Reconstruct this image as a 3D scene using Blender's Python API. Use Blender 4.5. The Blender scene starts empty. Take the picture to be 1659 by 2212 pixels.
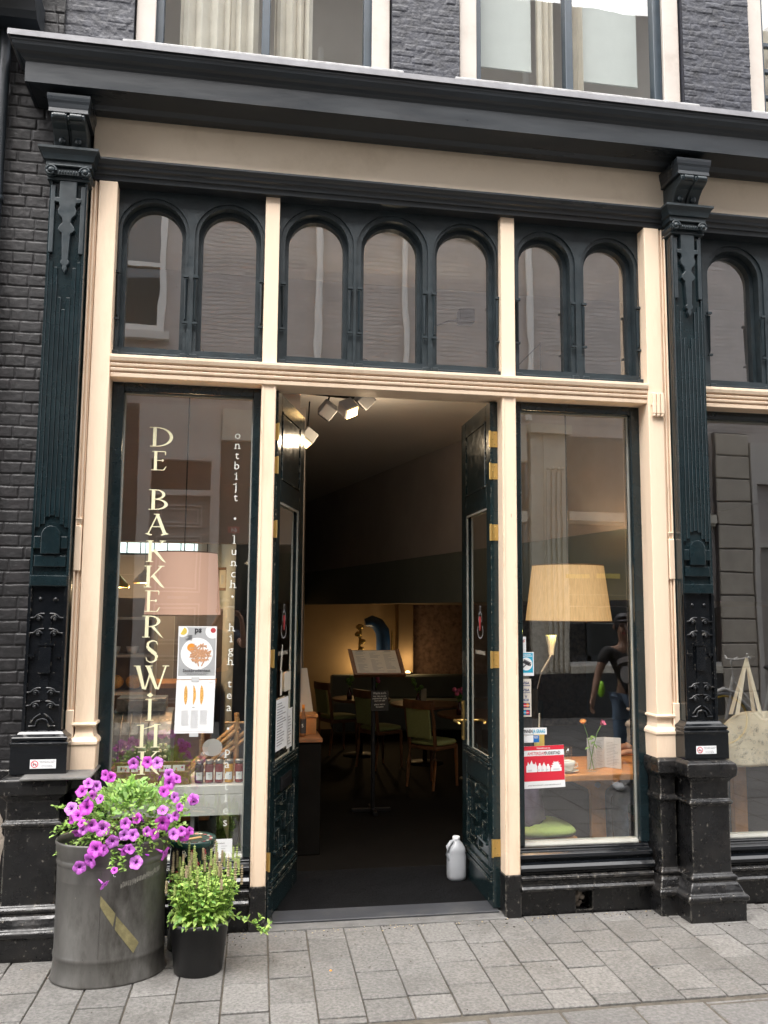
import bpy, bmesh, math, random
from math import sin, cos, pi, radians, sqrt, atan2
from mathutils import Vector, Matrix, Euler
random.seed(7)
SC = bpy.context.scene
COL = SC.collection

# ---------------------------------------------------------------- camera
cam = bpy.data.cameras.new('camera')
camo = bpy.data.objects.new('camera', cam); COL.objects.link(camo)
cam.sensor_fit = 'HORIZONTAL'; cam.sensor_width = 24.0
cam.lens = 24.0 * 1886 / 1659
cam.clip_start = 0.01; cam.clip_end = 300
yaw, pit, rol = radians(9.80), radians(6.486), radians(0.419)
f = Vector((sin(yaw)*cos(pit), cos(yaw)*cos(pit), sin(pit)))
r = Vector((cos(yaw), -sin(yaw), 0)); u = r.cross(f)
r2 = r*cos(rol) + u*sin(rol); u2 = u*cos(rol) - r*sin(rol)
M = Matrix((r2, u2, -f)).transposed().to_4x4()
M.translation = Vector((0, -4.39, 1.52))
camo.matrix_world = M
SC.camera = camo

# ---------------------------------------------------------------- daylight
SUN_EL, SUN_AZ = radians(64), radians(205)      # azimuth the light comes from, measured from +Y clockwise
w = bpy.data.worlds.new('World'); SC.world = w; w.use_nodes = True
nt = w.node_tree
sky = nt.nodes.new('ShaderNodeTexSky'); sky.sky_type = 'NISHITA'; sky.sun_disc = False
sky.sun_elevation = SUN_EL; sky.sun_rotation = SUN_AZ
sky.air_density = 1.0; sky.dust_density = 4.0; sky.ozone_density = 1.0
hs = nt.nodes.new('ShaderNodeHueSaturation'); hs.inputs['Saturation'].default_value = 0.30
bg = nt.nodes['Background']; bg.inputs[1].default_value = 0.15
nt.links.new(sky.outputs[0], hs.inputs['Color']); nt.links.new(hs.outputs[0], bg.inputs[0])
sl = bpy.data.lights.new('sun', 'SUN'); sl.energy = 1.4; sl.angle = radians(95); sl.color = (1, .96, .90)
so = bpy.data.objects.new('sun', sl); COL.objects.link(so)
so.rotation_euler = Vector((sin(SUN_AZ)*cos(SUN_EL), cos(SUN_AZ)*cos(SUN_EL), sin(SUN_EL))).to_track_quat('Z', 'Y').to_euler()
SC.view_settings.view_transform = 'Standard'; SC.view_settings.look = 'None'
SC.view_settings.exposure = 2.15; SC.view_settings.gamma = 1
SC.view_settings.use_curve_mapping = False
SC.cycles.use_denoising = True
SC.cycles.max_bounces = 10; SC.cycles.diffuse_bounces = 6; SC.cycles.glossy_bounces = 4
SC.cycles.transparent_max_bounces = 16; SC.cycles.caustics_reflective = False; SC.cycles.caustics_refractive = False

# ---------------------------------------------------------------- materials
def lin(h):
    h = h.lstrip('#'); c = [int(h[i:i+2], 16)/255 for i in (0, 2, 4)]
    return tuple(x/12.92 if x <= .04045 else ((x+.055)/1.055)**2.4 for x in c)
MATS = {}
def mat(name, col, rough=.6, metal=0, var=.15, vscale=8, bump=0, bscale=60, spec=.5, dirt=None, dirt_amt=0, dirt_scale=5,
        chips=None, chip_t=.74, chip_scale=40, emis=None, estr=0, attr=0, objrnd=0, edge=None, sheen=0, transl=0, stretch=None, rvar=0, coat=0):
    """procedural painted / stone / cloth surface: noise tint, dirt patches, chips, bump"""
    m = bpy.data.materials.new(name); m.use_nodes = True; MATS[name] = m
    n, l = m.node_tree.nodes, m.node_tree.links
    b = n['Principled BSDF']
    if isinstance(col, str): col = lin(col)
    tc = n.new('ShaderNodeTexCoord'); vec = tc.outputs['Object']
    if stretch:
        mp = n.new('ShaderNodeMapping'); mp.inputs['Scale'].default_value = stretch
        l.new(vec, mp.inputs['Vector']); vec = mp.outputs[0]
    def noise(s, d=6, ro=.6):
        x = n.new('ShaderNodeTexNoise'); x.inputs['Scale'].default_value = s; x.inputs['Detail'].default_value = d
        x.inputs['Roughness'].default_value = ro; l.new(vec, x.inputs['Vector']); return x.outputs['Fac']
    def ramp(fac, a, b_, c0=0, c1=1):
        x = n.new('ShaderNodeMapRange'); x.inputs[1].default_value = a; x.inputs[2].default_value = b_
        x.inputs[3].default_value = c0; x.inputs[4].default_value = c1; l.new(fac, x.inputs[0]); return x.outputs[0]
    def mix(fac, a, c):
        x = n.new('ShaderNodeMix'); x.data_type = 'RGBA'
        if isinstance(fac, (int, float)): x.inputs[0].default_value = fac
        else: l.new(fac, x.inputs[0])
        for s, v in ((x.inputs[6], a), (x.inputs[7], c)):
            if isinstance(v, tuple): s.default_value = (*v, 1)
            else: l.new(v, s)
        return x.outputs[2]
    nf = noise(vscale)
    out = mix(ramp(nf, .3, .7), tuple(c*(1-var) for c in col), tuple(min(1, c*(1+var)) for c in col))
    if attr:
        at = n.new('ShaderNodeAttribute'); at.attribute_name = 'rnd'
        hv = n.new('ShaderNodeHueSaturation'); l.new(out, hv.inputs['Color'])
        l.new(ramp(at.outputs['Fac'], 0, 1, 1-attr, 1+attr), hv.inputs['Value'])
        out = hv.outputs[0]
    if objrnd:
        oi = n.new('ShaderNodeObjectInfo'); hv = n.new('ShaderNodeHueSaturation'); l.new(out, hv.inputs['Color'])
        l.new(ramp(oi.outputs['Random'], 0, 1, .5-objrnd*.06, .5+objrnd*.04), hv.inputs['Hue']); l.new(ramp(oi.outputs['Random'], 0, 1, 1+objrnd*.35, 1-objrnd*.35), hv.inputs['Value']); l.new(ramp(oi.outputs['Random'], 0, 1, .8, 1.05), hv.inputs['Saturation'])
        out = hv.outputs[0]
    if dirt:
        out = mix(ramp(noise(dirt_scale, 8, .7), .5, .68, 0, dirt_amt), out, lin(dirt) if isinstance(dirt, str) else dirt)
    if chips:
        cf = ramp(noise(chip_scale, 5, .65), chip_t, chip_t+.02)
        out = mix(cf, out, lin(chips))
    if edge:                                    # paint worn off along the arrises
        bv = n.new('ShaderNodeBevel'); bv.inputs['Radius'].default_value = edge[1]; bv.samples = 4
        ge = n.new('ShaderNodeNewGeometry'); dp = n.new('ShaderNodeVectorMath'); dp.operation = 'DOT_PRODUCT'
        l.new(bv.outputs[0], dp.inputs[0]); l.new(ge.outputs['True Normal'], dp.inputs[1])
        em = ramp(dp.outputs['Value'], .985, .90, 0, 1); wn = ramp(noise(edge[2], 6, .7), edge[3], edge[3]+.08)
        mu = n.new('ShaderNodeMath'); mu.operation = 'MULTIPLY'; l.new(em, mu.inputs[0]); l.new(wn, mu.inputs[1])
        out = mix(mu.outputs[0], out, lin(edge[0]))
    l.new(out, b.inputs['Base Color'])
    b.inputs['Roughness'].default_value = rough; b.inputs['Metallic'].default_value = metal
    if rvar: l.new(ramp(noise(vscale*2.3), .3, .7, max(.02, rough-rvar), min(1, rough+rvar)), b.inputs['Roughness'])
    b.inputs['Specular IOR Level'].default_value = spec
    if coat: b.inputs['Coat Weight'].default_value = coat; b.inputs['Coat Roughness'].default_value = .08
    if bump:
        bp = n.new('ShaderNodeBump'); bp.inputs['Strength'].default_value = 1; bp.inputs['Distance'].default_value = bump
        l.new(noise(bscale, 5), bp.inputs['Height']); l.new(bp.outputs[0], b.inputs['Normal'])
    if emis:
        b.inputs['Emission Color'].default_value = (*(lin(emis) if isinstance(emis, str) else emis), 1)
        b.inputs['Emission Strength'].default_value = estr
    if transl:
        b.inputs['Subsurface Weight'].default_value = 0
        tr = n.new('ShaderNodeBsdfTranslucent'); l.new(out, tr.inputs['Color'])
        ms = n.new('ShaderNodeMixShader'); ms.inputs[0].default_value = transl
        l.new(b.outputs[0], ms.inputs[1]); l.new(tr.outputs[0], ms.inputs[2])
        l.new(ms.outputs[0], n['Material Output'].inputs[0])
    return m
def glass(name, tint=(.93, .96, .94), f0=.1, wave=0, wscale=3, rough=0):
    m = bpy.data.materials.new(name); m.use_nodes = True; MATS[name] = m
    n, l = m.node_tree.nodes, m.node_tree.links; n.remove(n['Principled BSDF'])
    t = n.new('ShaderNodeBsdfTransparent'); t.inputs[0].default_value = (*tint, 1)
    g = n.new('ShaderNodeBsdfGlossy'); g.inputs['Roughness'].default_value = rough; g.inputs[0].default_value = (1, 1, 1, 1)
    lw = n.new('ShaderNodeLayerWeight'); lw.inputs['Blend'].default_value = .5
    pw = n.new('ShaderNodeMath'); pw.operation = 'POWER'; pw.inputs[1].default_value = 4.5; l.new(lw.outputs['Facing'], pw.inputs[0])
    fr = n.new('ShaderNodeMapRange'); fr.inputs[3].default_value = f0; fr.inputs[4].default_value = .75; l.new(pw.outputs[0], fr.inputs[0])
    if wave:
        tc = n.new('ShaderNodeTexCoord'); nz = n.new('ShaderNodeTexNoise'); nz.inputs['Scale'].default_value = wscale
        nz.inputs['Detail'].default_value = 1.5
        bp = n.new('ShaderNodeBump'); bp.inputs['Distance'].default_value = wave; bp.inputs['Strength'].default_value = 1
        l.new(tc.outputs['Object'], nz.inputs[0]); l.new(nz.outputs['Fac'], bp.inputs['Height']); l.new(bp.outputs[0], g.inputs['Normal'])
    ms = n.new('ShaderNodeMixShader'); l.new(fr.outputs[0], ms.inputs[0]); l.new(t.outputs[0], ms.inputs[1]); l.new(g.outputs[0], ms.inputs[2])
    l.new(ms.outputs[0], n['Material Output'].inputs[0]); return m
glass('glass', f0=.20, wave=.0005, wscale=2.2)
glass('glass_wavy', tint=(.88, .92, .94), f0=.34, wave=.0008, wscale=3.0)
glass('glass_upper', tint=(.90, .93, .93), f0=.14, wave=.0006)
glass('glass_clear', tint=(.95, .97, .96), f0=.06)
mat('green', (.0075, .0155, .0185), .17, var=.25, bump=.0006, bscale=35, rvar=.1, chips='#8d9490', chip_t=.775, chip_scale=70)
mat('green_matte', (.017, .026, .031), .42, var=.3, bump=.0008, bscale=50, dirt='#2c3336', dirt_amt=.45, dirt_scale=9, rvar=.12)
mat('green_door', (.007, .0165, .0185), .16, var=.25, bump=.0005, bscale=40, rvar=.06, chips='#b9b29f', chip_t=.72, chip_scale=55, edge=('#b5ab96', .005, 38, .52))
mat('cornice_paint', (.018, .023, .028), .35, var=.35, vscale=3, bump=.0008, bscale=30, rvar=.12, dirt='#221e20', dirt_amt=.6, dirt_scale=2.5, stretch=(.25, 1, 1))
mat('cream', (.83, .655, .49), .40, var=.06, vscale=5, bump=.0013, bscale=60, dirt='#b79e80', dirt_amt=.4, dirt_scale=5, chips='#b08a63', chip_t=.735, chip_scale=30, stretch=(1, 1, .22), edge=('#a58a6a', .004, 26, .56))
mat('cream_board', (.93, .79, .62), .5, var=.04, vscale=2, bump=.0008, bscale=12, dirt='#b7a283', dirt_amt=.3, dirt_scale=2)
mat('white_paint', (.74, .71, .66), .4, var=.04, bump=.0005, bscale=30)
mat('upper_frame', (.47, .42, .375), .5, var=.08, vscale=5, bump=.001, bscale=20, dirt='#8a7f72', dirt_amt=.3, dirt_scale=6)
mat('putty', (.30, .30, .27), .5, var=.15, bump=.001, bscale=60)
mat('lead', (.24, .24, .255), .5, metal=0, var=.15, vscale=12, bump=.001, bscale=40)
mat('black_stone', (.0062, .0062, .0066), .30, var=.5, vscale=6, bump=.004, bscale=26, rvar=.16, dirt='#24211f', dirt_amt=.8, dirt_scale=7, chips='#5f5b55', chip_t=.635, chip_scale=45, edge=('#7b766d', .008, 30, .46))
mat('black_gloss', (.005, .006, .0075), .15, var=.3, bump=.0008, bscale=25, rvar=.07, chips='#7d7a72', chip_t=.74, chip_scale=50, edge=('#77726a', .004, 40, .56))
mat('grey_stone', (.36, .36, .36), .7, var=.25, vscale=20, bump=.002, bscale=60, dirt='#3d3d3f', dirt_amt=.4, dirt_scale=6)
mat('brick_black', (.0095, .0088, .0098), .6, var=.4, vscale=14, bump=.002, bscale=60, rvar=.15, dirt='#332e30', dirt_amt=.4, dirt_scale=9)
mat('brick_upper', (.028, .030, .040), .6, var=.4, vscale=18, bump=.003, bscale=70, rvar=.12, dirt='#17171b', dirt_amt=.6, dirt_scale=12)
mat('mortar_black', (.010, .010, .011), .7, var=.3, bump=.004, bscale=60)
mat('plaster_bare', (.33, .28, .23), .9, var=.25, vscale=25, bump=.003, bscale=70)
mat('paver', (.145, .139, .130), .72, var=.42, vscale=75, bump=.0022, bscale=170, attr=.16, dirt='#45423e', dirt_amt=.5, dirt_scale=4.5, chips='#837f78', chip_t=.66, chip_scale=130)
mat('paver_road', (.135, .13, .124), .75, var=.35, vscale=60, bump=.003, bscale=120, attr=.12, dirt='#4a4744', dirt_amt=.4, dirt_scale=3)
mat('joint_sand', (.085, .074, .058), .95, var=.3, vscale=30, bump=.003, bscale=120)
mat('bluestone', (.035, .037, .042), .55, var=.15, vscale=5, bump=.001, bscale=60, dirt='#55534f', dirt_amt=.4, dirt_scale=4)
mat('worn_stone', (.12, .117, .112), .75, var=.3, vscale=16, bump=.005, bscale=40, dirt='#4c4a47', dirt_amt=.8, dirt_scale=8, chips='#aca79c', chip_t=.68, chip_scale=60)
mat('zinc', (.145, .139, .129), .38, metal=.5, var=.45, vscale=4, bump=.0016, bscale=14, rvar=.14, dirt='#2e2b24', dirt_amt=.85, dirt_scale=3.5, chips='#8d8a7c', chip_t=.70, chip_scale=60, stretch=(1, 1, .35))
mat('tape', (.22, .19, .09), .6, var=.3, vscale=40, bump=.001, bscale=90)
mat('old_label', (.30, .29, .25), .8, var=.5, vscale=90, bump=.0005)
mat('black_plastic', (.012, .012, .013), .38, var=.15, bump=.0004, bscale=80, dirt='#2a2a2a', dirt_amt=.35, dirt_scale=9)
mat('jug_plastic', (.58, .60, .63), .35, var=.05, spec=.5, transl=.35)
mat('brass', (.62, .43, .15), .3, metal=.9, var=.1, vscale=8)
mat('old_brass', (.45, .33, .12), .4, metal=.9, var=.3, vscale=40, rvar=.15)
mat('soil', (.03, .02, .014), .95, var=.5, vscale=60, bump=.01, bscale=80)
mat('leaf', (.42, .62, .17), .45, var=.4, vscale=22, transl=.45)
mat('leaf_broad', (.30, .48, .16), .5, var=.25, vscale=20, transl=.3)
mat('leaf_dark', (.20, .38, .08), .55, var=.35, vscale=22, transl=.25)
mat('herb_leaf', (.48, .66, .17), .5, var=.35, vscale=25, transl=.45)
mat('stem', (.13, .20, .04), .6, var=.3, vscale=20)
mat('spike', (.45, .36, .22), .7, var=.4, vscale=60, transl=.2)
mat('spike_green', (.42, .50, .16), .7, var=.3, vscale=60, transl=.2)
mat('petal', (.58, .085, .60), .5, var=.35, objrnd=.45, vscale=55, transl=.25)
mat('petal_vein', (.22, .01, .30), .5, var=.3, vscale=60)
mat('throat', (.14, .01, .17), .6, var=.3)
mat('letter_cream', (.80, .77, .52), .5, var=.02)
mat('letter_white', (.66, .68, .64), .5, var=.02)
mat('paper', (.78, .79, .80), .55, var=.015, vscale=3)
mat('paper_warm', (.62, .58, .50), .6, var=.04, vscale=3)
mat('ink', (.03, .03, .035), .6, var=0)
mat('ink_grey', (.30, .30, .31), .6, var=.05)
mat('ink_light', (.52, .53, .54), .6, var=.05)
mat('red', (.62, .022, .045), .5, var=.02)
mat('dull_red', (.42, .05, .06), .5, var=.05)
mat('cyan', (.01, .36, .55), .5, var=.02)
mat('blue', (.01, .14, .45), .5, var=.02)
mat('navy', (.02, .05, .16), .5, var=.05)
mat('orange', (.75, .28, .03), .5, var=.1)
mat('yellow', (.60, .46, .08), .5, var=.1)
mat('plate_bg', (.36, .37, .38), .6, var=.12, vscale=14)
mat('plate_white', (.80, .80, .80), .3, var=.01)
mat('fries', (.50, .27, .15), .6, var=.35, vscale=200)
mat('bread', (.66, .36, .09), .6, var=.4, vscale=120)
mat('ceiling_paint', (.48, .46, .45), .8, var=.04, vscale=1)
mat('dark_wall', (.32, .285, .27), .8, var=.12, vscale=2)
mat('dark_green_wall', (.125, .14, .125), .8, var=.12, vscale=2)
mat('tan_wall', (.30, .22, .13), .85, var=.1, vscale=2)
mat('white_wall', (.52, .53, .50), .8, var=.05, vscale=3, bump=.002, bscale=20)
mat('rough_brick', (.26, .17, .13), .9, var=.5, vscale=14, bump=.01, bscale=22, dirt='#8a7a68', dirt_amt=.6, dirt_scale=7)
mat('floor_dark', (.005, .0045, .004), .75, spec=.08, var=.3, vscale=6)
mat('mat_rubber', (.008, .008, .0085), .85, spec=.1, var=.2, bump=.004, bscale=160)
mat('wood', (.50, .22, .07), .42, var=.3, vscale=10, stretch=(1, 8, 1))
mat('wood_light', (.42, .24, .10), .5, var=.25, vscale=8, stretch=(1, 1, 8))
mat('wood_dark', (.19, .085, .035), .45, var=.3, vscale=10)
mat('wood_bin', (.22, .12, .05), .6, var=.3, vscale=12, stretch=(6, 1, 1))
mat('fabric_lime', (.50, .62, .18), .8, var=.08, vscale=60, bump=.0008, bscale=300)
mat('fabric_olive', (.34, .38, .15), .85, var=.1, vscale=60)
mat('fabric_teal', (.03, .22, .20), .8, var=.1, vscale=60)
mat('fabric_lilac', (.12, .085, .14), .9, var=.25, vscale=14, bump=.004, bscale=20)
mat('denim', (.11, .16, .23), .85, var=.35, vscale=16, bump=.001, bscale=300)
mat('denim_dark', (.035, .045, .062), .85, var=.4, vscale=12, bump=.001, bscale=300)
mat('tshirt_black', (.012, .012, .013), .85, var=.2)
mat('shirt_navy', (.018, .025, .045), .8, var=.2)
mat('skin', (.48, .26, .17), .5, var=.1, vscale=20)
mat('skin_dark', (.26, .15, .10), .5, var=.1, vscale=20)
mat('hair', (.02, .014, .01), .5, var=.3, vscale=60)
mat('hiviz', (.35, .75, .04), .6, var=.1)
mat('lamp_pink', (.60, .37, .27), .7, var=.03, vscale=2, emis=(.70, .40, .30), estr=.15)
mat('lamp_warm', (.50, .34, .19), .7, var=.25, vscale=18, stretch=(6, 6, .01), emis=(.90, .50, .18), estr=.125)
mat('lamp_trim', (.16, .08, .03), .6)
mat('bulb', (1, .8, .5), .5, emis=(1, .60, .22), estr=1.4)
mat('bulb_soft', (1, .8, .5), .5, emis=(1, .72, .35), estr=5)
mat('skylight', (.8, .85, .85), .5, emis=(.75, .95, .95), estr=.5)
mat('metal_grey', (.45, .45, .46), .35, metal=.8, var=.1)
mat('metal_dark', (.02, .02, .022), .4, metal=.6, var=.1)
mat('register', (.16, .15, .135), .35, metal=.7, var=.4, vscale=30, bump=.003, bscale=50)
mat('register_key', (.55, .52, .38), .4, var=.1)
mat('shelf_white', (.60, .58, .55), .5, var=.06)
mat('jam_red', (.22, .012, .012), .15, var=.2)
mat('jam_orange', (.60, .30, .03), .15, var=.2)
mat('jam_dark', (.05, .01, .015), .15, var=.2)
mat('tin_green', (.006, .03, .025), .25, var=.3, bump=.0005, chips='#9fb0a0', chip_t=.68, chip_scale=35)
mat('porcelain', (.78, .75, .70), .2, var=.02)
mat('coffee', (.35, .19, .09), .4)
mat('rose_pink', (.72, .16, .32), .6, var=.2, vscale=90, transl=.2)
mat('rose_orange', (.80, .34, .09), .6, var=.35, vscale=90, transl=.2)
mat('canvas', (.80, .70, .54), .85, var=.06, vscale=20, bump=.001, bscale=350, transl=.25)
mat('chalkboard', (.018, .018, .018), .8, var=.2)
mat('blue_paint', (.012, .05, .16), .35, var=.2)
mat('curtain', (.80, .74, .64), .85, var=.12, vscale=6, transl=.35)
mat('blind', (.66, .68, .65), .8, var=.03, transl=.3)
mat('opp_brick', (.52, .465, .43), .85, var=.12, vscale=3, bump=.001, bscale=20, attr=.06)
mat('opp_cream', (.72, .66, .54), .6, var=.08, vscale=3, dirt='#7d7060', dirt_amt=.3, dirt_scale=2)
mat('opp_plaster', (.60, .56, .51), .7, var=.06, vscale=2)
mat('opp_door', (.36, .32, .285), .45, var=.06)
mat('opp_dark', (.03, .034, .036), .35, var=.2)
mat('opp_shutter', (.09, .075, .07), .5, var=.2)
mat('opp_stone', (.52, .46, .38), .8, var=.15, vscale=6, bump=.003, bscale=30)
mat('opp_glass', (.03, .035, .035), .03, spec=1.0, var=.1)
mat('sash_blue', (.035, .05, .065), .35, var=.2)
mat('bike_yellow', (.75, .48, .02), .4, var=.1)

# ---------------------------------------------------------------- mesh builder
class MB:
    def __init__(s): s.v = []; s.f = []; s.m = []; s.sm = []; s.r = []
    def add(s, vs, fs, mi=0, smooth=False, rnd=.5):
        o = len(s.v); s.v += [tuple(p) for p in vs]
        for q in fs: s.f.append([i+o for i in q]); s.m.append(mi); s.sm.append(smooth); s.r.append(rnd)
        return s
    def box(s, x0, x1, y0, y1, z0, z1, mi=0, rnd=.5, M=None):
        vs = [(x, y, z) for x in (x0, x1) for y in (y0, y1) for z in (z0, z1)]
        if M is not None: vs = [M @ Vector(p) for p in vs]
        return s.add(vs, [(0, 1, 3, 2), (4, 6, 7, 5), (0, 4, 5, 1), (2, 3, 7, 6), (0, 2, 6, 4), (1, 5, 7, 3)], mi, rnd=rnd)
    def prof(s, pts, x0, x1, mi=0):
        """closed (y,z) profile swept along X"""
        n = len(pts)
        vs = [(x0, y, z) for y, z in pts] + [(x1, y, z) for y, z in pts]
        fs = [(i, (i+1) % n, n+(i+1) % n, n+i) for i in range(n)] + [tuple(range(n))[::-1], tuple(range(n, 2*n))]
        return s.add(vs, fs, mi)
    def wrap(s, pts, x0, x1, yf, yb, mi=0, kx=1.0, right=True, left=True):
        """moulding: (out,z) profile wrapped round front and sides of a block, mitred; pts run bottom to top or top to bottom"""
        rows = []
        for o, z in pts:
            xa = x0-(o*kx if left else 0); xb = x1+(o*kx if right else 0)
            rows.append([(xa, yb, z), (xa, yf-o, z), (xb, yf-o, z), (xb, yb, z)])
        vs = [p for r_ in rows for p in r_]; fs = []
        for i in range(len(rows)-1):
            for j in range(3): fs.append((4*i+j, 4*i+j+1, 4*i+j+5, 4*i+j+4))
        fs.append((0, 3, 2, 1)); k = 4*(len(rows)-1); fs.append((k, k+1, k+2, k+3))
        fs.append(tuple(4*i for i in range(len(rows)))); fs.append(tuple(4*i+3 for i in range(len(rows)))[::-1])
        return s.add(vs, fs, mi)
    def lathe(s, pts, c=(0, 0, 0), seg=24, mi=0, a=1, b=1, rot=0, smooth=True, caps=True):
        """(radius,z) profile; a,b scale the ellipse axes"""
        vs = []; n = len(pts)
        for j in range(seg):
            t = 2*pi*j/seg
            for rr, z in pts:
                x, y = rr*a*cos(t), rr*b*sin(t)
                vs.append((c[0]+x*cos(rot)-y*sin(rot), c[1]+x*sin(rot)+y*cos(rot), c[2]+z))
        fs = [(j*n+i, ((j+1) % seg)*n+i, ((j+1) % seg)*n+i+1, j*n+i+1) for j in range(seg) for i in range(n-1)]
        s.add(vs, fs, mi, smooth)
        if caps:
            o = len(s.v)-len(vs)
            for i, fl in ((0, True), (n-1, False)):
                if pts[i][0] > 1e-5:
                    q = [o+j*n+i for j in range(seg)]
                    s.f.append(q[::-1] if fl else q); s.m.append(mi); s.sm.append(False); s.r.append(.5)
        return s
    def tube(s, path, rad, seg=8, mi=0, smooth=True):
        path = [Vector(p) for p in path]; n = len(path)
        if isinstance(rad, (int, float)): rad = [rad]*n
        vs = []; up = Vector((0, 0, 1))
        for i, p in enumerate(path):
            d = (path[min(i+1, n-1)]-path[max(i-1, 0)]).normalized()
            a = d.cross(up)
            if a.length < .05: a = d.cross(Vector((1, 0, 0)))
            a.normalize(); b = d.cross(a)
            for j in range(seg):
                t = 2*pi*j/seg; vs.append(p+(a*cos(t)+b*sin(t))*rad[i])
        fs = [(i*seg+j, i*seg+(j+1) % seg, (i+1)*seg+(j+1) % seg, (i+1)*seg+j) for i in range(n-1) for j in range(seg)]
        s.add(vs, fs, mi, smooth)
        s.add(vs[:seg], [tuple(range(seg))[::-1]], mi); s.add(vs[-seg:], [tuple(range(seg))], mi)
        return s
    def poly(s, pts, y, d=0, mi=0):
        """(x,z) outline facing -Y at depth y, thickness d"""
        n = len(pts); ar = sum(pts[i][0]*pts[(i+1) % n][1]-pts[(i+1) % n][0]*pts[i][1] for i in range(n))
        if ar < 0: pts = pts[::-1]
        vs = [(x, y, z) for x, z in pts]; fs = [tuple(range(n))]
        if d:
            vs += [(x, y+d, z) for x, z in pts]
            fs += [(i, n+i, n+(i+1) % n, (i+1) % n) for i in range(n)] + [tuple(range(2*n-1, n-1, -1))]
        return s.add(vs, fs, mi)
    def sphere(s, c, r_, seg=12, ring=8, mi=0, sc=(1, 1, 1)):
        vs = [(c[0]+r_*sc[0]*sin(pi*i/ring)*cos(2*pi*j/seg), c[1]+r_*sc[1]*sin(pi*i/ring)*sin(2*pi*j/seg), c[2]+r_*sc[2]*cos(pi*i/ring))
              for i in range(ring+1) for j in range(seg)]
        fs = [(i*seg+j, i*seg+(j+1) % seg, (i+1)*seg+(j+1) % seg, (i+1)*seg+j) for i in range(ring) for j in range(seg)]
        return s.add(vs, fs, mi, True)
    def xf(s, M, start=0):
        for i in range(start, len(s.v)): s.v[i] = tuple(M @ Vector(s.v[i]))
        return s
    def build(s, name, mats, parent=None, bevel=0, local=False, seg=1):
        me = bpy.data.meshes.new(name)
        off = Vector((0, 0, 0))
        p = parent
        while p is not None and not local: off += p.location; p = p.parent
        org = Vector((0, 0, 0))
        if parent is None and s.v:
            xs = [p[0] for p in s.v]; ys = [p[1] for p in s.v]; zs = [p[2] for p in s.v]
            org = Vector(((min(xs)+max(xs))/2, (min(ys)+max(ys))/2, min(zs))); off = org
        me.from_pydata([tuple(Vector(p)-off) for p in s.v], [], s.f)
        if isinstance(mats, str): mats = [mats]
        for m in mats: me.materials.append(MATS[m])
        me.polygons.foreach_set('material_index', s.m); me.polygons.foreach_set('use_smooth', s.sm)
        at = me.attributes.new('rnd', 'FLOAT', 'FACE'); at.data.foreach_set('value', s.r)
        me.validate(); me.update()
        o = bpy.data.objects.new(name, me); COL.objects.link(o)
        if parent is not None: o.parent = parent
        else: o.location = org
        if bevel:
            b = o.modifiers.new('bevel', 'BEVEL'); b.width = bevel; b.segments = seg; b.limit_method = 'ANGLE'; b.angle_limit = radians(35)
        return o
def tag(o, label, cat, group=None, kind=None):
    if label: o['label'] = label
    if cat: o['category'] = cat
    if group: o['group'] = group
    if kind: o['kind'] = kind
    return o
def thing(name, label, cat, loc=(0, 0, 0), group=None, rz=0):
    o = bpy.data.objects.new(name, None); COL.objects.link(o); o.empty_display_size = .1
    o.location = loc; o.rotation_euler = (0, 0, rz); return tag(o, label, cat, group)
def copy_tree(o, parent=None):
    c = o.copy(); COL.objects.link(c); c.parent = parent
    for ch in list(o.children): copy_tree(ch, c)
    return c
def text(mb, s, size, x, y, z, mi=0, align='LEFT', sx=1, tilt=0, bold=0, mirror=False):
    cu = bpy.data.curves.new('t', 'FONT'); cu.body = s; cu.size = size; cu.align_x = align; cu.offset = bold; cu.resolution_u = 2
    ob = bpy.data.objects.new('t', cu); COL.objects.link(ob)
    dg = bpy.context.evaluated_depsgraph_get(); me = bpy.data.meshes.new_from_object(ob.evaluated_get(dg))
    ca, sa = cos(tilt), sin(tilt); q = -1 if mirror else 1
    vs = [(x+q*(v.co.x*sx*ca-v.co.y*sa), y, z+v.co.x*sx*sa+v.co.y*ca) for v in me.vertices]
    mb.add(vs, [tuple(p.vertices) for p in me.polygons], mi)
    bpy.data.objects.remove(ob); bpy.data.curves.remove(cu); bpy.data.meshes.remove(me)
    return mb
def ell(cx, cz, rx, rz, n=20, a0=0, a1=2*pi):
    return [(cx+rx*cos(a0+(a1-a0)*i/n), cz+rz*sin(a0+(a1-a0)*i/n)) for i in range(n if abs(a1-a0-2*pi) < 1e-6 else n+1)]
# ================================================================ SETTING: ground
def stones(name, m, x0, x1, y0, y1, w_, l_, ztop, skew=0, rnd_z=.002, gap=.006, keep=None, kind='structure'):
    mb = MB(); cx = x0; k = 0
    while cx < x1:
        ww = w_*(1+random.uniform(-.03, .03)); cy = y0 - random.uniform(.2, .8)*l_ if k % 2 else y0 - random.uniform(0, .3)*l_
        while cy < y1:
            ll = l_*random.uniform(.88, 1.14); a, b = max(cy, y0), min(cy+ll, y1)
            if b-a > .03 and (keep is None or keep(cx+ww/2, (a+b)/2)):
                dz = random.uniform(-rnd_z, rnd_z); g = gap/2; gy = gap*.8; tz = [random.uniform(-.0012, .0012) for _ in range(4)]
                q = [(cx+g, a+gy), (cx+ww-g, a+gy), (cx+ww-g, b-gy), (cx+g, b-gy)]
                q = [(x+y*skew+random.uniform(-.0015, .0015), y+random.uniform(-.002, .002)) for x, y in q]
                vs = [(x, y, ztop-.05) for x, y in q]+[(x, y, ztop+dz+t) for (x, y), t in zip(q, tz)]
                mb.add(vs, [(4, 5, 6, 7), (0, 1, 5, 4), (1, 2, 6, 5), (2, 3, 7, 6), (3, 0, 4, 7)], rnd=random.random())
            cy += ll
        cx += ww; k += 1
    return mb
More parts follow.
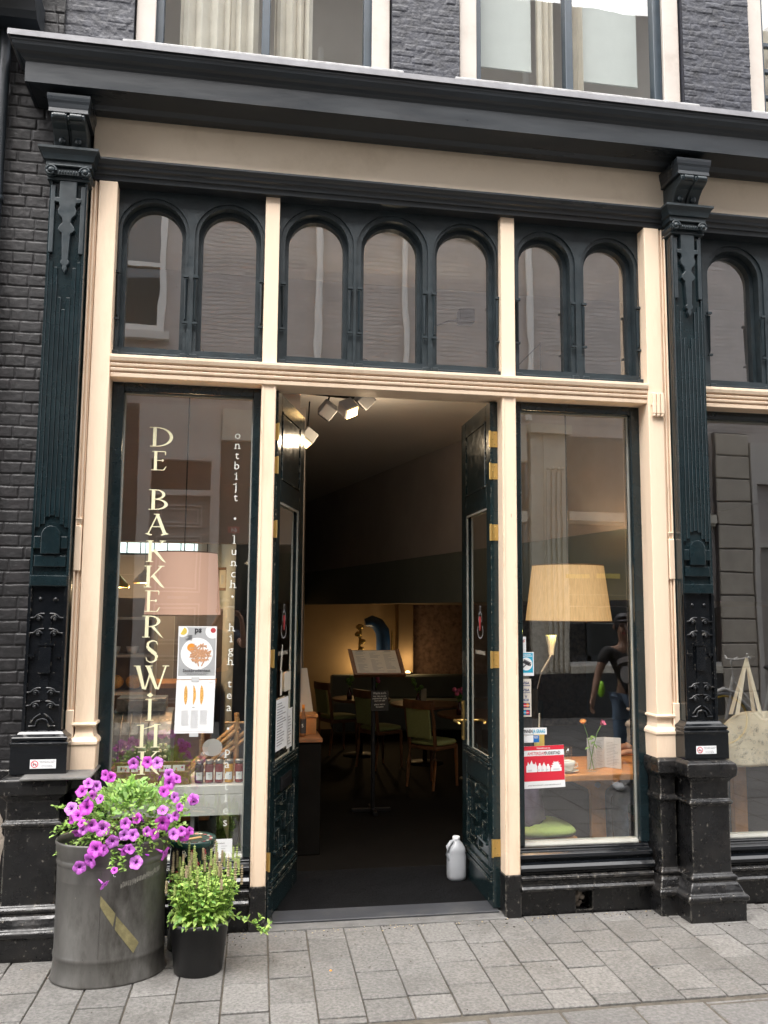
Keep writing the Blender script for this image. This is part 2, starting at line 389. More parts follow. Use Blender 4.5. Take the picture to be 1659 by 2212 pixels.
sub = MB(); sub.add([(-40, -7.8, -.06), (60, -7.8, -.06), (60, .6, -.06), (-40, .6, -.06)], [(0, 1, 2, 3)])
sub.add([(-40, -7.8, -.009), (60, -7.8, -.009), (60, .02, -.009), (-40, .02, -.009)], [(0, 1, 2, 3)])
tag(sub.build('ground', 'joint_sand'), 'sandy bed showing in the joints between the paving stones', 'ground', kind='structure')
pv = stones('pavement', 'paver', -1.62, 5.2, -.985, .02, .183, .262, 0, skew=.03)
tag(pv.build('pavement', 'paver', bevel=.0025), 'grey rectangular paving slabs laid in columns towards the shopfront', 'pavement', kind='structure')
kb = stones('road', 'paver_road', -3.5, 9.5, -7.75, -1.0, .30, .42, -.006, skew=.02, gap=.010)
tag(kb.build('road', 'paver_road', bevel=.004), 'darker large stone slabs of the narrow street beyond the pavement edge', 'road', kind='structure')

# ================================================================ SHOP BUILDING
B = thing('shop_building', 'dark green and cream shopfront with seven arched upper lights and a tall open doorway', 'building', (.795, .1, 0))
YG = .135                                      # glass plane
# --- fascia, architrave, cornice
XR = 7.0
for a, b in ((-.752, 2.36), (2.505, XR)): MB().box(a, b, 0, .10, 3.773, 4.02).build('fascia_board', 'cream_board', B, bevel=.003)
arch_pts = [(0, 3.668), (-.03, 3.668), (-.032, 3.690), (-.045, 3.693), (-.048, 3.712), (-.062, 3.718), (-.066, 3.735), (-.074, 3.740), (-.085, 3.750), (-.085, 3.762), (-.02, 3.772), (0, 3.772), (.12, 3.772), (.12, 3.668)]
m = MB(); m.prof(arch_pts, -.76, XR); m.build('architrave', 'cornice_paint', B, bevel=.0015)
crown = [(0.0152, 4.0167), (0.0266, 4.0108), (0.0342, 4.0042), (0.0532, 4.0076), (0.0593, 4.0007), (0.0821, 4.0050), (0.0897, 4.0124), (0.1026, 4.0219), (0.2052, 4.0421), (0.2052, 4.0370), (0.2166, 4.0393), (0.2166, 4.1410), (0.2219, 4.1482), (0.2280, 4.1536), (0.2371, 4.1698), (0.2508, 4.1789), (0.2630, 4.1999), (0.2660, 4.2128), (0.2706, 4.2180), (0.2706, 4.2343)]
m = MB(); m.wrap(crown, -.80, XR, 0, .1, kx=1.14, right=False); m.build('cornice', 'cornice_paint', B, bevel=.0015)
m = MB(); m.wrap([(0.0760, 4.1939), (0.2751, 4.2364), (0.2782, 4.2299), (0.2812, 4.2306), (0.2812, 4.2592), (0.1520, 4.2459), (0.0000, 4.2350)], -.80, XR, 0, .1, kx=1.14, right=False)
m.build('lead_flashing', 'lead', B)
# --- upper wall: brick piers
from mathutils import noise as NZ
def brickfield(name, mt, parent, x0, x1, z0, z1, y, res, course, hb, st, dep, rough, fade=0, phase=0, side=.25):
    """weathered painted brick face as one real relief surface"""
    random.seed(int(abs(x0)*1000)+5); rows = {}
    for k in range(int(z0/course)-1, int(z1/course)+2):
        e = [x0-random.uniform(0, st)]
        while e[-1] < x1: e.append(e[-1]+(hb if random.random() < (.75 if k % 2 else .25) else st)*random.uniform(.94, 1.06))
        rows[k] = (e, [random.uniform(-1, 1) for _ in e])
    nx, nz = int((x1-x0)/res)+1, int((z1-z0)/res)+1; vs = []
    for i in range(nz):
        z = z0+(z1-z0)*i/(nz-1)
        for j in range(nx):
            x = x0+(x1-x0)*j/(nx-1); n1 = NZ.noise((x*9, z*9, phase)); n2 = NZ.noise((x*40, z*40, phase+3)); n3 = NZ.noise((x*120, z*120, phase+7))
            zz = z+n1*.006*rough; xx = x+NZ.noise((x*11, z*11, phase+9))*.006*rough
            k = int(zz//course); t = zz/course-k; dz = min(t, 1-t)*course; e, rr = rows.get(k, rows[min(rows)])
            dx = 1; idx = 0
            for q in range(len(e)-1):
                if e[q] <= xx < e[q+1]: dx = min(xx-e[q], e[q+1]-xx); idx = q; break
            g = min(dz, dx); edge = min(1, max(0, (g-.0025)/.0035)); edge = edge*edge*(3-2*edge)
            h = dep*edge*(1-fade*(.5+.5*n1))+rr[idx]*.0022*edge+n2*.0022*rough+n3*.0009*rough
            if rough > 1.2: h += max(0, abs(NZ.noise((x*16, z*30, phase+20)))-.25)*-.022*(1 if z < 4.55 else .35)
            vs.append((x, y-h, z))
    fs = [(i*nx+j, i*nx+j+1, (i+1)*nx+j+1, (i+1)*nx+j) for i in range(nz-1) for j in range(nx-1)]
    m = MB().add(vs, fs, smooth=True); return m.build(name, mt, parent)
for k, (a, b) in enumerate(((-.985, -.585), (.79, 1.172), (2.525, 2.952))):
    brickfield('brick_pier', 'brick_upper', B, a, b, 4.10, 5.2, .03, .0042, .038, .06, .12, .0018, .95, fade=.35, phase=k*5)
    MB().box(a, b, .036, .32, 4.10, 6.8).build('pier_core', 'brick_upper', B)
for a, b in ((4.3, 4.72), (6.1, 7.0)): MB().box(a, b, .03, .32, 4.10, 6.8).build('brick_pier', 'brick_upper', B)
m = MB(); m.box(-.985, 7, .055, .3, 3.82, 4.11); m.box(-.985, 7, .06, .3, 6.8, 9.2); m.build('upper_wall', 'mortar_black', B)
# --- upper windows
def upper_window(xl, xr, bars=1, curtain=0):
    f_ = MB(); w_ = xr-xl; pw = .088
    for a, b in ((xl, xl+pw), (xr-pw, xr)):
        f_.box(a, b, .07, .2, 4.44, 6.8); f_.box(a+(.0 if a == xl else -.012), b+(.012 if a == xl else 0), .055, .0695, 4.44, 6.8)
    f_.box(xl+pw, xr-pw, .10, .2, 4.44, 4.47)
    fo = f_.build('window', 'upper_frame', B, bevel=.004)
    s_ = MB()
    s_.box(xl+pw, xl+pw+.05, .099, .16, 4.471, 6.8); s_.box(xr-pw-.05, xr-pw, .099, .16, 4.471, 6.8)
    s_.box(xl+pw+.05, xr-pw-.05, .105, .16, 4.471, 4.52)
    for k in range(bars):
        c = xl+pw+(w_-2*pw)*(k+1)/(bars+1); s_.box(c-.022, c+.022, .095, .16, 4.52, 6.8)
    s_.build('sash', 'sash_blue', fo, bevel=.003)
    MB().add([(xl+pw, .13, 4.48), (xr-pw, .13, 4.48), (xr-pw, .13, 6.8), (xl+pw, .13, 6.8)], [(0, 1, 2, 3)]).build('pane', 'glass_upper', fo)
    MB().prof([(.30, 4.25), (.30, 4.455), (-.03, 4.432), (-.05, 4.426), (-.05, 4.11), (.30, 4.11)], xl-.05, xr+.06).build('window_sill', 'grey_stone', fo, bevel=.004)
upper_window(-.577, .781); upper_window(1.179, 2.514); upper_window(2.958, 4.29)
m = MB()
for z in (4.62, 4.79, 4.96): m.box(3.046+.05, 4.2-.05, .112, .14, z, z+.022)
m.build('glazing_bar', 'sash_blue', B)
m = MB(); m.box(-.98, 7, 1.35, 1.40, 3.9, 6.9); m.box(-.98, 7, .32, 1.4, 6.81, 6.86); m.box(-.98, 7, .32, 1.4, 4.1, 4.12); m.box(-1.0, -.98, .3, 1.4, 4.1, 6.85)
m.build('upstairs_room', 'opp_plaster', B)
def curtain(x0, x1, y, z0, z1, label, n=7, amp=.025, m_='curtain', group='curtains hanging behind the upstairs windows'):
    mb = MB(); N = n*8; vs = []
    for i in range(N+1):
        t = i/N; ph = t*n*2*pi+sin(t*9)*.8
        for z in (z0, z1): vs.append((x0+(x1-x0)*t+.006*sin(ph*2), y+amp*sin(ph)*(1.15 if z == z0 else .8), z))
    mb.add(vs, [(2*i, 2*i+2, 2*i+3, 2*i+1) for i in range(N)], smooth=True)
    return tag(mb.build('curtain', m_), label, 'curtain', group)
curtain(-.36, .06, .185, 4.30, 6.8, 'pale pleated curtain filling the left half of the upper left window', 6)
curtain(.15, .36, .185, 4.30, 6.8, 'pale curtain gathered just right of the bar in the upper left window', 4)
curtain(1.68, 1.785, .185, 4.30, 6.8, 'narrow cream curtain bunched left of the bar in the upper middle window', 3)
curtain(1.86, 1.97, .185, 4.30, 6.8, 'narrow cream curtain bunched right of the bar in the upper middle window', 3)
curtain(3.02, 3.25, .185, 4.30, 6.8, 'cream curtain at the edge of the upper right window', 4)
def blind(x0, x1, z, label):
    tag(MB().box(x0, x1, .225, .229, z, 6.8).box(x0, x1, .221, .233, z-.012, z).build('roller_blind', 'blind'), label, 'blind', 'roller blinds behind the upstairs windows')
blind(1.32, 1.66, 4.70, 'white roller blind pulled lower left in the upper middle window')
blind(1.95, 2.33, 4.68, 'white roller blind on the right half of the upper middle window')

# --- posts, mullions, transom (cream)
def post(xi, sgn, parent=B, full=True):
    """cream corner post; xi = inner edge next to the sash, sgn=-1 grows to the left"""
    m = MB(); X = lambda o: xi+sgn*o
    def bx(o0, o1, ya, yb, za, zb): m.box(min(X(o0), X(o1)), max(X(o0), X(o1)), ya, yb, za, zb)
    bx(0, .090, -.030, .15, .99, 3.665)
    bx(.095, .128, -.012, .15, .80, 3.665); bx(.102, .113, -.024, -.0122, 1.02, 3.665); bx(.119, .1275, -.030, -.0122, 1.02, 3.665)
    po = m.build('post', 'cream', parent, bevel=.006, seg=2)
    # moulded base
    pts = [(0, .992), (.008, .990), (.011, .983), (.008, .976), (-.004, .972), (-.006, .945), (0, .925), (.012, .915), (.018, .905), (.018, .893), (.012, .885), (.010, .770)]
    b_ = MB(); a, c = sorted((X(0), X(.090))); b_.wrap(pts[::-1], a, c, -.030, .13); b_.build('post_base', 'cream', po)
    # small wedge stops on the moulded strip
    w_ = MB()
    for z in (1.935, 1.66, 1.07):
        xa, xb = sorted((X(.095), X(.128)))
        if z == 1.935: w_.add([(xa, -.012, z+.02), (xb, -.012, z+.02), (xb, -.034, z+.02), (xa, -.034, z+.02), (xa, -.012, z-.03), (xb, -.012, z-.03)], [(0, 1, 2, 3), (3, 2, 5, 4), (0, 3, 4), (1, 5, 2)])
    w_.box(min(X(.095), X(.128)), max(X(.095), X(.128)), -.034, -.011, 1.70, 1.918)
    MB().box(min(X(.093), X(.13)), max(X(.093), X(.13)), -.036, -.012, .775, 1.05).build('post_stop', 'cream', po, bevel=.004)
    w_.build('post_stop', 'cream', po, bevel=.004)
    return po
post(-.622, -1); p_r = post(2.215, 1)
m = MB()                                       # carved bracket on the right post below the transom
for dx in (0, .024, .048): m.box(2.232+dx, 2.252+dx, -.052, -.028, 2.60, 2.715); m.lathe([(.0001, 0), (.011, 0), (.011, .018), (.0001, .018)], (2.242+dx, -.040, 2.585), 10)
m.box(2.228, 2.304, -.046, -.029, 2.645, 2.66); m.build('carved_bracket', 'cream', B, bevel=.003)
for n_, xa, xb in (('a', .122, .195), ('b', 1.393, 1.470)):
    m = MB(); m.box(xa, xb, 0, .15, 2.775, 3.668); m.box(xa, xb, 0, .15, .205, 2.665)
    m.box(xa+.004, xa+.012, -.004, .0, .21, 2.66); m.box(xb-.012, xb-.004, -.004, 0, .21, 2.66)
    mo = m.build('mullion', 'cream', B, bevel=.006, seg=2)
    MB().box(xa-.004, xb+.004, -.004, .16, -.03, .206).build('plinth_block', 'black_stone', mo, bevel=.006, seg=2)
tr = [(.15, 2.662), (.0, 2.662), (-.012, 2.664), (-.014, 2.682), (-.004, 2.690), (-.020, 2.693), (-.023, 2.705), (-.010, 2.712), (-.026, 2.716), (-.029, 2.728), (-.014, 2.735), (-.034, 2.740), (-.040, 2.757), (-.040, 2.770), (-.01, 2.774), (.15, 2.776)]
m = MB(); m.prof(tr, -.622, 2.215); m.prof(tr, 2.53, XR); m.build('transom_beam', 'cream', B, bevel=.0015)
# --- arched panels
def arch_cell(mb, xl, xr, zb, zt, xc, r_, hb, hs, yf, yb, n=18, mi=0):
    arc = [(xc+r_*cos(pi*i/n), hs+r_*sin(pi*i/n)) for i in range(n+1)]      # right -> left
    F = lambda pts: mb.add([(x, yf, z) for x, z in pts], [tuple(range(len(pts)))[::-1]], mi)
    if xr > xc+r_: F([(xr, zb), (xc+r_, zb), (xc+r_, hs), (xr, hs)]); F([(xr, hs), (xc+r_, hs), (xc+r_, zt), (xr, zt)])
    if xl < xc-r_: F([(xc-r_, zb), (xl, zb), (xl, hs), (xc-r_, hs)]); F([(xc-r_, hs), (xl, hs), (xl, zt), (xc-r_, zt)])
    if hb > zb: F([(xc+r_, zb), (xc-r_, zb), (xc-r_, hb), (xc+r_, hb)])
    for i in range(n):
        a, b = arc[i], arc[i+1]; F([a, b, (b[0], zt), (a[0], zt)])
    loop = [(xc+r_, hb)]+arc+[(xc-r_, hb)]
    L = len(loop); vs = [(x, yf, z) for x, z in loop]+[(x, yb, z) for x, z in loop]
    mb.add(vs, [(i, i+1, L+i+1, L+i) for i in range(L-1)], mi, smooth=False)
    mb.add([(xc-r_, yf, hb), (xc+r_, yf, hb), (xc+r_, yb, hb), (xc-r_, yb, hb)], [(0, 1, 2, 3)], mi)
def fanlight(xl, xr, centres, r_, sp):
    ZB, ZT, HB, HS = 2.803, 3.668, 2.853, 3.452
    m = MB(); edges = [xl]+[(centres[i]+centres[i+1])/2 for i in range(len(centres)-1)]+[xr]
    for i, c in enumerate(centres):
        a, b = edges[i], edges[i+1]
        ro = min(r_+.048, (b-a)/2-.002, c-a-.001, b-c-.001)
        arch_cell(m, a, b, ZB, ZT, c, ro, HB-.024, HS, .050, .060)
        arch_cell(m, a+.004, b-.004, ZB, ZT, c, r_+.022, HB-.016, HS, .0601, .112)
        arch_cell(m, c-r_-.03, c+r_+.03, ZB, ZT, c, r_, HB, HS, .1121, YG+.02)
        for s_ in (-1, 1):                       # slim tapered colonettes beside each light
            x = c+s_*(r_+.030)
            m.add([(x-.005, .050, 2.99), (x+.005, .050, 2.99), (x+.009, .050, 3.21), (x-.009, .050, 3.21), (x, .038, 3.0), (x, .030, 3.205)], [(0, 4, 5, 3), (4, 1, 2, 5), (0, 1, 4), (3, 5, 2)])
            m.box(x-.012, x+.012, .034, .0502, 2.972, 2.982); m.box(x-.013, x+.013, .032, .0502, 3.215, 3.228)
    m.box(xl, xr, YG+.021, YG+.03, ZB, ZB+.03)
    po = m.build('arched_panel', 'green_matte', B)
    for c in centres:
        pts = [(c+r_+.01, HB-.008)]+[(c+(r_+.01)*cos(pi*i/18), HS+(r_+.01)*sin(pi*i/18)) for i in range(19)]+[(c-r_-.01, HB-.008)]
        MB().poly(pts, YG).build('pane', 'glass_wavy', po)
    m = MB(); m.box(xl, xr, .028, .16, 2.777, 2.802)
    for c in centres: m.box(c-r_-.05, c-r_-.012, .018, .0279, 2.778, 2.808); m.box(c+r_+.012, c+r_+.05, .018, .0279, 2.778, 2.808)
    m.build('panel_sill', 'green_matte', po, bevel=.003)
fanlight(-.622, .122, (-.443, -.058), .138, 0)
fanlight(.195, 1.393, (.3985, .8035, 1.2085), .147, 0)
fanlight(1.470, 2.215, (1.660, 2.043), .130, 0)
fanlight(2.53, 3.42, (2.805, 3.205), .138, 0)
fanlight(3.50, 4.7, (3.70, 4.10, 4.50), .138, 0)
MB().box(3.42, 3.5, 0, .15, 2.775, 3.668).box(3.42, 3.5, 0, .15, .205, 2.665).build('mullion', 'cream', B, bevel=.005)
# --- shop windows (sashes)
def shop_window(xl, xr, gl, gr, zt=2.664, gzt=2.617, gzb=.330):
    m = MB()
    m.box(xl, gl, .085, .165, .318, zt); m.box(gr, xr, .085, .165, .318, zt); m.box(gl, gr, .085, .165, gzt, zt)
    fo = m.build('shop_window', 'green', B, bevel=.004, seg=2)
    b = MB(); t = .006
    b.box(gl, gl+t, .12, YG-.001, gzb, gzt); b.box(gr-t, gr, .12, YG-.001, gzb, gzt); b.box(gl+t, gr-t, .12, YG-.001, gzt-t, gzt)
    b.build('putty_bead', 'putty', fo)
    MB().prof([(.16, .30), (.16, .332), (.118, .331), (.105, .318), (.105, .30)], gl, gr).build('bottom_rail', 'putty', fo, bevel=.002)
    pa = MB().add([(gl, YG, gzb), (gr, YG, gzb), (gr, YG, gzt), (gl, YG, gzt)], [(0, 1, 2, 3)]).build('pane', 'glass', fo)
    return fo
SWL = shop_window(-.622, .122, -.562, .084)
SWR = shop_window(1.470, 2.215, 1.526, 2.163)
SW3 = shop_window(2.522, 3.42, 2.585, 3.36); SW4 = shop_window(3.50, 6.5, 3.56, 6.4)
sill = [(.16, .30), (.085, .317), (.070, .312), (.066, .300), (.045, .296), (.030, .290), (.024, .276), (.030, .262), (.040, .258), (.030, .252), (.012, .246), (.0, .232), (.002, .216), (.020, .206), (.020, .196), (.16, .196)]
base = [(.16, .196), (.000, .196), (-.010, .190), (-.012, .180), (-.004, .172), (.006, .168), (.006, .152), (-.006, .146), (-.016, .136), (-.016, .126), (-.006, .122), (.026, .119), (.028, -.03), (.16, -.03)]
for a, b in ((-.66, .118), (1.474, 2.20), (2.53, 7)): MB().prof(sill, a, b).build('window_ledge', 'black_gloss', B, bevel=.0012)
for a, b in ((-.66, .118), (2.53, 7)): MB().prof(base, a, b).build('stone_base', 'black_stone', B, bevel=.003, seg=2)
m = MB()
for a, b in ((1.474, 1.772), (1.862, 2.19)): m.prof(base, a, b)
m.prof([(.16, .196), (.000, .196), (-.010, .190), (-.012, .180), (-.004, .172), (.006, .168), (.006, .152), (-.006, .146), (-.016, .136), (-.016, .126), (-.002, .112), (.03, .098), (.16, .098)], 1.772, 1.862)
m.box(1.772, 1.862, .028, .16, -.03, .015); m.box(1.772, 1.862, .12, .16, .0, .1)
m.build('stone_base', 'black_stone', B, bevel=.003, seg=2)
m = MB()                                        # broken air hole with a bit of light rubble in it
random.seed(3)
for k in range(7):
    c = (1.800+random.uniform(-.012, .022), .045+random.uniform(0, .03), .03+k*.009)
    m.sphere(c, random.uniform(.012, .02), 6, 4, sc=(1, .8, .8))
m.build('rubble', 'plaster_bare', B)
# --- pilasters
def pilaster(x0, x1, mirror=False):
    yf = -.10; xc = (x0+x1)/2; wd = x1-x0
    m = MB(); m.box(x0, x1, yf+.012, .15, .93, 3.62)
    # reeded faces: seven strips between the ornament and the arch motif
    n = 7; e = .012; sw = (wd-2*e)/n
    m.box(x0, x0+e, yf-.0, yf+.012, .93, 3.62); m.box(x1-e, x1, yf, yf+.012, .93, 3.62)
    for k in range(n):
        a = x0+e+k*sw+.0015; z0 = 1.945 + (.012 if k in (0, 6) else .03 if k in (1, 5) else .045 if k in (2, 4) else .05)
        z0 = {0: 1.90, 1: 1.915, 2: 1.95, 3: 1.957, 4: 1.95, 5: 1.915, 6: 1.90}[k]
        z1 = {0: 3.20, 1: 3.17, 2: 3.02, 3: 2.96, 4: 3.02, 5: 3.17, 6: 3.20}[k]
        m.prof([(yf+.012, z0), (yf+.002, z0), (yf+.002, z1), (yf+.012, z1)], a, a+sw-.003)
    so = m.build('pilaster', 'green', B, bevel=.0015)
    # applied baluster ornament high on the shaft
    o = [(.040, 3.585), (.040, 3.50), (.062, 3.50), (.062, 3.478), (.040, 3.474), (.036, 3.455), (.044, 3.435), (.040, 3.415), (.022, 3.395), (.018, 3.375), (.036, 3.352), (.040, 3.338), (.030, 3.325), (.020, 3.318), (.015, 3.20), (.014, 3.185), (.021, 3.178), (.019, 3.165), (.009, 3.155), (.011, 3.140), (.0, 3.118)]
    o = [(a, z+.02) for a, z in o]
    pts = [(xc+a, z) for a, z in o]+[(xc-a, z) for a, z in o[-2::-1]]
    m = MB(); m.poly(pts, yf-.010, .024); m.box(x0+.006, xc-.06, yf-.004, yf+.012, 3.24, 3.585); m.box(xc+.06, x1-.006, yf-.004, yf+.012, 3.24, 3.585)
    m.build('baluster_ornament', 'green_matte', so, bevel=.003, seg=2)
    # arch motif and cross bars
    m = MB(); pts = ell(xc, 1.86, .043, .048, 14, 0, pi); pts = [(xc+.043, 1.775)]+pts+[(xc-.043, 1.775)]
    m.poly(pts, yf-.012, .024)
    m.box(x0+.012, xc-.044, yf-.006, yf+.012, 1.80, 1.858); m.box(xc+.044, x1-.012, yf-.006, yf+.012, 1.80, 1.858)
    m.box(x0+.016, x1-.016, yf-.003, yf+.012, 1.715, 1.768)
    m.box(x0+.004, x1-.004, yf-.010, yf+.012, 1.625, 1.675)
    m.build('arch_ornament', 'green', so, bevel=.003, seg=2)
    # scroll panel
    m = MB(); rad = .0052
    m.box(x0, x0+.014, yf-.004, yf+.012, .96, 1.62); m.box(x1-.014, x1, yf-.004, yf+.012, .96, 1.62)
    def sp(zc, up=1):
        for s_ in (-1, 1):
            c = xc+s_*.034; y = yf+.002
            m.tube([(c+s_*-.014*cos(t)*(1-t/9), y, zc+up*.014*sin(t)*(1-t/9)) for t in [k*.5 for k in range(12)]], rad, 6)
            m.tube([(c-s_*.022, y, zc+up*.022), (c-s_*.006, y, zc+up*.022), (c+s_*.010, y, zc+up*.016), (c+s_*.020, y, zc+up*.004), (c+s_*.040, y, zc+up*.002)], rad, 6)
            m.sphere((c, y, zc), .0065, 8, 5)
    sp(1.475); sp(1.405); sp(1.135); sp(1.075)
    m.box(xc-.026, xc+.026, yf-.010, yf+.012, 1.225, 1.345); m.box(xc-.036, xc+.036, yf-.006, yf+.011, 1.352, 1.362); m.poly(ell(xc, 1.362, .018, .016, 8, 0, pi), yf-.004, .015)
    for s_ in (-1, 1):
        m.box(xc+s_*.062-.014, xc+s_*.062+.014, yf-.004, yf+.011, 1.300, 1.312); m.sphere((xc+s_*.062, yf+.006, 1.296), .008, 8, 5)
        m.sphere((xc+s_*.034, yf+.008, 1.565), .010, 10, 6)
        m.tube([(xc+s_*.058, yf+.003, .985), (xc+s_*.028, yf+.003, .985), (xc+s_*.026, yf+.003, 1.000), (xc+s_*.019, yf+.003, 1.013), (xc, yf+.003, 1.018)], rad, 6)
        m.tube([(xc+s_*.050, yf+.003, 1.000), (xc+s_*.034, yf+.003, 1.022), (xc+s_*.018, yf+.003, 1.034), (xc+s_*.006, yf+.003, 1.040)], rad, 6)
    m.box(x0+.0145, x1-.0145, yf+.0095, yf+.0119, .965, 1.62)
    m.box(xc-.020, xc+.020, yf+.003, yf+.0094, 1.10, 1.50)
    m.build('scroll_panel', 'black_gloss', so)
    # foot moulding and plinth
    m = MB(); m.wrap([(.036, .775), (.036, .905), (.040, .908), (.040, .916), (.030, .922), (.036, .930), (.034, .940), (.016, .952), (.008, .962), (0, .966)], x0, x1, yf, .1)
    m.build('plinth', 'black_gloss', so, bevel=.0015)
    # capital
    m = MB(); m.wrap([(0, 3.605), (.012, 3.608), (.012, 3.618), (.006, 3.622), (.006, 3.672), (.020, 3.675), (.020, 3.700), (.030, 3.704), (.034, 3.718), (.038, 3.730), (.048, 3.745), (.054, 3.750), (.054, 3.762), (.046, 3.766), (0, 3.768)], x0, x1, yf, .1)
    for s_ in (-1, 1):
        c = (xc+s_*(wd/2-.006), yf-.026, 3.642)
        m.tube([(c[0]+s_*-.027*cos(t)*(1-t/14), c[1]-.010, c[2]+.027*sin(t)*(1-t/14)) for t in [k*.45 for k in range(24)]], .0060, 6)
        m.sphere((c[0], c[1]-.012, c[2]), .013, 10, 6)
        m.tube([(c[0], yf-.02, 3.642), (c[0], .05, 3.642)], .025, 14)
    m.box(x0+.01, x1-.01, yf-.028, yf, 3.628, 3.656)
    for k in range(11): m.sphere((x0+.022+k*(wd-.044)/10, yf-.030, 3.640), .006, 6, 4, sc=(.7, 1, 1.8))
    m.tube([(x0-.006, yf-.036, 3.670), (x1+.006, yf-.036, 3.670)], .0055, 6)
    m.build('capital', 'green_matte', so)
    # scrolled corbel carrying the cornice
    m = MB(); cw = .155; a, b = xc-cw/2, xc+cw/2
    pr = [(.02, 3.769), (-.095, 3.769), (-.100, 3.785), (-.108, 3.805), (-.125, 3.828), (-.150, 3.848), (-.185, 3.862), (-.205, 3.876), (-.208, 3.895), (-.195, 3.907), (.02, 3.908)]
    m.prof(pr, a, xc-.006); m.prof(pr, xc+.006, b); m.prof([(y+.012, z) for y, z in pr], xc-.0055, xc+.0055)
    for q in (-.038, .038):
        m.tube([(xc+q-.026, -.204, 3.885), (xc+q+.026, -.204, 3.885)], .017, 10)
        m.sphere((xc+q, -.118, 3.808), .018, 10, 6, sc=(1, .6, 1.1))
    m.build('corbel', 'green_matte', so, bevel=.003)
    m = MB(); m.wrap([(-.002, 3.909), (.010, 3.911), (.008, 3.930), (.010, 3.940), (.012, 3.955), (.016, 3.968), (.018, 3.985), (.018, 3.999)], a-.005, b+.005, -.19, .0)
    m.build('corbel_cap', 'cornice_paint', so)
    # stone pedestal
    m = MB()
    prof_ = [(.046, -.03), (.048, .095), (.058, .100), (.060, .118), (.052, .128), (.042, .134), (.036, .150), (.026, .170), (.014, .185), (.020, .196), (.022, .206), (.012, .216), (.002, .222), (0, .235), (0, .552), (.012, .558), (.014, .568), (.010, .578), (-.002, .585), (-.002, .665), (.018, .690), (.030, .700), (.034, .735), (.030, .762), (.010, .774)]
    pf = -.168
    xa, xb = (x0-.025, x1+.010) if not mirror else (x0-.010, x1+.025)
    m.wrap(prof_, x0-.028, x1+.008, pf, .1) if not mirror else m.wrap(prof_, x0-.035, x1+.02, pf, .1)
    pe = m.build('pedestal', 'black_stone', so, bevel=.005, seg=2)
    m = MB()
    if not mirror: m.wrap(prof_, 2.215, 2.30, -.045, .1, kx=.75)
    else: m.wrap(prof_, -.71, -.625, -.045, .1, kx=.75)
    m.build('post_pedestal', 'black_stone', so, bevel=.005, seg=2)
    return so
pilaster(-.930, -.756, True)
pilaster(2.346, 2.520)
m = MB(); m.box(-.90, -.60, -.232, .1, .765, .778); m.build('pedestal_edge', 'worn_stone', B, bevel=.004)
# --- rusticated dark brickwork at the far left belongs to the next house
NB = thing('neighbour_house', 'black painted brick house wall at the far left edge, bare plaster patch low down', 'building', (-1.3, .1, 0))
brickfield('brick_wall', 'brick_black', NB, -1.32, -.928, .74, 4.6, .012, .0037, .0585, .100, .135, .0045, .5, phase=31)
brickfield('brick_wall', 'brick_black', NB, -2.7, -1.3205, .74, 4.4, .012, .008, .0585, .100, .135, .0045, .5, phase=31)
m = MB(); m.box(-9, -.925, .0135, .3, -.05, 9.2); m.build('wall', 'mortar_black', NB)
m = MB(); m.box(-9, -.985, -.02, .01, -.05, .78); m.build('plinth', 'black_stone', NB, bevel=.004)
random.seed(5)
pts = [(-1.30, .66), (-1.045, .66), (-1.030, .60), (-1.012, .56), (-1.010, .50), (-.995, .47), (-1.0, .40), (-1.010, .33), (-1.02, .27), (-1.06, .25), (-1.3, .22)]
MB().poly([(a+random.uniform(-.006, .006), b) for a, b in pts], -.024, .003).build('bare_plaster', 'plaster_bare', NB)
m = MB(); m.prof([(0, 4.40), (-.16, 4.40), (-.18, 4.43), (-.22, 4.46), (-.26, 4.50), (-.26, 4.55), (0, 4.56)], -9, -1.02); m.prof([(0, 4.56), (0, 5.2), (-.12, 5.2), (-.12, 4.56)], -9, -1.06); m.build('cornice', 'cornice_paint', NB)
m = MB(); m.tube([(-1.19, -.04, .78), (-1.19, -.04, 5)], .028, 12)
for z in (1.3, 2.4, 3.5): m.lathe([(.033, 0), (.033, .03)], (-1.19, -.04, z), 14)
m.build('drainpipe', 'cornice_paint', NB)
# little NO CYCLES stickers on the two plinths
def plinth_sticker(x, label):
    t = thing('sticker', label, 'sticker', (x+.055, -.137, .80), 'small white no cycles stickers on the black plinths')
    tl = radians(2)
    m = MB(); m.box(x, x+.112, -.1385, -.1372, .803, .843); m.build('label', 'paper', t)
    m = MB(); pts = ell(x+.020, .823, .016, .016, 20); inn = ell(x+.020, .823, .0125, .0125, 20)
    vs = [(a, -.1390, b) for a, b in pts]+[(a, -.1390, b) for a, b in inn]
    m.add(vs, [(i, 20+i, 20+(i+1) % 20, (i+1) % 20) for i in range(20)])
    m.add([(x+.009, -.1391, .833), (x+.011, -.1391, .835), (x+.031, -.1391, .813), (x+.029, -.1391, .811)], [(0, 3, 2, 1)]); m.build('forbidden_ring', 'red', t)
    m = MB()
    for cx in (x+.015, x+.025): m.poly(ell(cx, .820, .0035, .0035, 8), -.1388)
    m.box(x+.014, x+.026, -.1389, -.1386, .8245, .8255)
    text(m, 'VERBODEN FIETSEN TE PLAATSEN', .0052, x+.040, -.1389, .8335, sx=.88); text(m, 'DEZE WORDEN VERWIJDERD', .0052, x+.044, -.1389, .8275, sx=.88)
    text(m, 'NO BICYCLE PARKING', .0050, x+.050, -.1389, .8145, sx=.9); text(m, 'THEY WILL BE REMOVED', .0050, x+.049, -.1389, .8085, sx=.9)
    m.build('print', 'ink', t)
plinth_sticker(-.877, 'small white no cycles sticker on the plinth beside the brick wall')
plinth_sticker(2.372, 'small white no cycles sticker on the plinth beside the tote bag window')
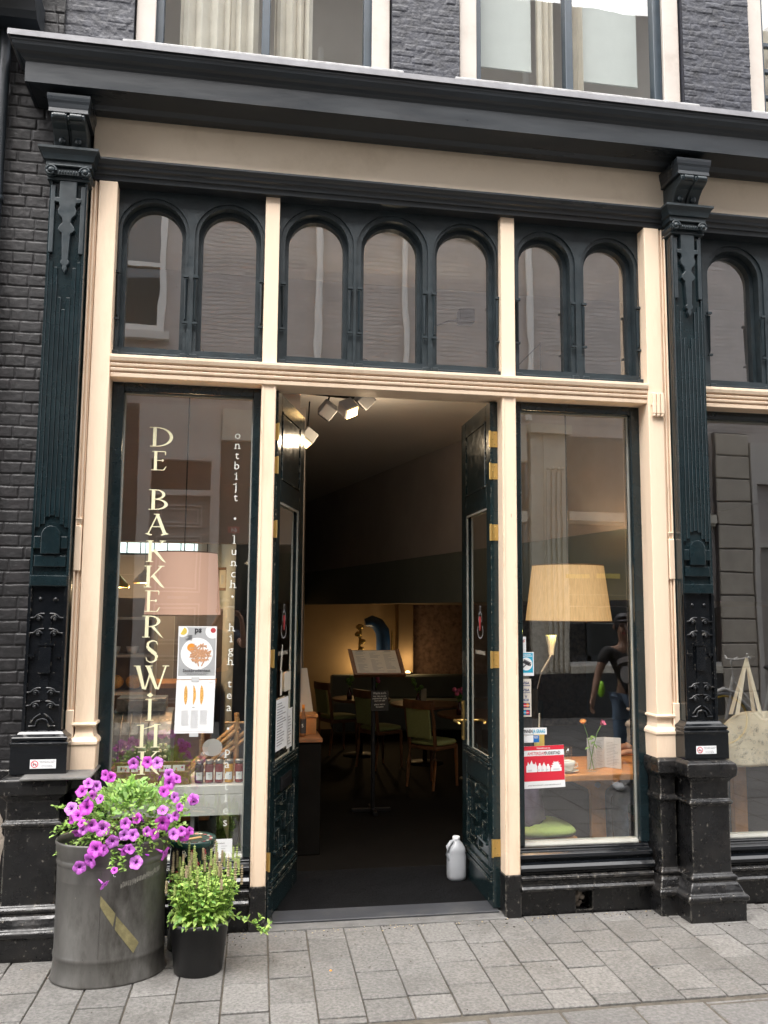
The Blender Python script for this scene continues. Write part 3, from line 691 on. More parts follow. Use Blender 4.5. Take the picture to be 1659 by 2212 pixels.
# ================================================================ DOORS (local frame: x from hinge to free edge, y thickness, z up; outer face at y=0 facing -y)
def door(hx, hy, ang, flip, W=.640, Z0=.022, Z1=2.655):
    """ang = direction of the leaf in plan; flip=+1 when its outer face is on the -90 side of that direction"""
    D = bpy.data.objects.new('door', None); COL.objects.link(D); D.parent = B
    D.location = Vector((hx, hy, 0))-B.location; D.rotation_euler = (0, 0, ang); s = flip
    def bx(mb, x0, x1, y0, y1, z0, z1): mb.box(x0, x1, min(s*y0, s*y1), max(s*y0, s*y1), z0, z1)
    T = .045; a, b = .085, W-.105
    m = MB()
    bx(m, 0, a, 0, T, Z0, Z1); bx(m, b, W, 0, T, Z0, Z1); bx(m, a, b, 0, T, 2.085, Z1); bx(m, a, b, 0, T, .60, .735); bx(m, a, b, 0, T, Z0, .235)
    bx(m, a, b, .014, T-.008, .235, .60)
    fr = m.build('door_leaf', 'green_door', D, local=True, bevel=.004, seg=2)
    m = MB()                                   # projecting mouldings, shallow top panel, fretwork
    for k in range(4): bx(m, a-.03, b+.03, -.006-.004*(k % 2), 0, .700+k*.017, .712+k*.017)
    m.build('door_moulding', 'green_door', fr, local=True, bevel=.002); m = MB()
    for k in range(4): bx(m, .02, W-.05, -.006-.004*(k % 2), 0, .135+k*.017, .147+k*.017)
    m.build('door_moulding', 'green_door', fr, local=True, bevel=.002); m = MB()
    t = .014
    def fret(x0, x1, z0, z1, d=.004): bx(m, x0, x1, d-.004, .0145, z0, z1)
    fx0, fx1 = a+.02, b-.02; w_ = fx1-fx0; c = (fx0+fx1)/2
    fret(fx0, c-.05, .560, .560+t); fret(c+.05, fx1, .560, .560+t); fret(c-.05, c-.05+t, .52, .574); fret(c+.036, c+.05, .52, .574)
    fret(c-.05, c+.05, .515, .515+t); fret(fx0+.05, c+.02, .455, .455+t); fret(c+.02, c+.02+t, .375, .469); fret(c+.02, fx1, .375, .375+t)
    fret(fx0, fx0+t, .375, .57); fret(fx0, fx0+.09, .40, .40+t); fret(fx0+.09, fx0+.09+t, .31, .414); fret(fx1-t, fx1, .27, .47)
    fret(fx0+.03, c, .295, .295+t); fret(c-.03, c-.03+t, .25, .31); fret(c+.04, fx1-.03, .27, .27+t); fret(c+.04, c+.04+t, .27, .34)
    m.build('fretwork', 'green_door', fr, local=True, bevel=.002); m = MB()
    for x0_, x1_, z0, z1 in ((a+.01, b-.01, 2.20, 2.212), (a+.01, b-.01, 2.555, 2.567), (a+.01, a+.022, 2.212, 2.555), (b-.022, b-.01, 2.212, 2.555)): bx(m, x0_, x1_, -.005, 0, z0, z1)
    m.build('panel_moulding', 'green_door', fr, local=True, bevel=.002)
    m = MB(); t = .010
    for y in (.004, T-.012):
        bx(m, a, a+t, y, y+.008, .735, 2.085); bx(m, b-t, b, y, y+.008, .735, 2.085); bx(m, a+t, b-t, y, y+.008, .735, .745); bx(m, a+t, b-t, y, y+.008, 2.075, 2.085)
    m.build('glazing_bead', 'putty', fr, local=True)
    MB().add([(a, s*.022, .735), (b, s*.022, .735), (b, s*.022, 2.085), (a, s*.022, 2.085)], [(0, 1, 2, 3)]).build('pane', 'glass', fr, local=True)
    return D, fr, a, b, bx, s
def hinges(fr, s, zs):
    for z in zs:
        m = MB(); m.tube([(-.007, -s*.003, z-.045), (-.007, -s*.003, z+.045)], .0065, 10)
        m.box(-.0035, -.0003, min(0, s*.040), max(0, s*.040), z-.043, z+.043)
        for dz in (-.028, 0, .028): m.sphere((-.0038, s*(.024 if dz else .012), z+dz), .004, 6, 4, mi=1)
        m.build('hinge', ['brass', 'old_brass'], fr, local=True)
# right leaf, opened inwards
hinge_ang = atan2(.652, .010)
DR, fr, a, b, bx, s = door(1.352, .085, hinge_ang, -1)
hinges(fr, s, (2.447, 2.272, 1.942, 1.272, .318))
m = MB(); bx(m, .592, .628, -.006, 0, .775, 1.000)                       # plate on the stile, rod lever on a rose
for z in (.79, .985): m.sphere((.61, -s*.007, z), .004, 6, 4)
for sd in (-1, 1):
    y0 = -s*.004 if sd < 0 else s*.049
    q = -s if sd < 0 else s
    m.tube([(.61, y0, .885), (.61, y0+q*.040, .885), (.600, y0+q*.052, .887), (.575, y0+q*.056, .889), (.515, y0+q*.056, .888), (.500, y0+q*.052, .884), (.496, y0+q*.044, .878)], [.010, .009, .0085, .008, .0075, .0085, .007], 8)
m.lathe([(.013, 0), (.013, .006)], (.61, -s*.003, .885), 12)
m.build('handle', 'brass', fr, local=True)
# left leaf
hinge_ang = atan2(.600, .183)
DL, fl, a, b, bx, s = door(.212, .070, hinge_ang, 1)
hinges(fl, s, (2.436, 2.262, 1.932, 1.280, .300))
m = MB(); bx(m, .20, .44, -.007, 0, .595, .665); bx(m, .22, .42, -.011, -.006, .612, .648); m.build('letter_box', 'metal_dark', fl, local=True, bevel=.002)
m = MB(); bx(m, .135, .40, .012, .013, .800, 1.06); m.build('notice', 'paper', fl, local=True)
m = MB(); bx(m, .38, .50, .012, .013, .78, .99); m.build('notice', 'paper', fl, local=True)
m = MB()
for k in range(16): bx(m, .155, .20+random.uniform(.05, .16), .0105, .0115, .825+k*.014, .830+k*.014)
for k in range(10): bx(m, .40, .40+random.uniform(.04, .08), .0105, .0115, .80+k*.016, .804+k*.016)
m.build('notice_text', 'ink_grey', fl, local=True)
m = MB(); bx(m, .30, .45, .012, .0128, 1.09, 1.19); m.build('opening_hours_sign', 'paper_warm', fl, local=True)
# small round-bellied figure logo on both door panes, grey outline with a red heart shape
for fr_, s_ in ((fl, 1), (fr, -1)):
    def P(mb, pts, d, mi=0):
        mb.add([(x, s_*(.0205-d), z) for x, z in pts], [tuple(range(len(pts)))], mi)
    m = MB(); cx = .30; cz = 1.445
    def ring(cx, cz, rx, rz, t, a0, a1, d, n=18):
        o = ell(cx, cz, rx, rz, n, a0, a1)[:n+1]; q = ell(cx, cz, rx-t, rz-t, n, a0, a1)[:n+1]
        for i in range(n): P(m, [q[i], o[i], o[i+1], q[i+1]], d)
    ring(cx, cz-.030, .060, .044, .007, 2.4, 7.0, 0); ring(cx, cz+.035, .038, .040, .006, -.5, 3.6, .0002); ring(cx, cz+.092, .017, .018, .004, 0, 6.28, .0004)
    P(m, [(cx-.022, cz+.045), (cx-.006, cz-.030), (cx+.010, cz-.030), (cx+.024, cz+.035), (cx+.010, cz+.052)], .0016, 1)
    m.build('door_logo', ['ink_grey', 'dull_red'], fr_, local=True)
    m = MB(); text(m, 'DE BAKKERSWINKEL', .030, 0, 0, 0, align='CENTER', sx=.75)
    q = 1 if s_ > 0 else -1
    m.v = [(.30+q*x, s_*.020, 1.285+z) for x, y, z in m.v]
    m.build('door_lettering', 'paper_warm', fr_, local=True)
m = MB(); m.tube([(.20, .010, 1.205), (.195, .006, 1.27), (.205, .004, 1.34), (.212, .006, 1.27), (.215, .010, 1.205)], .0018, 5); m.add([(.185, .006, 1.08), (.225, .006, 1.08), (.228, .006, 1.185), (.215, .006, 1.21), (.200, .006, 1.21), (.187, .006, 1.185)], [tuple(range(6))]); m.build('hanging_tag', 'paper_warm', fl, local=True)

# threshold and mat
m = MB(); m.prof([(-.012, -.02), (-.010, .006), (.05, .010), (.20, .012), (.20, -.02)], .19, 1.40); tag(m.build('threshold', 'worn_stone', bevel=.003), 'worn grey stone threshold under the open doors', 'threshold')
m = MB(); m.prof([(.055, .0105), (.055, .020), (.215, .021), (.215, .0105)], .235, 1.375); tag(m.build('door_sill', 'bluestone', bevel=.002), 'smooth blue grey sill strip behind the worn stone threshold', 'threshold')
m = MB(); m.box(.27, 1.42, .216, .88, .0, .018)
for k in range(44): m.box(.27, 1.42, .220+k*.015, .227+k*.015, .0185, .022)
tag(m.build('door_mat', 'mat_rubber'), 'dark ribbed door mat just inside the open doorway', 'mat')

# ================================================================ LETTERING ON THE LEFT PANE
YL = YG-.004
LET = [('D',-.432,-.318,2.346,2.447),('E',-.421,-.344,2.224,2.323),('B',-.428,-.331,2.022,2.125),('A',-.441,-.321,1.889,2.001),('K',-.431,-.331,1.758,1.866),('K',-.436,-.333,1.63,1.739),('E',-.43,-.352,1.509,1.615),('R',-.434,-.330,1.382,1.49),('S',-.417,-.352,1.258,1.368),('W',-.469,-.297,1.125,1.245),('I',-.407,-.362,.976,1.082),('N',-.443,-.329,.847,.958),('K',-.434,-.325,.718,.829)]
def glyph(mb, ch, x0, x1, z0, z1, y):
    W, H = x1-x0, z1-z0; k = [0]
    def P(pts):
        k[0] += 1; mb.poly([(x0+a*W, z0+b*H) for a, b in pts], y-k[0]*.00003)
    S = .16*.108/W; hl = .035                   # stem width, hairline height
    def stem(c, b=0, t=1, w=1): P([(c-S*w/2, b), (c+S*w/2, b), (c+S*w/2, t), (c-S*w/2, t)])
    def serif(c, z, w=.22): P([(c-w/2, z-hl/2), (c+w/2, z-hl/2), (c+w/2*.98, z+hl/2), (c-w/2*.98, z+hl/2)])
    def line(a, b, w0, w1=None):
        w1 = w1 or w0; P([(a[0]-w0/2, a[1]), (a[0]+w0/2, a[1]), (b[0]+w1/2, b[1]), (b[0]-w1/2, b[1])])
    def bowl(cx, cz, rx, rz, tx, tz, a0, a1, n=16):
        o = [(cx+rx*cos(a0+(a1-a0)*i/n), cz+rz*sin(a0+(a1-a0)*i/n)) for i in range(n+1)]
        q = [(cx+(rx-tx)*cos(a0+(a1-a0)*i/n), cz+(rz-tz)*sin(a0+(a1-a0)*i/n)) for i in range(n+1)]
        for i in range(n): P([q[i], o[i], o[i+1], q[i+1]])
    if ch == 'D': stem(.20); serif(.18, .018, .36); serif(.14, .982, .34); bowl(.28, .5, .72, .5, S*.95, .045, -pi/2, pi/2); P([(.2, .955), (.3, .955), (.3, 1), (.2, 1)]); P([(.2, 0), (.3, 0), (.3, .045), (.2, .045)])
    elif ch == 'E':
        stem(.26, w=.85); serif(.42, .02, .84); serif(.46, .98, .86); P([(.3, .50), (.70, .50), (.70, .535), (.3, .535)])
        P([(.72, .44), (.80, .52), (.72, .60), (.64, .52)]); P([(.84, .965), (.92, .965), (.90, .80), (.87, .80)]); P([(.78, .04), (.84, .0), (.98, .22), (.93, .22)])
    elif ch == 'B': stem(.24); serif(.20, .018, .4); serif(.17, .982, .34); bowl(.34, .755, .50, .245, S*.85, .04, -pi/2, pi/2); bowl(.36, .27, .62, .27, S*.95, .045, -pi/2, pi/2); P([(.24, .505), (.4, .505), (.4, .54), (.24, .54)]); P([(.24, .96), (.4, .96), (.4, 1), (.24, 1)]); P([(.24, 0), (.4, 0), (.4, .045), (.24, .045)])
    elif ch == 'A': line((.14, .10), (.50, .98), .06, .05); line((.82, .10), (.48, 1), S*1.05, S*.9); P([(.26, .40), (.70, .40), (.70, .435), (.25, .435)]); P([(0, .10), (.30, .07), (.30, .04), (.22, .02)]); P([(0, .10), (.14, .14), (.24, .08), (.22, .02)]); P([(.66, .02), (1, .10), (.9, .14), (.68, .08)]); P([(.34, .97), (.60, .97), (.60, 1), (.34, 1)])
    elif ch == 'K': stem(.20, w=.95); serif(.18, .018, .36); serif(.18, .982, .36); P([(.28, .44), (.36, .46), (.86, .97), (.76, .97)]); P([(.34, .52), (.50, .58), (1.0, -.04), (.80, .06)]); serif(.80, .982, .30)
    elif ch == 'R': stem(.20); serif(.18, .018, .36); serif(.14, .982, .34); bowl(.34, .74, .48, .26, S*.9, .045, -pi/2, pi/2); P([(.2, .955), (.4, .955), (.4, 1), (.2, 1)]); P([(.2, .48), (.4, .48), (.4, .52), (.2, .52)]); P([(.38, .50), (.56, .50), (1.0, -.05), (.84, .06)])
    elif ch == 'S':
        def arm(pts, ws):
            for i in range(len(pts)-1):
                (a, b), (c, d) = pts[i], pts[i+1]; L = sqrt((c-a)**2+(d-b)**2) or 1; nx, nz = -(d-b)/L, (c-a)/L; w0, w1 = ws[i]/2, ws[i+1]/2
                P([(a-nx*w0, b-nz*w0*.6), (c-nx*w1, d-nz*w1*.6), (c+nx*w1, d+nz*w1*.6), (a+nx*w0, b+nz*w0*.6)])
        sp = [(.90, .80), (.84, .93), (.66, .975), (.46, .975), (.24, .91), (.16, .78), (.22, .65), (.42, .55), (.66, .45), (.84, .34), (.86, .21), (.76, .09), (.55, .025), (.35, .03), (.14, .10), (.08, .25)]
        arm(sp, [.05, .07, .08, .10, .16, .20, .24, .27, .27, .24, .20, .16, .10, .08, .07, .05])
    elif ch == 'W': line((.30, .04), (.12, .97), .09, .12); line((.34, .02), (.50, .85), .05, .04); line((.66, .04), (.40, .97), .09, .12); line((.70, .02), (.90, .97), .05, .045); serif(.10, .975, .20); serif(.42, .975, .22); serif(.90, .975, .2)
    elif ch == 'I': stem(.5, w=.9); serif(.5, .018, .9); P([(.0, .955), (.9, .98), (1, 1), (.0, .99)]); P([(.5, 1.06), (.86, 1.17), (.5, 1.29), (.14, 1.17)])
    elif ch == 'N': stem(.22, w=.95); stem(.80, w=.95); serif(.20, .018, .38); serif(.80, .018, .38); P([(.0, .96), (.28, .96), (.28, 1), (.0, .985)]); P([(.28, .80), (.34, .84), (.84, 1.02), (.84, .93)]); P([(.72, .965), (1.0, .98), (.98, 1.01), (.72, 1.01)])
for a, b in ((0, 2), (2, 13)):
    m = MB()
    for g in LET[a:b]: glyph(m, *g, YL)
    m.build('shop_name_lettering', 'letter_cream', SWL)
ROW = [('o', 2.42), ('n', 2.367), ('t', 2.314), ('b', 2.26), ('i', 2.205), ('j', 2.150), ('t', 2.095), ('.', 1.987), ('l', 1.874), ('u', 1.817), ('n', 1.76), ('c', 1.703), ('h', 1.649), ('.', 1.588), ('h', 1.431), ('i', 1.376), ('g', 1.318), ('h', 1.262), ('t', 1.152), ('e', 1.094), ('a', 1.035), ('.', .932), ('p', .820), ('a', .758), ('r', .704), ('t', .650), ('i', .595), ('e', .536), ('s', .479)]
m = MB(); zp = 2.42
for ch, z in ROW:
    if ch == '.' or zp-z > .09:
        if m.v: m.build('menu_lettering', 'letter_white', SWL)
        m = MB()
    zp = z
    x = .008-(2.42-z)*.006
    if ch == '.': m.poly(ell(x, z, .0062, .0062, 10), YL); continue
    text(m, ch, .060, x, YL, z-.017, align='CENTER', bold=0)
    if ch in 'nhlituparj':                       # slab feet of a typewriter face
        hb = {'p': -.029, 'j': .012}.get(ch, -.0165)
        for q in ((-.0105, .0105) if ch in 'nhu' else (0,) if ch in 'lit' else (-.008,)):
            if ch not in 'aut': m.box(x+q-.0075, x+q+.0075, YL-.0003, YL-.0002, z+hb, z+hb+.0035)
    if ch in 'li': m.box(x-.010, x, YL-.0003, YL-.0002, z+(.024 if ch == 'l' else .010), z+(.0275 if ch == 'l' else .0135))
m.build('menu_lettering', 'letter_white', SWL)

# ================================================================ POSTERS AND STICKERS ON THE PANES
YS = YG-.0035
g_post = 'sheets taped inside the left window'
def sheet(name, x0, x1, z0, z1, label, cat, m_='paper', group=None, skew=0, y=YS, d=.0012):
    t = thing(name, label, cat, ((x0+x1)/2, y, z0), group)
    mb = MB(); mb.add([(x0+skew, y, z0), (x1+skew, y, z0), (x1, y, z1), (x0, y, z1), (x0+skew, y+d, z0), (x1+skew, y+d, z0), (x1, y+d, z1), (x0, y+d, z1)],
        [(0, 1, 2, 3), (5, 4, 7, 6), (0, 4, 5, 1), (1, 5, 6, 2), (2, 6, 7, 3), (3, 7, 4, 0)]); mb.build('sheet', m_, t)
    return t
def ly(k): return YS-.0004-.0003*k
t = sheet('poster', -.2585, -.070, 1.176, 1.438, 'upper of two stacked sheets on the left pane, showing a plate of fries', 'poster', group=g_post)
m = MB(); m.poly([(-.2535, 1.193), (-.0745, 1.193), (-.0745, 1.4335), (-.2535, 1.4335)], ly(0)); m.build('picture_ground', 'plate_bg', t)
m = MB(); m.poly(ell(-.165, 1.302, .079, .079, 32), ly(1)); m.poly([(-.2535, 1.395)]+ell(-.238, 1.412, .028, .028, 16, -2.1, 1.1)+[(-.2535, 1.4335)], ly(1)); m.poly([(-.0745, 1.4335)]+ell(-.090, 1.413, .036, .036, 16, 2.6, 5.1)+[(-.0745, 1.378)], ly(1)); m.build('plates', 'plate_white', t)
m = MB(); random.seed(11)
for k in range(70):
    q = random.uniform(0, 2*pi); rr = .045*sqrt(random.random()); cx, cz = -.148+rr*cos(q)*.95, 1.300+rr*sin(q)*1.1; a = random.choice([.3, 1.2, 1.9, 2.6, .8])+random.uniform(-.4, .4); L = random.uniform(.010, .022); w_ = .0028
    c_, s_ = cos(a), sin(a); m.poly([(cx-L*c_+w_*s_, cz-L*s_-w_*c_), (cx+L*c_+w_*s_, cz+L*s_-w_*c_), (cx+L*c_-w_*s_, cz+L*s_+w_*c_), (cx-L*c_-w_*s_, cz-L*s_+w_*c_)], ly(3)-k*.00001)
m.build('fries', 'fries', t)
m = MB(); m.poly(ell(-.193, 1.333, .021, .020, 18), ly(2)); m.build('egg', 'orange', t)
m = MB(); m.poly(ell(-.236, 1.414, .019, .019, 14, -2.3, 1.3), ly(2)); m.build('sauce', 'yellow', t)
m = MB(); m.poly(ell(-.088, 1.418, .013, .013, 14), ly(2)); m.build('ketchup', 'dull_red', t)
m = MB(); text(m, 'ps', .040, -.162, ly(4), 1.408, align='CENTER', bold=.0012); text(m, 'Stokbrodentest', .0215, -.164, ly(4), 1.212, align='CENTER', bold=.0003)
text(m, 'wat is het lekkerste stokbrood van Nederland', .0062, -.164, ly(4), 1.204, align='CENTER'); text(m, 'acht bakkers bakken hun beste brood', .0062, -.164, ly(4), 1.198, align='CENTER')
for k, wd in enumerate((.020, .026, .018, .024, .034, .030)): m.box(-.190-wd, -.190, ly(4), ly(3), 1.392-k*.0045, 1.3935-k*.0045)
m.build('print', 'ink', t)
t = sheet('poster', -.2595, -.0705, .912, 1.172, 'lower of two stacked white sheets on the left pane, three baguettes above three text columns', 'poster', group=g_post, skew=-.004)
m = MB()
for i, (c, w_, bend) in enumerate(((-.213, .0085, 0), (-.176, .0065, .006), (-.137, .0085, .002))):
    L = [(c+bend*sin(pi*k/10)-w_*(1-abs(k/5-1)**3), 1.050+.098*k/10) for k in range(11)]; R = [(c+bend*sin(pi*k/10)+w_*(1-abs(k/5-1)**3), 1.050+.098*k/10) for k in range(11)]
    m.poly(R+L[::-1], ly(1))
m.build('baguettes', 'bread', t)
m = MB(); random.seed(4)
for c, n_ in ((-.232, 17), (-.186, 20), (-.141, 16)):
    for k in range(n_): m.box(c, c+.038*random.uniform(.86, 1), ly(1), ly(0), 1.022-k*.0044, 1.0232-k*.0044)
m.box(-.254, -.080, ly(1), ly(0), .921, .922); m.build('columns', 'ink_light', t)
m = MB(); m.box(-.180, -.168, ly(1), ly(0), 1.037, 1.040); text(m, 'TOP 3', .009, -.080, ly(1), 1.155, align='RIGHT'); m.build('print', 'ink_grey', t)
tag(MB().box(-.188, -.150, YS-.0012, YS-.0009, 1.164, 1.186).build('tape_strip', 'ink_light'), 'strip of clear tape joining the two stacked sheets on the left pane', 'tape')
tag(MB().box(-.190, -.146, YS-.0012, YS-.0009, .895, .9125).build('tape_strip', 'ink_light'), 'strip of clear tape under the lower stacked sheet on the left pane', 'tape')
t = sheet('notice', -.101, .034, .275, .400, 'white notice low in the left window with an orange corner, above the herb pot', 'notice', group=g_post)
MB().poly([(-.122, .386), (-.094, .386), (-.094, .402), (-.122, .402)], ly(1)).build('corner_logo', 'orange', t)
m = MB(); text(m, 'Openingstijden bakkerij', .008, -.080, ly(1), .378, bold=.0003)
for k in range(7): m.box(-.085, -.085+random.uniform(.02, .05), ly(1), ly(0), .366-k*.012, .3675-k*.012); m.box(-.02, -.02+random.uniform(.015, .03), ly(1), ly(0), .366-k*.012, .3675-k*.012)
m.build('print', 'ink_grey', t)
g_st = 'stickers at the left edge of the right pane'
t = sheet('sticker', 1.514, 1.557, 1.309, 1.390, 'tall white security sticker with small red and black marks, topmost on the right pane', 'sticker', group=g_st)
m = MB(); m.tube([(1.523+.006*cos(a), ly(1), 1.372+.008*sin(a)) for a in [k*.5 for k in range(13)]], .0016, 5); m.tube([(1.540, ly(1), 1.366), (1.545, ly(1), 1.374)], .0015, 5); m.build('dark_mark', 'ink', t)
m = MB(); m.tube([(1.535, ly(1), 1.383), (1.528, ly(1), 1.380), (1.531, ly(1), 1.371), (1.535, ly(1), 1.364)], .0018, 5); m.tube([(1.540, ly(1), 1.364), (1.546, ly(1), 1.363), (1.550, ly(1), 1.368), (1.549, ly(1), 1.378)], .0018, 5); m.build('red_mark', 'red', t)
m = MB()
for k in range(5): m.box(1.519, 1.549, ly(1), ly(0), 1.316+k*.007, 1.3168+k*.007)
m.build('print', 'ink_light', t)
t = sheet('sticker', 1.515, 1.5995, 1.184, 1.3085, 'blue and white camera surveillance sticker with a camera in a white disc', 'sticker', group=g_st)
MB().poly([(1.520, 1.200), (1.5945, 1.200), (1.5945, 1.3035), (1.520, 1.3035)], ly(0)).build('blue_field', 'cyan', t)
MB().poly(ell(1.557, 1.246, .034, .034, 28), ly(1)).build('disc', 'paper', t)
m = MB(); c_, s_ = cos(-.45), sin(-.45)
R_ = lambda pts: [(1.560+x*c_-z*s_, 1.250+x*s_+z*c_) for x, z in pts]
m.poly(R_([(-.022, -.008), (.018, -.008), (.018, .009), (-.022, .009)]), ly(3)); m.poly(R_([(.019, -.006), (.025, -.006), (.025, .007), (.019, .007)]), ly(3)); m.poly(R_([(-.024, .010), (.022, .010), (.024, .013), (-.022, .013)]), ly(3))
m.poly([(1.555, 1.246), (1.559, 1.243), (1.543, 1.228), (1.539, 1.232)], ly(4)); m.poly([(1.524, 1.236), (1.527, 1.236), (1.545, 1.229), (1.543, 1.226)], ly(5)); m.poly([(1.521, 1.228), (1.525, 1.228), (1.525, 1.250), (1.521, 1.250)], ly(6)); m.build('camera_symbol', 'ink', t)
m = MB(); text(m, 'UW VEILIGHEID', .0078, 1.557, ly(1), 1.292, align='CENTER', bold=.0003); text(m, 'CAMERATOEZICHT', .0078, 1.557, ly(1), 1.284, align='CENTER', bold=.0003); m.build('print', 'paper', t)
t = sheet('sticker', 1.524, 1.5835, .970, 1.1675, 'tall cream strip of payment card logos on the right pane', 'sticker', m_='paper_warm', group=g_st)
m = MB(); text(m, 'VISA', .0190, 1.554, ly(1), 1.140, align='CENTER', bold=.0006); text(m, 'VISA', .0190, 1.554, ly(1), 1.103, align='CENTER', bold=.0006); text(m, 'V', .0200, 1.554, ly(1), 1.068, align='CENTER', bold=.0006)
m.box(1.532, 1.577, ly(1), ly(0), 1.130, 1.134); m.box(1.532, 1.577, ly(1), ly(0), 1.094, 1.097); m.box(1.541, 1.568, ly(1), ly(0), 1.052, 1.063); m.box(1.533, 1.575, ly(1), ly(0), 1.016, 1.043); m.build('blue_print', 'navy', t)
m = MB(); text(m, 'PAY', .0095, 1.5545, ly(2), 1.0545, align='CENTER', bold=.0003); text(m, 'MasterCard', .0078, 1.554, ly(5), 1.0265, align='CENTER', bold=.0002); text(m, 'Maestro', .0082, 1.554, ly(5), .9895, align='CENTER', bold=.0002); m.build('white_print', 'plate_white', t)
m = MB(); m.poly(ell(1.547, 1.0295, .0105, .0105, 16), ly(3)); m.poly(ell(1.562, .9925, .0105, .0105, 16), ly(3)); m.build('red_discs', 'red', t)
m = MB(); m.box(1.533, 1.575, ly(1), ly(0), .979, 1.006); m.build('lower_field', 'navy', t)
m = MB(); m.poly(ell(1.562, 1.0295, .0105, .0105, 16), ly(2)); m.build('orange_disc', 'orange', t)
m = MB(); m.poly(ell(1.547, .9925, .0105, .0105, 16), ly(2)); m.build('blue_disc', 'cyan', t)
t = sheet('sticker', 1.530, 1.667, .877, .912, 'white Pinnen ja graag payment sticker on the right pane', 'sticker', group=g_st)
m = MB(); text(m, 'PINNEN', .0250, 1.5345, ly(1), .8855, sx=.60, bold=.0007); m.build('black_print', 'ink', t)
m = MB(); text(m, 'JA GRAAG', .0250, 1.5905, ly(1), .8855, sx=.58, bold=.0007); m.build('blue_print', 'cyan', t)
t = sheet('sticker', 1.526, 1.6245, .836, .873, 'small white and blue card sticker directly under the Pinnen sticker', 'sticker', group=g_st)
MB().poly([(1.592, .8365), (1.624, .8365), (1.624, .8725), (1.592, .8725)], ly(0)).build('blue_field', 'blue', t)
m = MB(); text(m, 'American', .0062, 1.594, ly(2), .864, bold=.0002); text(m, 'Express', .0062, 1.597, ly(2), .858, bold=.0002); m.build('white_print', 'plate_white', t)
m = MB(); m.box(1.531, 1.556, ly(1), ly(0), .866, .867); m.box(1.531, 1.560, ly(1), ly(0), .841, .842); m.build('print', 'ink_grey', t)
t = sheet('sticker', 1.532, 1.760, .598, .815, 'large red and white Amsterdam Oudestad sticker with white gabled houses', 'sticker', group=g_st, skew=.006)
def U(a, b): return (1.532+.228*a+.006*(1-b), .598+.217*b+.006*a)   # tilted layout of the sticker
t.children[0].data.vertices[1].co.z += .006; t.children[0].data.vertices[2].co.z += .006; t.children[0].data.vertices[5].co.z += .006; t.children[0].data.vertices[6].co.z += .006
m = MB(); m.poly([U(.005, .17), U(.995, .17), U(.995, .765), U(.005, .765)], ly(0)); m.poly([U(0, .90), U(1, .90), U(1, 1), U(0, 1)], ly(0)); m.build('red_field', 'red', t)
m = MB()
H = [[(0, 0), (.27, 0), (.27, .50), (.25, .62), (.235, .88), (.22, .62), (.19, .72), (.17, .62), (.155, .80), (.135, 1), (.115, .80), (.10, .72), (.085, .62), (.045, .88), (.03, .62), (0, .50)],
     [(.285, 0), (.385, 0), (.385, .46), (.36, .56), (.355, .66), (.355, .72), (.315, .72), (.315, .66), (.31, .56), (.285, .46)],
     [(.39, 0), (.49, 0), (.49, .42), (.455, .68), (.44, .80), (.425, .68), (.39, .46)],
     [(.495, 0), (.585, 0), (.585, .40), (.565, .50), (.56, .62), (.52, .62), (.515, .50), (.495, .40)],
     [(.60, 0), (.875, 0), (.875, .18), (.86, .22), (.885, .26), (.85, .34), (.835, .42), (.875, .48), (.82, .54), (.80, .60), (.84, .66), (.79, .72), (.80, .86), (.775, .78), (.70, .78), (.675, .86), (.685, .72), (.635, .66), (.675, .60), (.655, .54), (.60, .48), (.64, .42), (.625, .34), (.59, .26), (.615, .22), (.60, .18)]]
for h in H: m.poly([U(.07+a*.98, .385+b*.285) for a, b in h], ly(2))
text(m, 'VRIENDENVAN DE', .009, 0, ly(1), 0, align='CENTER', bold=.0002); n0 = 0
m.v = [(x, y, z) if x > 1 else (1.646+x, y, .8025+z) for x, y, z in m.v]
m.build('houses', 'paper', t)
m = MB()
for cx, n_ in ((.16, 3), (.36, 2), (.46, 2), (.57, 2), (.80, 5)):
    for k in range(n_): a, b = U(cx+(k-(n_-1)/2)*.030, .43); m.box(a-.0022, a+.0022, ly(4), ly(3), b-.004, b+.004)
m.build('house_windows', 'ink_light', t)
m = MB(); text(m, 'AMSTERDAM', .0225, 1.558, ly(2), .770, sx=.78, tilt=.026); m.build('red_print', 'red', t)
m = MB(); text(m, 'OUDESTAD', .0225, 1.6505, ly(2), .7725, sx=.76, tilt=.026, bold=.0003); text(m, 'amsterdamoudestad.nl | amsterdamoldtown.com', .0092, 1.650, ly(2), .614, align='CENTER', tilt=.026); m.build('grey_print', 'ink', t)
# ================================================================ POTS AND PLANTS IN FRONT OF THE WINDOW
RB = radians(10); BC = (-.472, -.362, 0)
bin_ = thing('zinc_bin', 'tall oval weathered zinc bin standing left of the doorway with petunias on top', 'bin', BC)
m = MB()
pr = [(.985, 0), (1.0, .004), (.992, .010), (.965, .05), (.955, .085), (.966, .092), (.972, .100), (.966, .108), (.954, .114), (.950, .30), (.955, .455), (.966, .460), (.973, .470), (.966, .480), (.957, .486), (.985, .498), (.992, .535), (1.0, .542), (1.005, .550), (.995, .556), (.975, .552), (.965, .53), (.955, .40)]
m.lathe([(q*.236, z) for q, z in pr], BC, 56, a=1, b=.76, rot=RB, caps=False)
m.add([(BC[0]+.22*cos(t)*cos(RB)-.168*sin(t)*sin(RB), BC[1]+.22*cos(t)*sin(RB)+.168*sin(t)*cos(RB), .01) for t in [2*pi*k/40 for k in range(40)]], [tuple(range(39, -1, -1))])
m.build('body', 'zinc', bin_)
def on_bin(t, z, out=.0015, q=.953):
    R = .236*q+out; x, y = R*cos(t), R*.76*sin(t); return (BC[0]+x*cos(RB)-y*sin(RB), BC[1]+x*sin(RB)+y*cos(RB), z)
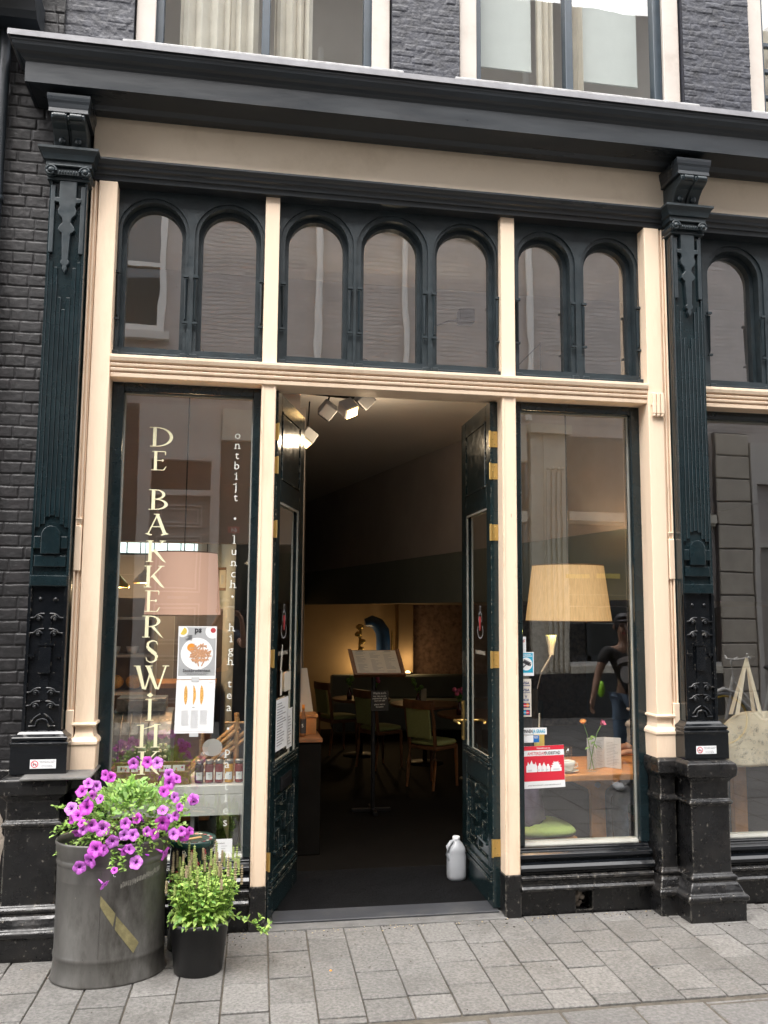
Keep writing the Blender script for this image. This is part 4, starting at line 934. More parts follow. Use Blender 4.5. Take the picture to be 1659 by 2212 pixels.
def patch(mb, c0, c1, n=8, wav=0):
    for k in range(n):
        q = []
        for a in (k/n, (k+1)/n):
            for e in (0, 1): q.append(on_bin(c0[e][0]+(c1[e][0]-c0[e][0])*a, c0[e][1]+(c1[e][1]-c0[e][1])*a+(random.uniform(-wav, wav))))
        mb.add([q[0], q[2], q[3], q[1]], [(0, 1, 2, 3)])
tz = lambda d: radians(d)
m = MB(); patch(m, ((tz(-104), .362), (tz(-104), .318)), ((tz(-88), .285), (tz(-90), .235))); patch(m, ((tz(-87), .275), (tz(-88), .222)), ((tz(-62), .155), (tz(-68), .118)))
m.build('tape_mark', 'tape', bin_)
m = MB()
for k in range(26): a = tz(-84+k*1.9); z = .392+k*.0016+random.uniform(-.003, .003); patch(m, ((a, z+.010), (a, z-.009)), ((a+tz(1.3), z+.010+random.uniform(-.004, .004)), (a+tz(1.3), z-.009)), 1)
m.build('label_residue', 'old_label', bin_)
m = MB(); m.tube([on_bin(tz(-104)+.0*z, z, .001) for z in (.115, .2, .3, .4, .45)], .0016, 5); m.build('side_seam', 'zinc', bin_)
m = MB(); m.tube([on_bin(tz(-90)+.028*cos(a), .438+.008*sin(a), .0015) for a in (.9, 1.6, 2.4, 3.1, 3.9, 4.6, 5.3)], .0014, 5); m.build('crescent_mark', 'paper', bin_)
m = MB(); m.lathe([(.10, .46), (.13, .575), (.135, .578), (.128, .575), (.12, .565), (.0001, .56)], (BC[0]+.03, BC[1]+.01, 0), 28); tag(m.build('inner_pot', 'black_plastic'), 'black nursery pot sunk inside the tall zinc bin', 'pot')

def leaf_geo(mb, c, d, L, W, mi=0, fold=.25, nrm=None):
    """pointed oval leaf: centre line from c along d"""
    d = Vector(d).normalized(); up = Vector(nrm) if nrm is not None else Vector((random.uniform(-.5, .5), random.uniform(-.7, .1), 1))
    s_ = d.cross(up)
    if s_.length < .05: s_ = Vector((1, 0, 0))
    s_.normalize(); n_ = s_.cross(d); c = Vector(c)
    P = lambda t, w_, h: c+d*L*t+s_*W*w_+n_*L*h
    vs = [P(0, 0, 0), P(.3, -.5, fold*.3), P(.3, 0, 0), P(.3, .5, fold*.3), P(.68, -.42, fold*.1), P(.68, 0, -.05), P(.68, .42, fold*.1), P(1, 0, -.16)]
    mb.add(vs, [(0, 1, 2), (0, 2, 3), (1, 4, 5, 2), (2, 5, 6, 3), (4, 7, 5), (5, 7, 6)], mi, smooth=True)
random.seed(21)
PC = Vector((-.405, -.375, .60))
pet = thing('petunia', 'bushy petunia with many magenta flowers spilling over the zinc bin', 'plant', (PC.x, PC.y, .55))
m = MB(); m2 = MB(); m3 = MB(); st = MB()
def dome(out=1.0):
    """point and outward normal on the flattened dome of foliage"""
    a = random.uniform(0, 2*pi); e = random.uniform(-.42, 1)*pi/2
    n_ = Vector((cos(a)*cos(e), sin(a)*cos(e), sin(e))); return Vector((PC.x+n_.x*.232*out, PC.y+n_.y*.150*out, PC.z+.005+n_.z*.165*out)), n_
for k in range(1900):
    p, n_ = dome(random.uniform(.60, 1.0)*(1+.10*sin(k*1.7)))
    d = (n_*.9+Vector((random.uniform(-1, 1), random.uniform(-1, 1), random.uniform(-.6, .9)))*.9)
    big = random.random() < .10 and n_.z > .25
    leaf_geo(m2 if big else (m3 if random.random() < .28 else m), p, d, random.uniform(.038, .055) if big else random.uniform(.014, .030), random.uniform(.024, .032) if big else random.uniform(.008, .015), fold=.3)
for k in range(26):                              # trailing sprigs that leave the dome
    p, n_ = dome(.8); n_.z = abs(n_.z)*.3-.05 if k % 2 else n_.z*.5; n_.normalize()
    L = random.uniform(.06, .13); q = [p+n_*L*t+Vector((0, 0, -.22*L*t*t*2)) for t in (0, .25, .5, .75, 1)]
    st.tube(q, .0016, 5)
    for t in q[1:]:
        for j in range(3): leaf_geo(m, t+Vector((random.uniform(-.004, .004),)*3), n_+Vector((random.uniform(-1, 1), random.uniform(-1, 1), random.uniform(-.5, 1))), random.uniform(.014, .024), .009)
def sprig(p0, p1, n=9, sag=.02):
    p0, p1 = Vector(p0), Vector(p1); q = [p0.lerp(p1, t/n)+Vector((0, 0, sag*sin(pi*t/n))) for t in range(n+1)]
    st.tube(q, .0017, 5)
    for t in q[1:]:
        for j in range(4): leaf_geo(m if j else m3, t, Vector((random.uniform(-1, 1), random.uniform(-1, .4), random.uniform(-.4, .9))), random.uniform(.014, .026), .010)
sprig((-.58, -.40, .60), (-.715, -.40, .69)); sprig((-.6, -.40, .60), (-.72, -.36, .58)); sprig((-.2, -.38, .66), (-.165, -.36, .70)); sprig((-.45, -.52, .58), (-.45, -.56, .475), sag=.0); sprig((-.43, -.52, .55), (-.405, -.565, .46), sag=0)
sprig((-.25, -.45, .6), (-.19, -.42, .56)); sprig((-.35, -.5, .58), (-.35, -.55, .50)); sprig((-.5, -.5, .6), (-.53, -.53, .545))
m.build('leaves', 'leaf', pet); m2.build('broad_leaves', 'leaf_broad', pet); m3.build('darker_leaves', 'leaf_dark', pet); st.build('stems', 'stem', pet)  # some leaves, spread through the whole mound, take a darker green
# flowers: five-lobed trumpets; two shapes, then copies
def flower_mesh(seed, R_=.030):
    random.seed(seed); mb = MB(); n = 30; rings = [(.08, .55), (.22, .20), (.5, .03), (.8, -.01), (1.0, .02)]
    vs = []
    for i, (q, h) in enumerate(rings):
        for j in range(n):
            t = 2*pi*j/n; lobe = 1-.13*(.5-.5*cos(5*t))*(q > .6)-.02*random.random()*(q > .9)
            ruff = (.07*sin(5*t+.6)+.05*sin(10*t+seed)+random.uniform(-.03, .03))*q*q
            vs.append((R_*q*lobe*cos(t), R_*q*lobe*sin(t), R_*(-h*1.0+ruff)))
    fs = [(i*n+j, i*n+(j+1) % n, (i+1)*n+(j+1) % n, (i+1)*n+j) for i in range(4) for j in range(n)]
    mb.add(vs, fs[:n], 2, True); mb.add([], [], 0)
    mb.f += [list(q) for q in fs[n:]]; mb.m += [1 if (k < n and k % 6 in (0,)) else 0 for k in range(3*n)]; mb.sm += [True]*(3*n); mb.r += [.5]*(3*n)
    mb.add([(0, 0, -R_*.62)]+vs[:n], [(0, 1+(j+1) % n, 1+j) for j in range(n)], 2)
    mb.tube([(0, 0, -R_*.5), (0, 0, -R_*1.5)], [R_*.2, R_*.06], 8, mi=0)
    me = mb.build('flower', ['petal', 'petal_vein', 'throat'], pet, local=True)
    return me
FM = [flower_mesh(1), flower_mesh(2), flower_mesh(3)]
# (x, y, z, facing x, y, z, size)
FL = [(-.600,-.44,.760,-.1,-1,.3,1),(-.545,-.42,.775,.2,-1,.3,1),(-.575,-.43,.790,0,-.8,.6,.9),(-.495,-.36,.800,.1,-1,.2,1),(-.520,-.36,.808,-.3,-.9,.3,.9),
 (-.408,-.30,.845,-.1,-1,.25,.9),(-.350,-.30,.850,0,-1,.15,1.0),(-.305,-.31,.848,.1,-1,.1,1.0),(-.250,-.33,.800,.2,-1,.4,1.15),(-.245,-.36,.770,.1,-1,.25,1.05),(-.215,-.35,.785,.6,-.7,.4,.9),
 (-.640,-.44,.690,-.2,-1,.2,1.05),(-.575,-.47,.700,0,-1,.15,1.2),(-.545,-.50,.632,-.1,-1,.1,1.1),(-.500,-.515,.622,.1,-1,.1,1.15),(-.408,-.52,.640,.4,-1,.1,1.0),(-.365,-.50,.655,.1,-.9,.6,.9),(-.265,-.47,.680,.1,-.9,.7,1.0),
 (-.262,-.50,.632,0,-1,.1,1.15),(-.235,-.47,.645,.8,-.6,.2,.9),(-.210,-.45,.650,.5,-.7,.5,.8),(-.410,-.53,.597,.5,-.9,.1,.9),(-.455,-.54,.575,.05,-1,.05,1.15),(-.520,-.55,.550,.05,-1,.2,1.25),(-.490,-.55,.545,.5,-.9,.1,1.0),
 (-.540,-.55,.505,-.2,-1,-.1,1.2),(-.580,-.54,.478,-.2,-1,.05,1.15),(-.405,-.555,.540,.7,-.7,0,.9),(-.385,-.545,.545,.1,-.8,.6,.9),(-.358,-.55,.492,.1,-1,.1,1.2),(-.175,-.40,.555,.1,-1,.1,1.05),(-.150,-.38,.570,.9,-.5,.3,.8),
 (-.142,-.37,.700,.2,-1,.3,1.0),(-.140,-.38,.690,.5,-.7,-.3,.8),(-.245,-.50,.510,1,-.35,-.1,1.1),(-.475,-.575,.415,.9,-.5,-.5,.9),(-.440,-.57,.470,.3,-.9,.2,.55),(-.610,-.45,.590,-.6,-.6,-.3,.9),(-.320,-.52,.605,.3,-.95,.2,.8),(-.565,-.40,.735,-.6,-.5,.3,.9)]
random.seed(77)
for k in range(34):                              # more blooms round the front of the mound
    t_ = random.uniform(-2.9, -.25); e_ = random.uniform(-.25, .95); x_, y_, z_ = PC.x+.245*cos(t_)*cos(e_), PC.y+.17*sin(t_)*cos(e_)-.01, PC.z+.02+.17*sin(e_)
    if all((x_-q[0])**2+(z_-q[2])**2 > .0007 for q in FL) and not (-.47 < x_ < -.28 and z_ > .66): FL.append((x_, y_, z_, cos(t_)*.8, -1, .3+e_*.5, random.uniform(.7, 1)))
random.seed(8)
for k, (x, y, z, a, b_, c, s_) in enumerate(FL):
    o = FM[k] if k < 3 else FM[k % 3].copy()
    if k >= 3: COL.objects.link(o); o.parent = pet
    o.location = Vector((x, y-.012, z))-pet.location
    q = Vector((a+random.uniform(-.55, .55), b_, c+random.uniform(-.35, .45))).to_track_quat('Z', 'Y'); o.rotation_euler = (q @ Euler((0, 0, random.uniform(0, 6))).to_quaternion()).to_euler(); o.scale = (s_*random.uniform(.82, 1.0),)*3
for k in range(7):                               # closed buds
    p = Vector(random.choice(FL)[:3])+Vector((random.uniform(-.05, .05), -.02, random.uniform(-.04, .04)))
    if k == 0:
        mb = MB().lathe([(.0005, 0), (.002, .002), (.0025, .012), (.0045, .022), (.003, .030), (.0003, .034)], (0, 0, 0), 8); bud = mb.build('bud', 'petal_vein', pet, local=True); o = bud
    else: o = bud.copy(); COL.objects.link(o); o.parent = pet
    o.location = p-pet.location; o.rotation_euler = (random.uniform(.4, 1.6), 0, random.uniform(0, 6))

# --- black plastic pot with the flowering herb
pot = thing('plastic_pot', 'plain black plastic plant pot standing beside the zinc bin', 'pot', (-.100, -.405, 0))
MB().lathe([(.098, 0), (.101, .003), (.124, .196), (.131, .198), (.133, .204), (.133, .214), (.128, .216), (.123, .212), (.116, .15)], (-.100, -.405, 0), 48, caps=False).build('body', 'black_plastic', pot)
MB().lathe([(.119, .19), (.06, .198), (.0001, .2)], (-.100, -.405, 0), 24, caps=False).build('soil', 'soil', pot)
random.seed(31)
HC = Vector((-.088, -.405, .2))
hb = thing('herb_plant', 'light green leafy herb with slim flower spikes growing in the black pot', 'plant', HC)
m = MB(); md = MB(); st = MB(); sp_ = MB(); sg = MB()
for k in range(105):
    a = random.uniform(0, 2*pi); rr = sqrt(random.random()); bx_, by_ = HC.x+.085*rr*cos(a), HC.y+.085*rr*sin(a)
    lean = .085*rr; H = random.uniform(.17, .275)*(1-.20*rr); top = Vector((bx_+lean*cos(a)*1.15, by_+lean*sin(a)*.8, HC.z+H))
    q = [Vector((bx_, by_, HC.z-.01)).lerp(top, t)+Vector((.010*sin(3*t+k), .01*sin(2*t+k), 0))*t for t in [j/7 for j in range(8)]]
    st.tube(q, .0016, 5)
    for j, p in enumerate(q[1:-1]):
        for s_ in (0, pi):
            for w2 in range(2):
                an = k+j*pi/2+s_+w2*.9; L = random.uniform(.020, .036)*(1.15-.07*j)
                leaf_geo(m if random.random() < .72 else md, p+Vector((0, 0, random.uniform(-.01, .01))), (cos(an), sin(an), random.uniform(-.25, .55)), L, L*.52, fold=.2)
    if random.random() < .55:
        Ls = random.uniform(.035, .085); mb = sp_ if random.random() < .6 else sg; q2 = [top+Vector((.006*sin(k), 0, 1))*Ls*t for t in [j/8 for j in range(9)]]
        mb.tube(q2, [.0018]*8+[.0006], 5)
        for j, p in enumerate(q2[:-1]):
            for s_ in range(5): an = s_*1.257+j*.6; mb.sphere(p+Vector((cos(an)*.0035, sin(an)*.0035, 0)), .0030*(1.1-j*.06), 5, 3, sc=(1, 1, 1.5))
def tendril(pts):
    q = [Vector(p) for p in pts]; st.tube(q, .0022, 6)
    for i in range(len(q)-1):
        for t in (0, .5):
            for j in range(3): leaf_geo(m if j else md, q[i].lerp(q[i+1], t), (random.uniform(-.6, 1), random.uniform(-1, .5), random.uniform(-.3, .8)), random.uniform(.018, .030), .012)
tendril([(-.02, -.42, .215), (.03, -.44, .225), (.08, -.44, .215), (.125, -.43, .185), (.16, -.43, .155), (.185, -.42, .135)])
tendril([(.125, -.43, .185), (.15, -.42, .19), (.165, -.42, .215)]); tendril([(.16, -.43, .155), (.19, -.42, .165), (.205, -.42, .18)])
for k in range(60):                              # skirt hanging over the rim
    a = random.uniform(-2.9, -.1); leaf_geo(m if k % 3 else md, (HC.x-.01+.115*cos(a), HC.y+.115*sin(a), .225+random.uniform(-.01, .03)), (cos(a), sin(a), random.uniform(-.9, .1)), random.uniform(.025, .040), .016)
m.build('leaves', 'herb_leaf', hb); md.build('darker_leaves', 'leaf_dark', hb); st.build('stems', 'stem', hb); sp_.build('dry_spikes', 'spike', hb); sg.build('green_spikes', 'spike_green', hb)  # a random share of the herb leaves is a darker green

# --- painted tin drum between them
tin = thing('tin_drum', 'dark green round tin drum with painted flowers and a slotted lid behind the herb', 'drum', (-.148, -.135, 0))
MB().lathe([(.098, 0), (.100, .004), (.100, .452), (.103, .454)], (-.148, -.135, 0), 40).build('body', 'tin_green', tin)
m = MB(); m.lathe([(.104, .450), (.106, .456), (.106, .474), (.101, .480), (.095, .474), (.0001, .474)], (-.148, -.135, 0), 40); m.build('lid', 'tin_green', tin)
m = MB(); m.box(-.178, -.108, -.150, -.128, .4742, .4765, M=Matrix.Translation((-.148, -.135, 0)) @ Matrix.Rotation(.5, 4, 'Z') @ Matrix.Translation((.148, .135, 0))); m.build('coin_slot', 'wood_light', tin)
m = MB(); random.seed(2)
for k in range(34):
    a = random.uniform(-2.8, -.3); z = random.uniform(.30, .44); x, y = -.148+.1012*cos(a), -.135+.1012*sin(a)
    for j in range(5): m.sphere((x+.006*cos(j*1.256)*-sin(a), y+.006*cos(j*1.256)*cos(a), z+.006*sin(j*1.256)), .0032, 5, 3, mi=k % 3)
for k in range(22):
    a = 2*pi*k/22; m.sphere((-.148+.083*cos(a), -.135+.083*sin(a), .4745), .006, 6, 3, mi=k % 2, sc=(1.5, .8, .3))
m.build('painted_flowers', ['paper_warm', 'dull_red', 'leaf_dark'], tin)

# --- milk jug by the right door leaf
jug = thing('milk_jug', 'empty translucent white plastic jug standing against the right door leaf', 'jug', (1.292, .60, .02))
m = MB(); jr = [(.0001, .022), (.045, .022), (.052, .028), (.054, .045), (.054, .150), (.050, .165), (.052, .175), (.047, .195), (.036, .215), (.024, .228), (.019, .236), (.019, .243)]
c = (1.292, .60, 0); n0 = len(m.v); m.lathe(jr, c, 28, caps=False)
for i in range(n0, len(m.v)):                    # squarish body
    x, y, z = m.v[i]; dx, dy = x-c[0], y-c[1]; q = max(abs(dx), abs(dy)); rr = sqrt(dx*dx+dy*dy)
    if z < .2 and q > 1e-6: k_ = 1+.5*(rr/q-1)*.62; m.v[i] = (c[0]+dx*k_, c[1]+dy*k_, z)
m.build('body', 'jug_plastic', jug)
MB().tube([(1.248, .575, .135), (1.232, .570, .165), (1.234, .570, .205), (1.256, .580, .228), (1.276, .592, .232)], [.010, .010, .010, .010, .008], 10).build('grip', 'jug_plastic', jug)
MB().lathe([(.020, .236), (.021, .239), (.021, .252), (.018, .254), (.0001, .254)], c, 20).build('cap', 'paper', jug)
# ================================================================ INTERIOR
FZ = -.12
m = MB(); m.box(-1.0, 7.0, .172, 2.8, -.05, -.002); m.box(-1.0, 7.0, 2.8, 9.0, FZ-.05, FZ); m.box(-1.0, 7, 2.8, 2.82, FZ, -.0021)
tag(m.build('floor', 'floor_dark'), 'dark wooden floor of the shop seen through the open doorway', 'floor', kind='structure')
m = MB(); m.box(-1.0, 7.0, .172, 1.2, 3.70, 3.74); m.box(-1.0, 7.0, 1.2, 1.24, 3.0, 3.74); m.box(-1.0, 7, 1.24, 9, 3.0, 3.04); m.build('ceiling', 'ceiling_paint', B)
m = MB(); m.box(-1.04, -.99, .172, 9, -.2, 3.74); m.box(6.96, 7.0, .172, 9, -.2, 3.74); m.box(-1.0, 7, 8.6, 8.66, -.2, 3.0); m.build('side_wall', 'dark_wall', B)
# slanting bulkhead, two tones, over the low back room
P1 = Vector((1.915, 2.898)); P2 = Vector((.951, 7.69)); dW = (P2-P1).normalized(); nW = Vector((-dW.y, dW.x))
def wallW(mb, s0, s1, z0, z1, th=.08, off=0):
    a = P1+dW*s0-nW*(off); b_ = P1+dW*s1-nW*off; c = b_-nW*th; d = a-nW*th
    if nW.x > 0: pass
    vs = [(p.x, p.y, z) for z in (z0, z1) for p in (a, b_, c, d)]
    mb.add(vs, [(0, 1, 2, 3), (7, 6, 5, 4), (0, 4, 5, 1), (1, 5, 6, 2), (2, 6, 7, 3), (3, 7, 4, 0)])
if nW.x > 0: nW = -nW
wallW_dark = MB(); wallW(wallW_dark, -2.65, 5.6, 2.035, 3.0); wallW_dark.build('bulkhead', 'dark_wall', B)
mm = MB(); wallW(mm, -2.65, 5.6, 1.60, 2.034); mm.build('bulkhead_band', 'dark_green_wall', B)
m = MB(); m.add([(2.05, 2.2, 1.62), (6.9, 2.2, 1.62), (6.9, 8.3, 1.62), (.86, 8.3, 1.62)], [(0, 1, 2, 3)]); m.build('low_ceiling', 'tan_wall', B)
MB().box(.95, 2.30, 8.0, 8.1, FZ, 1.62).build('back_wall', 'tan_wall', B)
MB().box(2.30, 2.52, 7.7, 8.1, FZ, 1.62).build('pillar', 'tan_wall', B, bevel=.01)
m = MB(); m.box(2.52, 5.2, 8.02, 8.1, FZ, 1.62); m.build('bare_brick_wall', 'rough_brick', B)
m = MB(); m.add([(.50, 1.9, FZ), (1.03, 8.2, FZ), (1.03, 8.2, 3.0), (.50, 1.9, 3.0), (.44, 1.9, FZ), (.97, 8.2, FZ), (.97, 8.2, 3.0), (.44, 1.9, 3.0)], [(0, 1, 2, 3), (5, 4, 7, 6), (0, 3, 7, 4), (1, 5, 6, 2)]); m.build('partition', 'dark_wall', B)
# left room: beam, back wall with roof light, white side wall
m = MB(); m.box(-.99, .43, 1.5, 1.6, 1.962, 3.0); m.build('beam', 'dark_wall', B)
m = MB(); m.box(-1.6, -.47, 3.2, 3.3, 0, 1.985); m.build('shelf_wall', 'dark_wall', B)
m = MB(); m.box(-.47, .60, 3.2, 3.3, 0, 2.2); m.add([(.02, 1.62, 0), (-.10, 3.2, 0), (-.10, 3.2, 2.6), (.02, 1.62, 2.6)], [(0, 1, 2, 3)]); m.build('white_wall', 'white_wall', B)
m = MB(); m.box(-1.6, -.30, 3.19, 3.2, 1.99, 2.5)
m.build('roof_light', 'skylight', B)
m = MB()
for k in range(9): m.box(-1.1+k*.11, -1.092+k*.11, 3.17, 3.189, 1.985, 2.4)
m.box(-1.6, -.2, 3.165, 3.19, 1.975, 1.99); m.build('roof_light_bars', 'metal_dark', B)
# lamps ----------------------------------------------------------
def point(loc, e, col=(1, .72, .42), rad=.05, parent=None, name='bulb_light'):
    l_ = bpy.data.lights.new(name, 'POINT'); l_.energy = e; l_.color = col; l_.shadow_soft_size = rad
    o = bpy.data.objects.new(name, l_); COL.objects.link(o)
    if parent is not None: o.parent = parent; o.location = Vector(loc)-parent.location
    else: o.location = loc
    return o
def shade_lamp(c, rb, rt, z0, z1, m_, label, pleat=0, e=1.2):
    t = thing('hanging_lamp', label, 'lamp', (c[0], c[1], z1), 'large drum lamps hanging behind the shop windows')
    n = 96 if pleat else 48; vs = []
    for j in range(n):
        a = 2*pi*j/n; q = 1+(pleat*sin(a*36) if pleat else 0)
        for rr, z in ((rb, z0), (rt, z1)): vs.append((c[0]+rr*q*cos(a), c[1]+rr*q*sin(a), z))
    MB().add(vs, [(2*j, 2*((j+1) % n), 2*((j+1) % n)+1, 2*j+1) for j in range(n)], smooth=True).build('lamp_shade', m_, t)
    tr_ = MB()
    for rr, z in ((rb, z0), (rt, z1)): tr_.tube([(c[0]+rr*1.006*cos(a), c[1]+rr*1.006*sin(a), z) for a in [2*pi*k/40 for k in range(41)]], .0035, 5)
    tr_.build('trim', 'lamp_trim', t)
    MB().tube([(c[0], c[1], z1-.08), (c[0], c[1], 2.995 if c[1] > 1.2 else 3.69)], .004, 6).build('cable', 'metal_dark', t)
    MB().sphere((c[0], c[1], (z0+z1)/2), .035, 12, 8).build('bulb', 'bulb_soft', t)
    m = MB()
    for k in range(3): a = 2*pi*k/3; m.tube([(c[0], c[1], z1-.03), (c[0]+rt*cos(a), c[1]+rt*sin(a), z1-.005)], .002, 5)
    m.build('spider', 'metal_dark', t)
    if e: point((c[0], c[1], (z0+z1)/2-.06), e, parent=t, rad=.04)
    return t
shade_lamp((-.268, .62), .208, .182, 1.490, 1.835, 'lamp_pink', 'large plain pinkish drum lamp hanging in the left window behind the vertical lettering', e=4.5)
shade_lamp((1.985, .60), .252, .210, 1.470, 1.800, 'lamp_warm', 'large pleated amber lamp glowing in the right window above the table', pleat=.006, e=5)
t = thing('spotlight_rail', 'ceiling rail with white square spotlights just inside the doorway', 'spotlights', (.65, 1.3, 3.0))
MB().box(.40, .86, 1.30, 1.325, 2.945, 2.965, M=Matrix.Translation((.63, 1.3, 0)) @ Matrix.Rotation(.25, 4, 'Z') @ Matrix.Translation((-.63, -1.3, 0))).box(.61, .63, 1.3, 1.32, 2.965, 2.998).build('rail', 'metal_dark', t)
def spot_head(c, rx, ry, rz, lit):
    M_ = Matrix.Translation(c) @ Euler((rx, ry, rz)).to_matrix().to_4x4()
    m = MB(); m.box(-.05, .05, -.045, .045, -.05, .05); m.xf(M_); h = m.build('spot_head', 'ink_light' if lit else 'ink_grey', t, bevel=.008)
    m = MB(); m.box(-.042, .042, -.038, .038, -.054, -.0505); m.xf(M_); m.build('lens', 'bulb' if lit else 'metal_dark', h)
    m = MB(); m.tube([Vector(c)+Vector((0, 0, .04)), (c[0]+.01, c[1], 2.95)], .006, 6); m.build('bracket', 'metal_dark', h)
spot_head((.730, 1.28, 2.865), radians(-38), radians(-25), .3, True)
spot_head((.60, 1.34, 2.86), radians(40), radians(30), .3, False)
spot_head((.845, 1.28, 2.93), radians(30), radians(35), .5, False)
spot_head((.482, 1.50, 2.70), radians(-20), radians(35), .2, True)
point((.86, 1.30, 2.66), 2.4, col=(1, .78, .52), rad=.03, parent=t); 
def pendant(x, y, z, label):
    t = thing('pendant_lamp', label, 'lamp', (x, y, z), 'small brass pendant lamps deep in the left room')
    MB().lathe([(.085, 0), (.080, .02), (.045, .06), (.02, .085), (.012, .10)], (x, y, z), 20, caps=False).build('lamp_shade', 'brass', t)
    MB().sphere((x, y, z+.02), .022, 10, 6).build('bulb', 'bulb', t); MB().tube([(x, y, z+.1), (x, y, 2.995)], .003, 5).build('cable', 'metal_dark', t)
    point((x, y, z-.03), 2.5, parent=t, rad=.02)
pendant(-.83, 2.3, 1.68, 'small brass pendant lamp nearest the left frame of the left window'); pendant(-.66, 2.5, 1.72, 'brass pendant lamp just left of the big pinkish shade')
t = thing('wall_light', 'small upright reading light on a jointed arm under the pleated lamp', 'lamp', (2.13, 1.2, 1.15))
MB().lathe([(.018, 0), (.022, .05), (.038, .13), (.036, .13), (.02, .05)], (2.10, 1.2, 1.24), 16, caps=False).build('lamp_shade', 'white_paint', t)
MB().sphere((2.10, 1.2, 1.345), .022, 8, 6).build('bulb', 'bulb', t)
MB().tube([(2.10, 1.2, 1.245), (2.085, 1.2, 1.215), (2.03, 1.2, 1.13)], .008, 6).tube([(2.03, 1.2, 1.13), (2.0, 1.22, 1.0)], .004, 6).build('arm', 'metal_grey', t)
MB().box(1.96, 2.0, 1.19, 1.24, FZ+.12, 1.02).build('stand', 'metal_dark', t)
point((2.10, 1.16, 1.40), .35, col=(1, .85, .2), parent=t, rad=.02)
t = thing('wall_sconce', 'lit wall sconce low on the tan wall behind the menu stand', 'lamp', (1.80, 7.9, .55))
MB().lathe([(.02, 0), (.03, .02), (.09, .16), (.085, .16)], (1.80, 7.86, .52), 14, caps=False).build('lamp_shade', 'metal_dark', t)
MB().sphere((1.80, 7.86, .68), .06, 10, 8, sc=(1.6, .6, .6)).build('bulb', 'bulb', t); MB().tube([(1.8, 7.86, .52), (1.8, 7.99, .46)], .012, 6).build('arm', 'metal_dark', t)
point((1.82, 7.72, .80), 1.4, col=(1, .66, .30), parent=t)
t = thing('wall_sconce', 'second wall sconce by the pillar, half hidden behind the menu board', 'lamp', (2.42, 7.62, .55))
MB().lathe([(.02, 0), (.03, .02), (.08, .14), (.075, .14)], (2.42, 7.60, .54), 14, caps=False).build('lamp_shade', 'metal_dark', t)
MB().sphere((2.42, 7.60, .67), .04, 10, 8).build('bulb', 'bulb', t); MB().tube([(2.42, 7.60, .54), (2.42, 7.69, .5)], .012, 6).build('arm', 'metal_dark', t)
point((2.44, 7.52, .85), .7, col=(1, .66, .32), parent=t)

t = thing('cupboard', 'dark wooden cupboard below the white wall of the left room', 'cupboard', (-.05, 2.95, 0))
MB().box(-.44, .40, 2.32+.45, 3.0, 0, 1.53).build('body', 'opp_shutter', t, bevel=.004)
for x in (-.43, -.01): MB().box(x, x+.40, 2.758, 2.769, .1, 1.48).build('door', 'opp_shutter', t, bevel=.004)
# counter and things by the left edge of the doorway
t = thing('counter', 'dark counter block at the left inside the doorway', 'counter', (.50, 1.6, 0))
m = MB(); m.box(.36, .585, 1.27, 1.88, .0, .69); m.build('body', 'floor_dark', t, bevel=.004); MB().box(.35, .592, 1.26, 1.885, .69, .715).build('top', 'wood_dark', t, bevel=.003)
t = thing('wooden_crate', 'small wooden crate on the dark counter', 'crate', (.51, 1.5, .716))
m = MB(); m.box(.460, .566, 1.44, 1.455, .716, .825); m.box(.460, .566, 1.60, 1.615, .716, .825); m.box(.460, .472, 1.455, 1.60, .716, .825); m.box(.554, .566, 1.455, 1.60, .716, .825); m.build('box', 'wood', t); MB().box(.45, .578, 1.43, 1.625, .826, .842).build('lid', 'wood', t, bevel=.002)
t = thing('bottle', 'small bottle with a dark label reading 5 beside the crate', 'bottle', (.468, 1.37, .716))
MB().lathe([(.0001, 0), (.019, .0), (.020, .01), (.020, .12), (.008, .16), (.008, .19), (.0001, .19)], (.475, 1.37, .716), 16).build('glass_body', 'wood_dark', t)
MB().lathe([(.0205, .02), (.0205, .11)], (.475, 1.37, .716), 16, caps=False).build('label', 'ink', t)
m = MB(); text(m, '5', .03, .470, 1.348, .775, align='CENTER'); m.build('digit', 'letter_white', t); MB().lathe([(.009, .17), (.009, .2), (.0001, .2)], (.475, 1.37, .716), 12).build('cap', 'orange', t)
t = thing('sign_board', 'white framed board leaning behind the wooden crate', 'sign', (.55, 2.0, .72))
m = MB(); m.add([(.50, 1.86, .717), (.60, 1.86, .717), (.545, 1.96, 1.11), (.492, 1.96, 1.11), (.50, 1.87, .717), (.60, 1.87, .717), (.545, 1.97, 1.11), (.492, 1.97, 1.11)], [(0, 1, 2, 3), (5, 4, 7, 6), (0, 4, 5, 1), (1, 5, 6, 2), (2, 6, 7, 3), (3, 7, 4, 0)]); m.build('board', 'paper_warm', t)
# menu stand
t = thing('menu_stand', 'wooden lectern with an open menu standing inside the doorway', 'menu stand', (1.09, 2.38, 0))
c_, s_ = cos(radians(60)), sin(radians(60))
def lec(x, v, o=0): return (x+(v-.105)*-.16, 2.33+v*c_-o*s_, 1.035+v*s_+o*c_)
def lbox(mb, x0, x1, v0, v1, o0, o1):
    mb.add([lec(x, v, o) for x in (x0, x1) for v in (v0, v1) for o in (o0, o1)], [(0, 1, 3, 2), (4, 6, 7, 5), (0, 4, 5, 1), (2, 3, 7, 6), (0, 2, 6, 4), (1, 5, 7, 3)])
m = MB(); lbox(m, .925, 1.315, 0, .21, -.02, 0); lbox(m, .920, 1.320, -.012, 0, -.02, .03); lbox(m, .918, .942, 0, .215, 0, .012); lbox(m, 1.298, 1.322, 0, .215, 0, .012); m.build('desk', 'wood_dark', t)
m = MB(); lbox(m, .950, 1.290, .004, .205, .001, .004); m.build('menu', 'paper_warm', t)
m = MB(); random.seed(9)
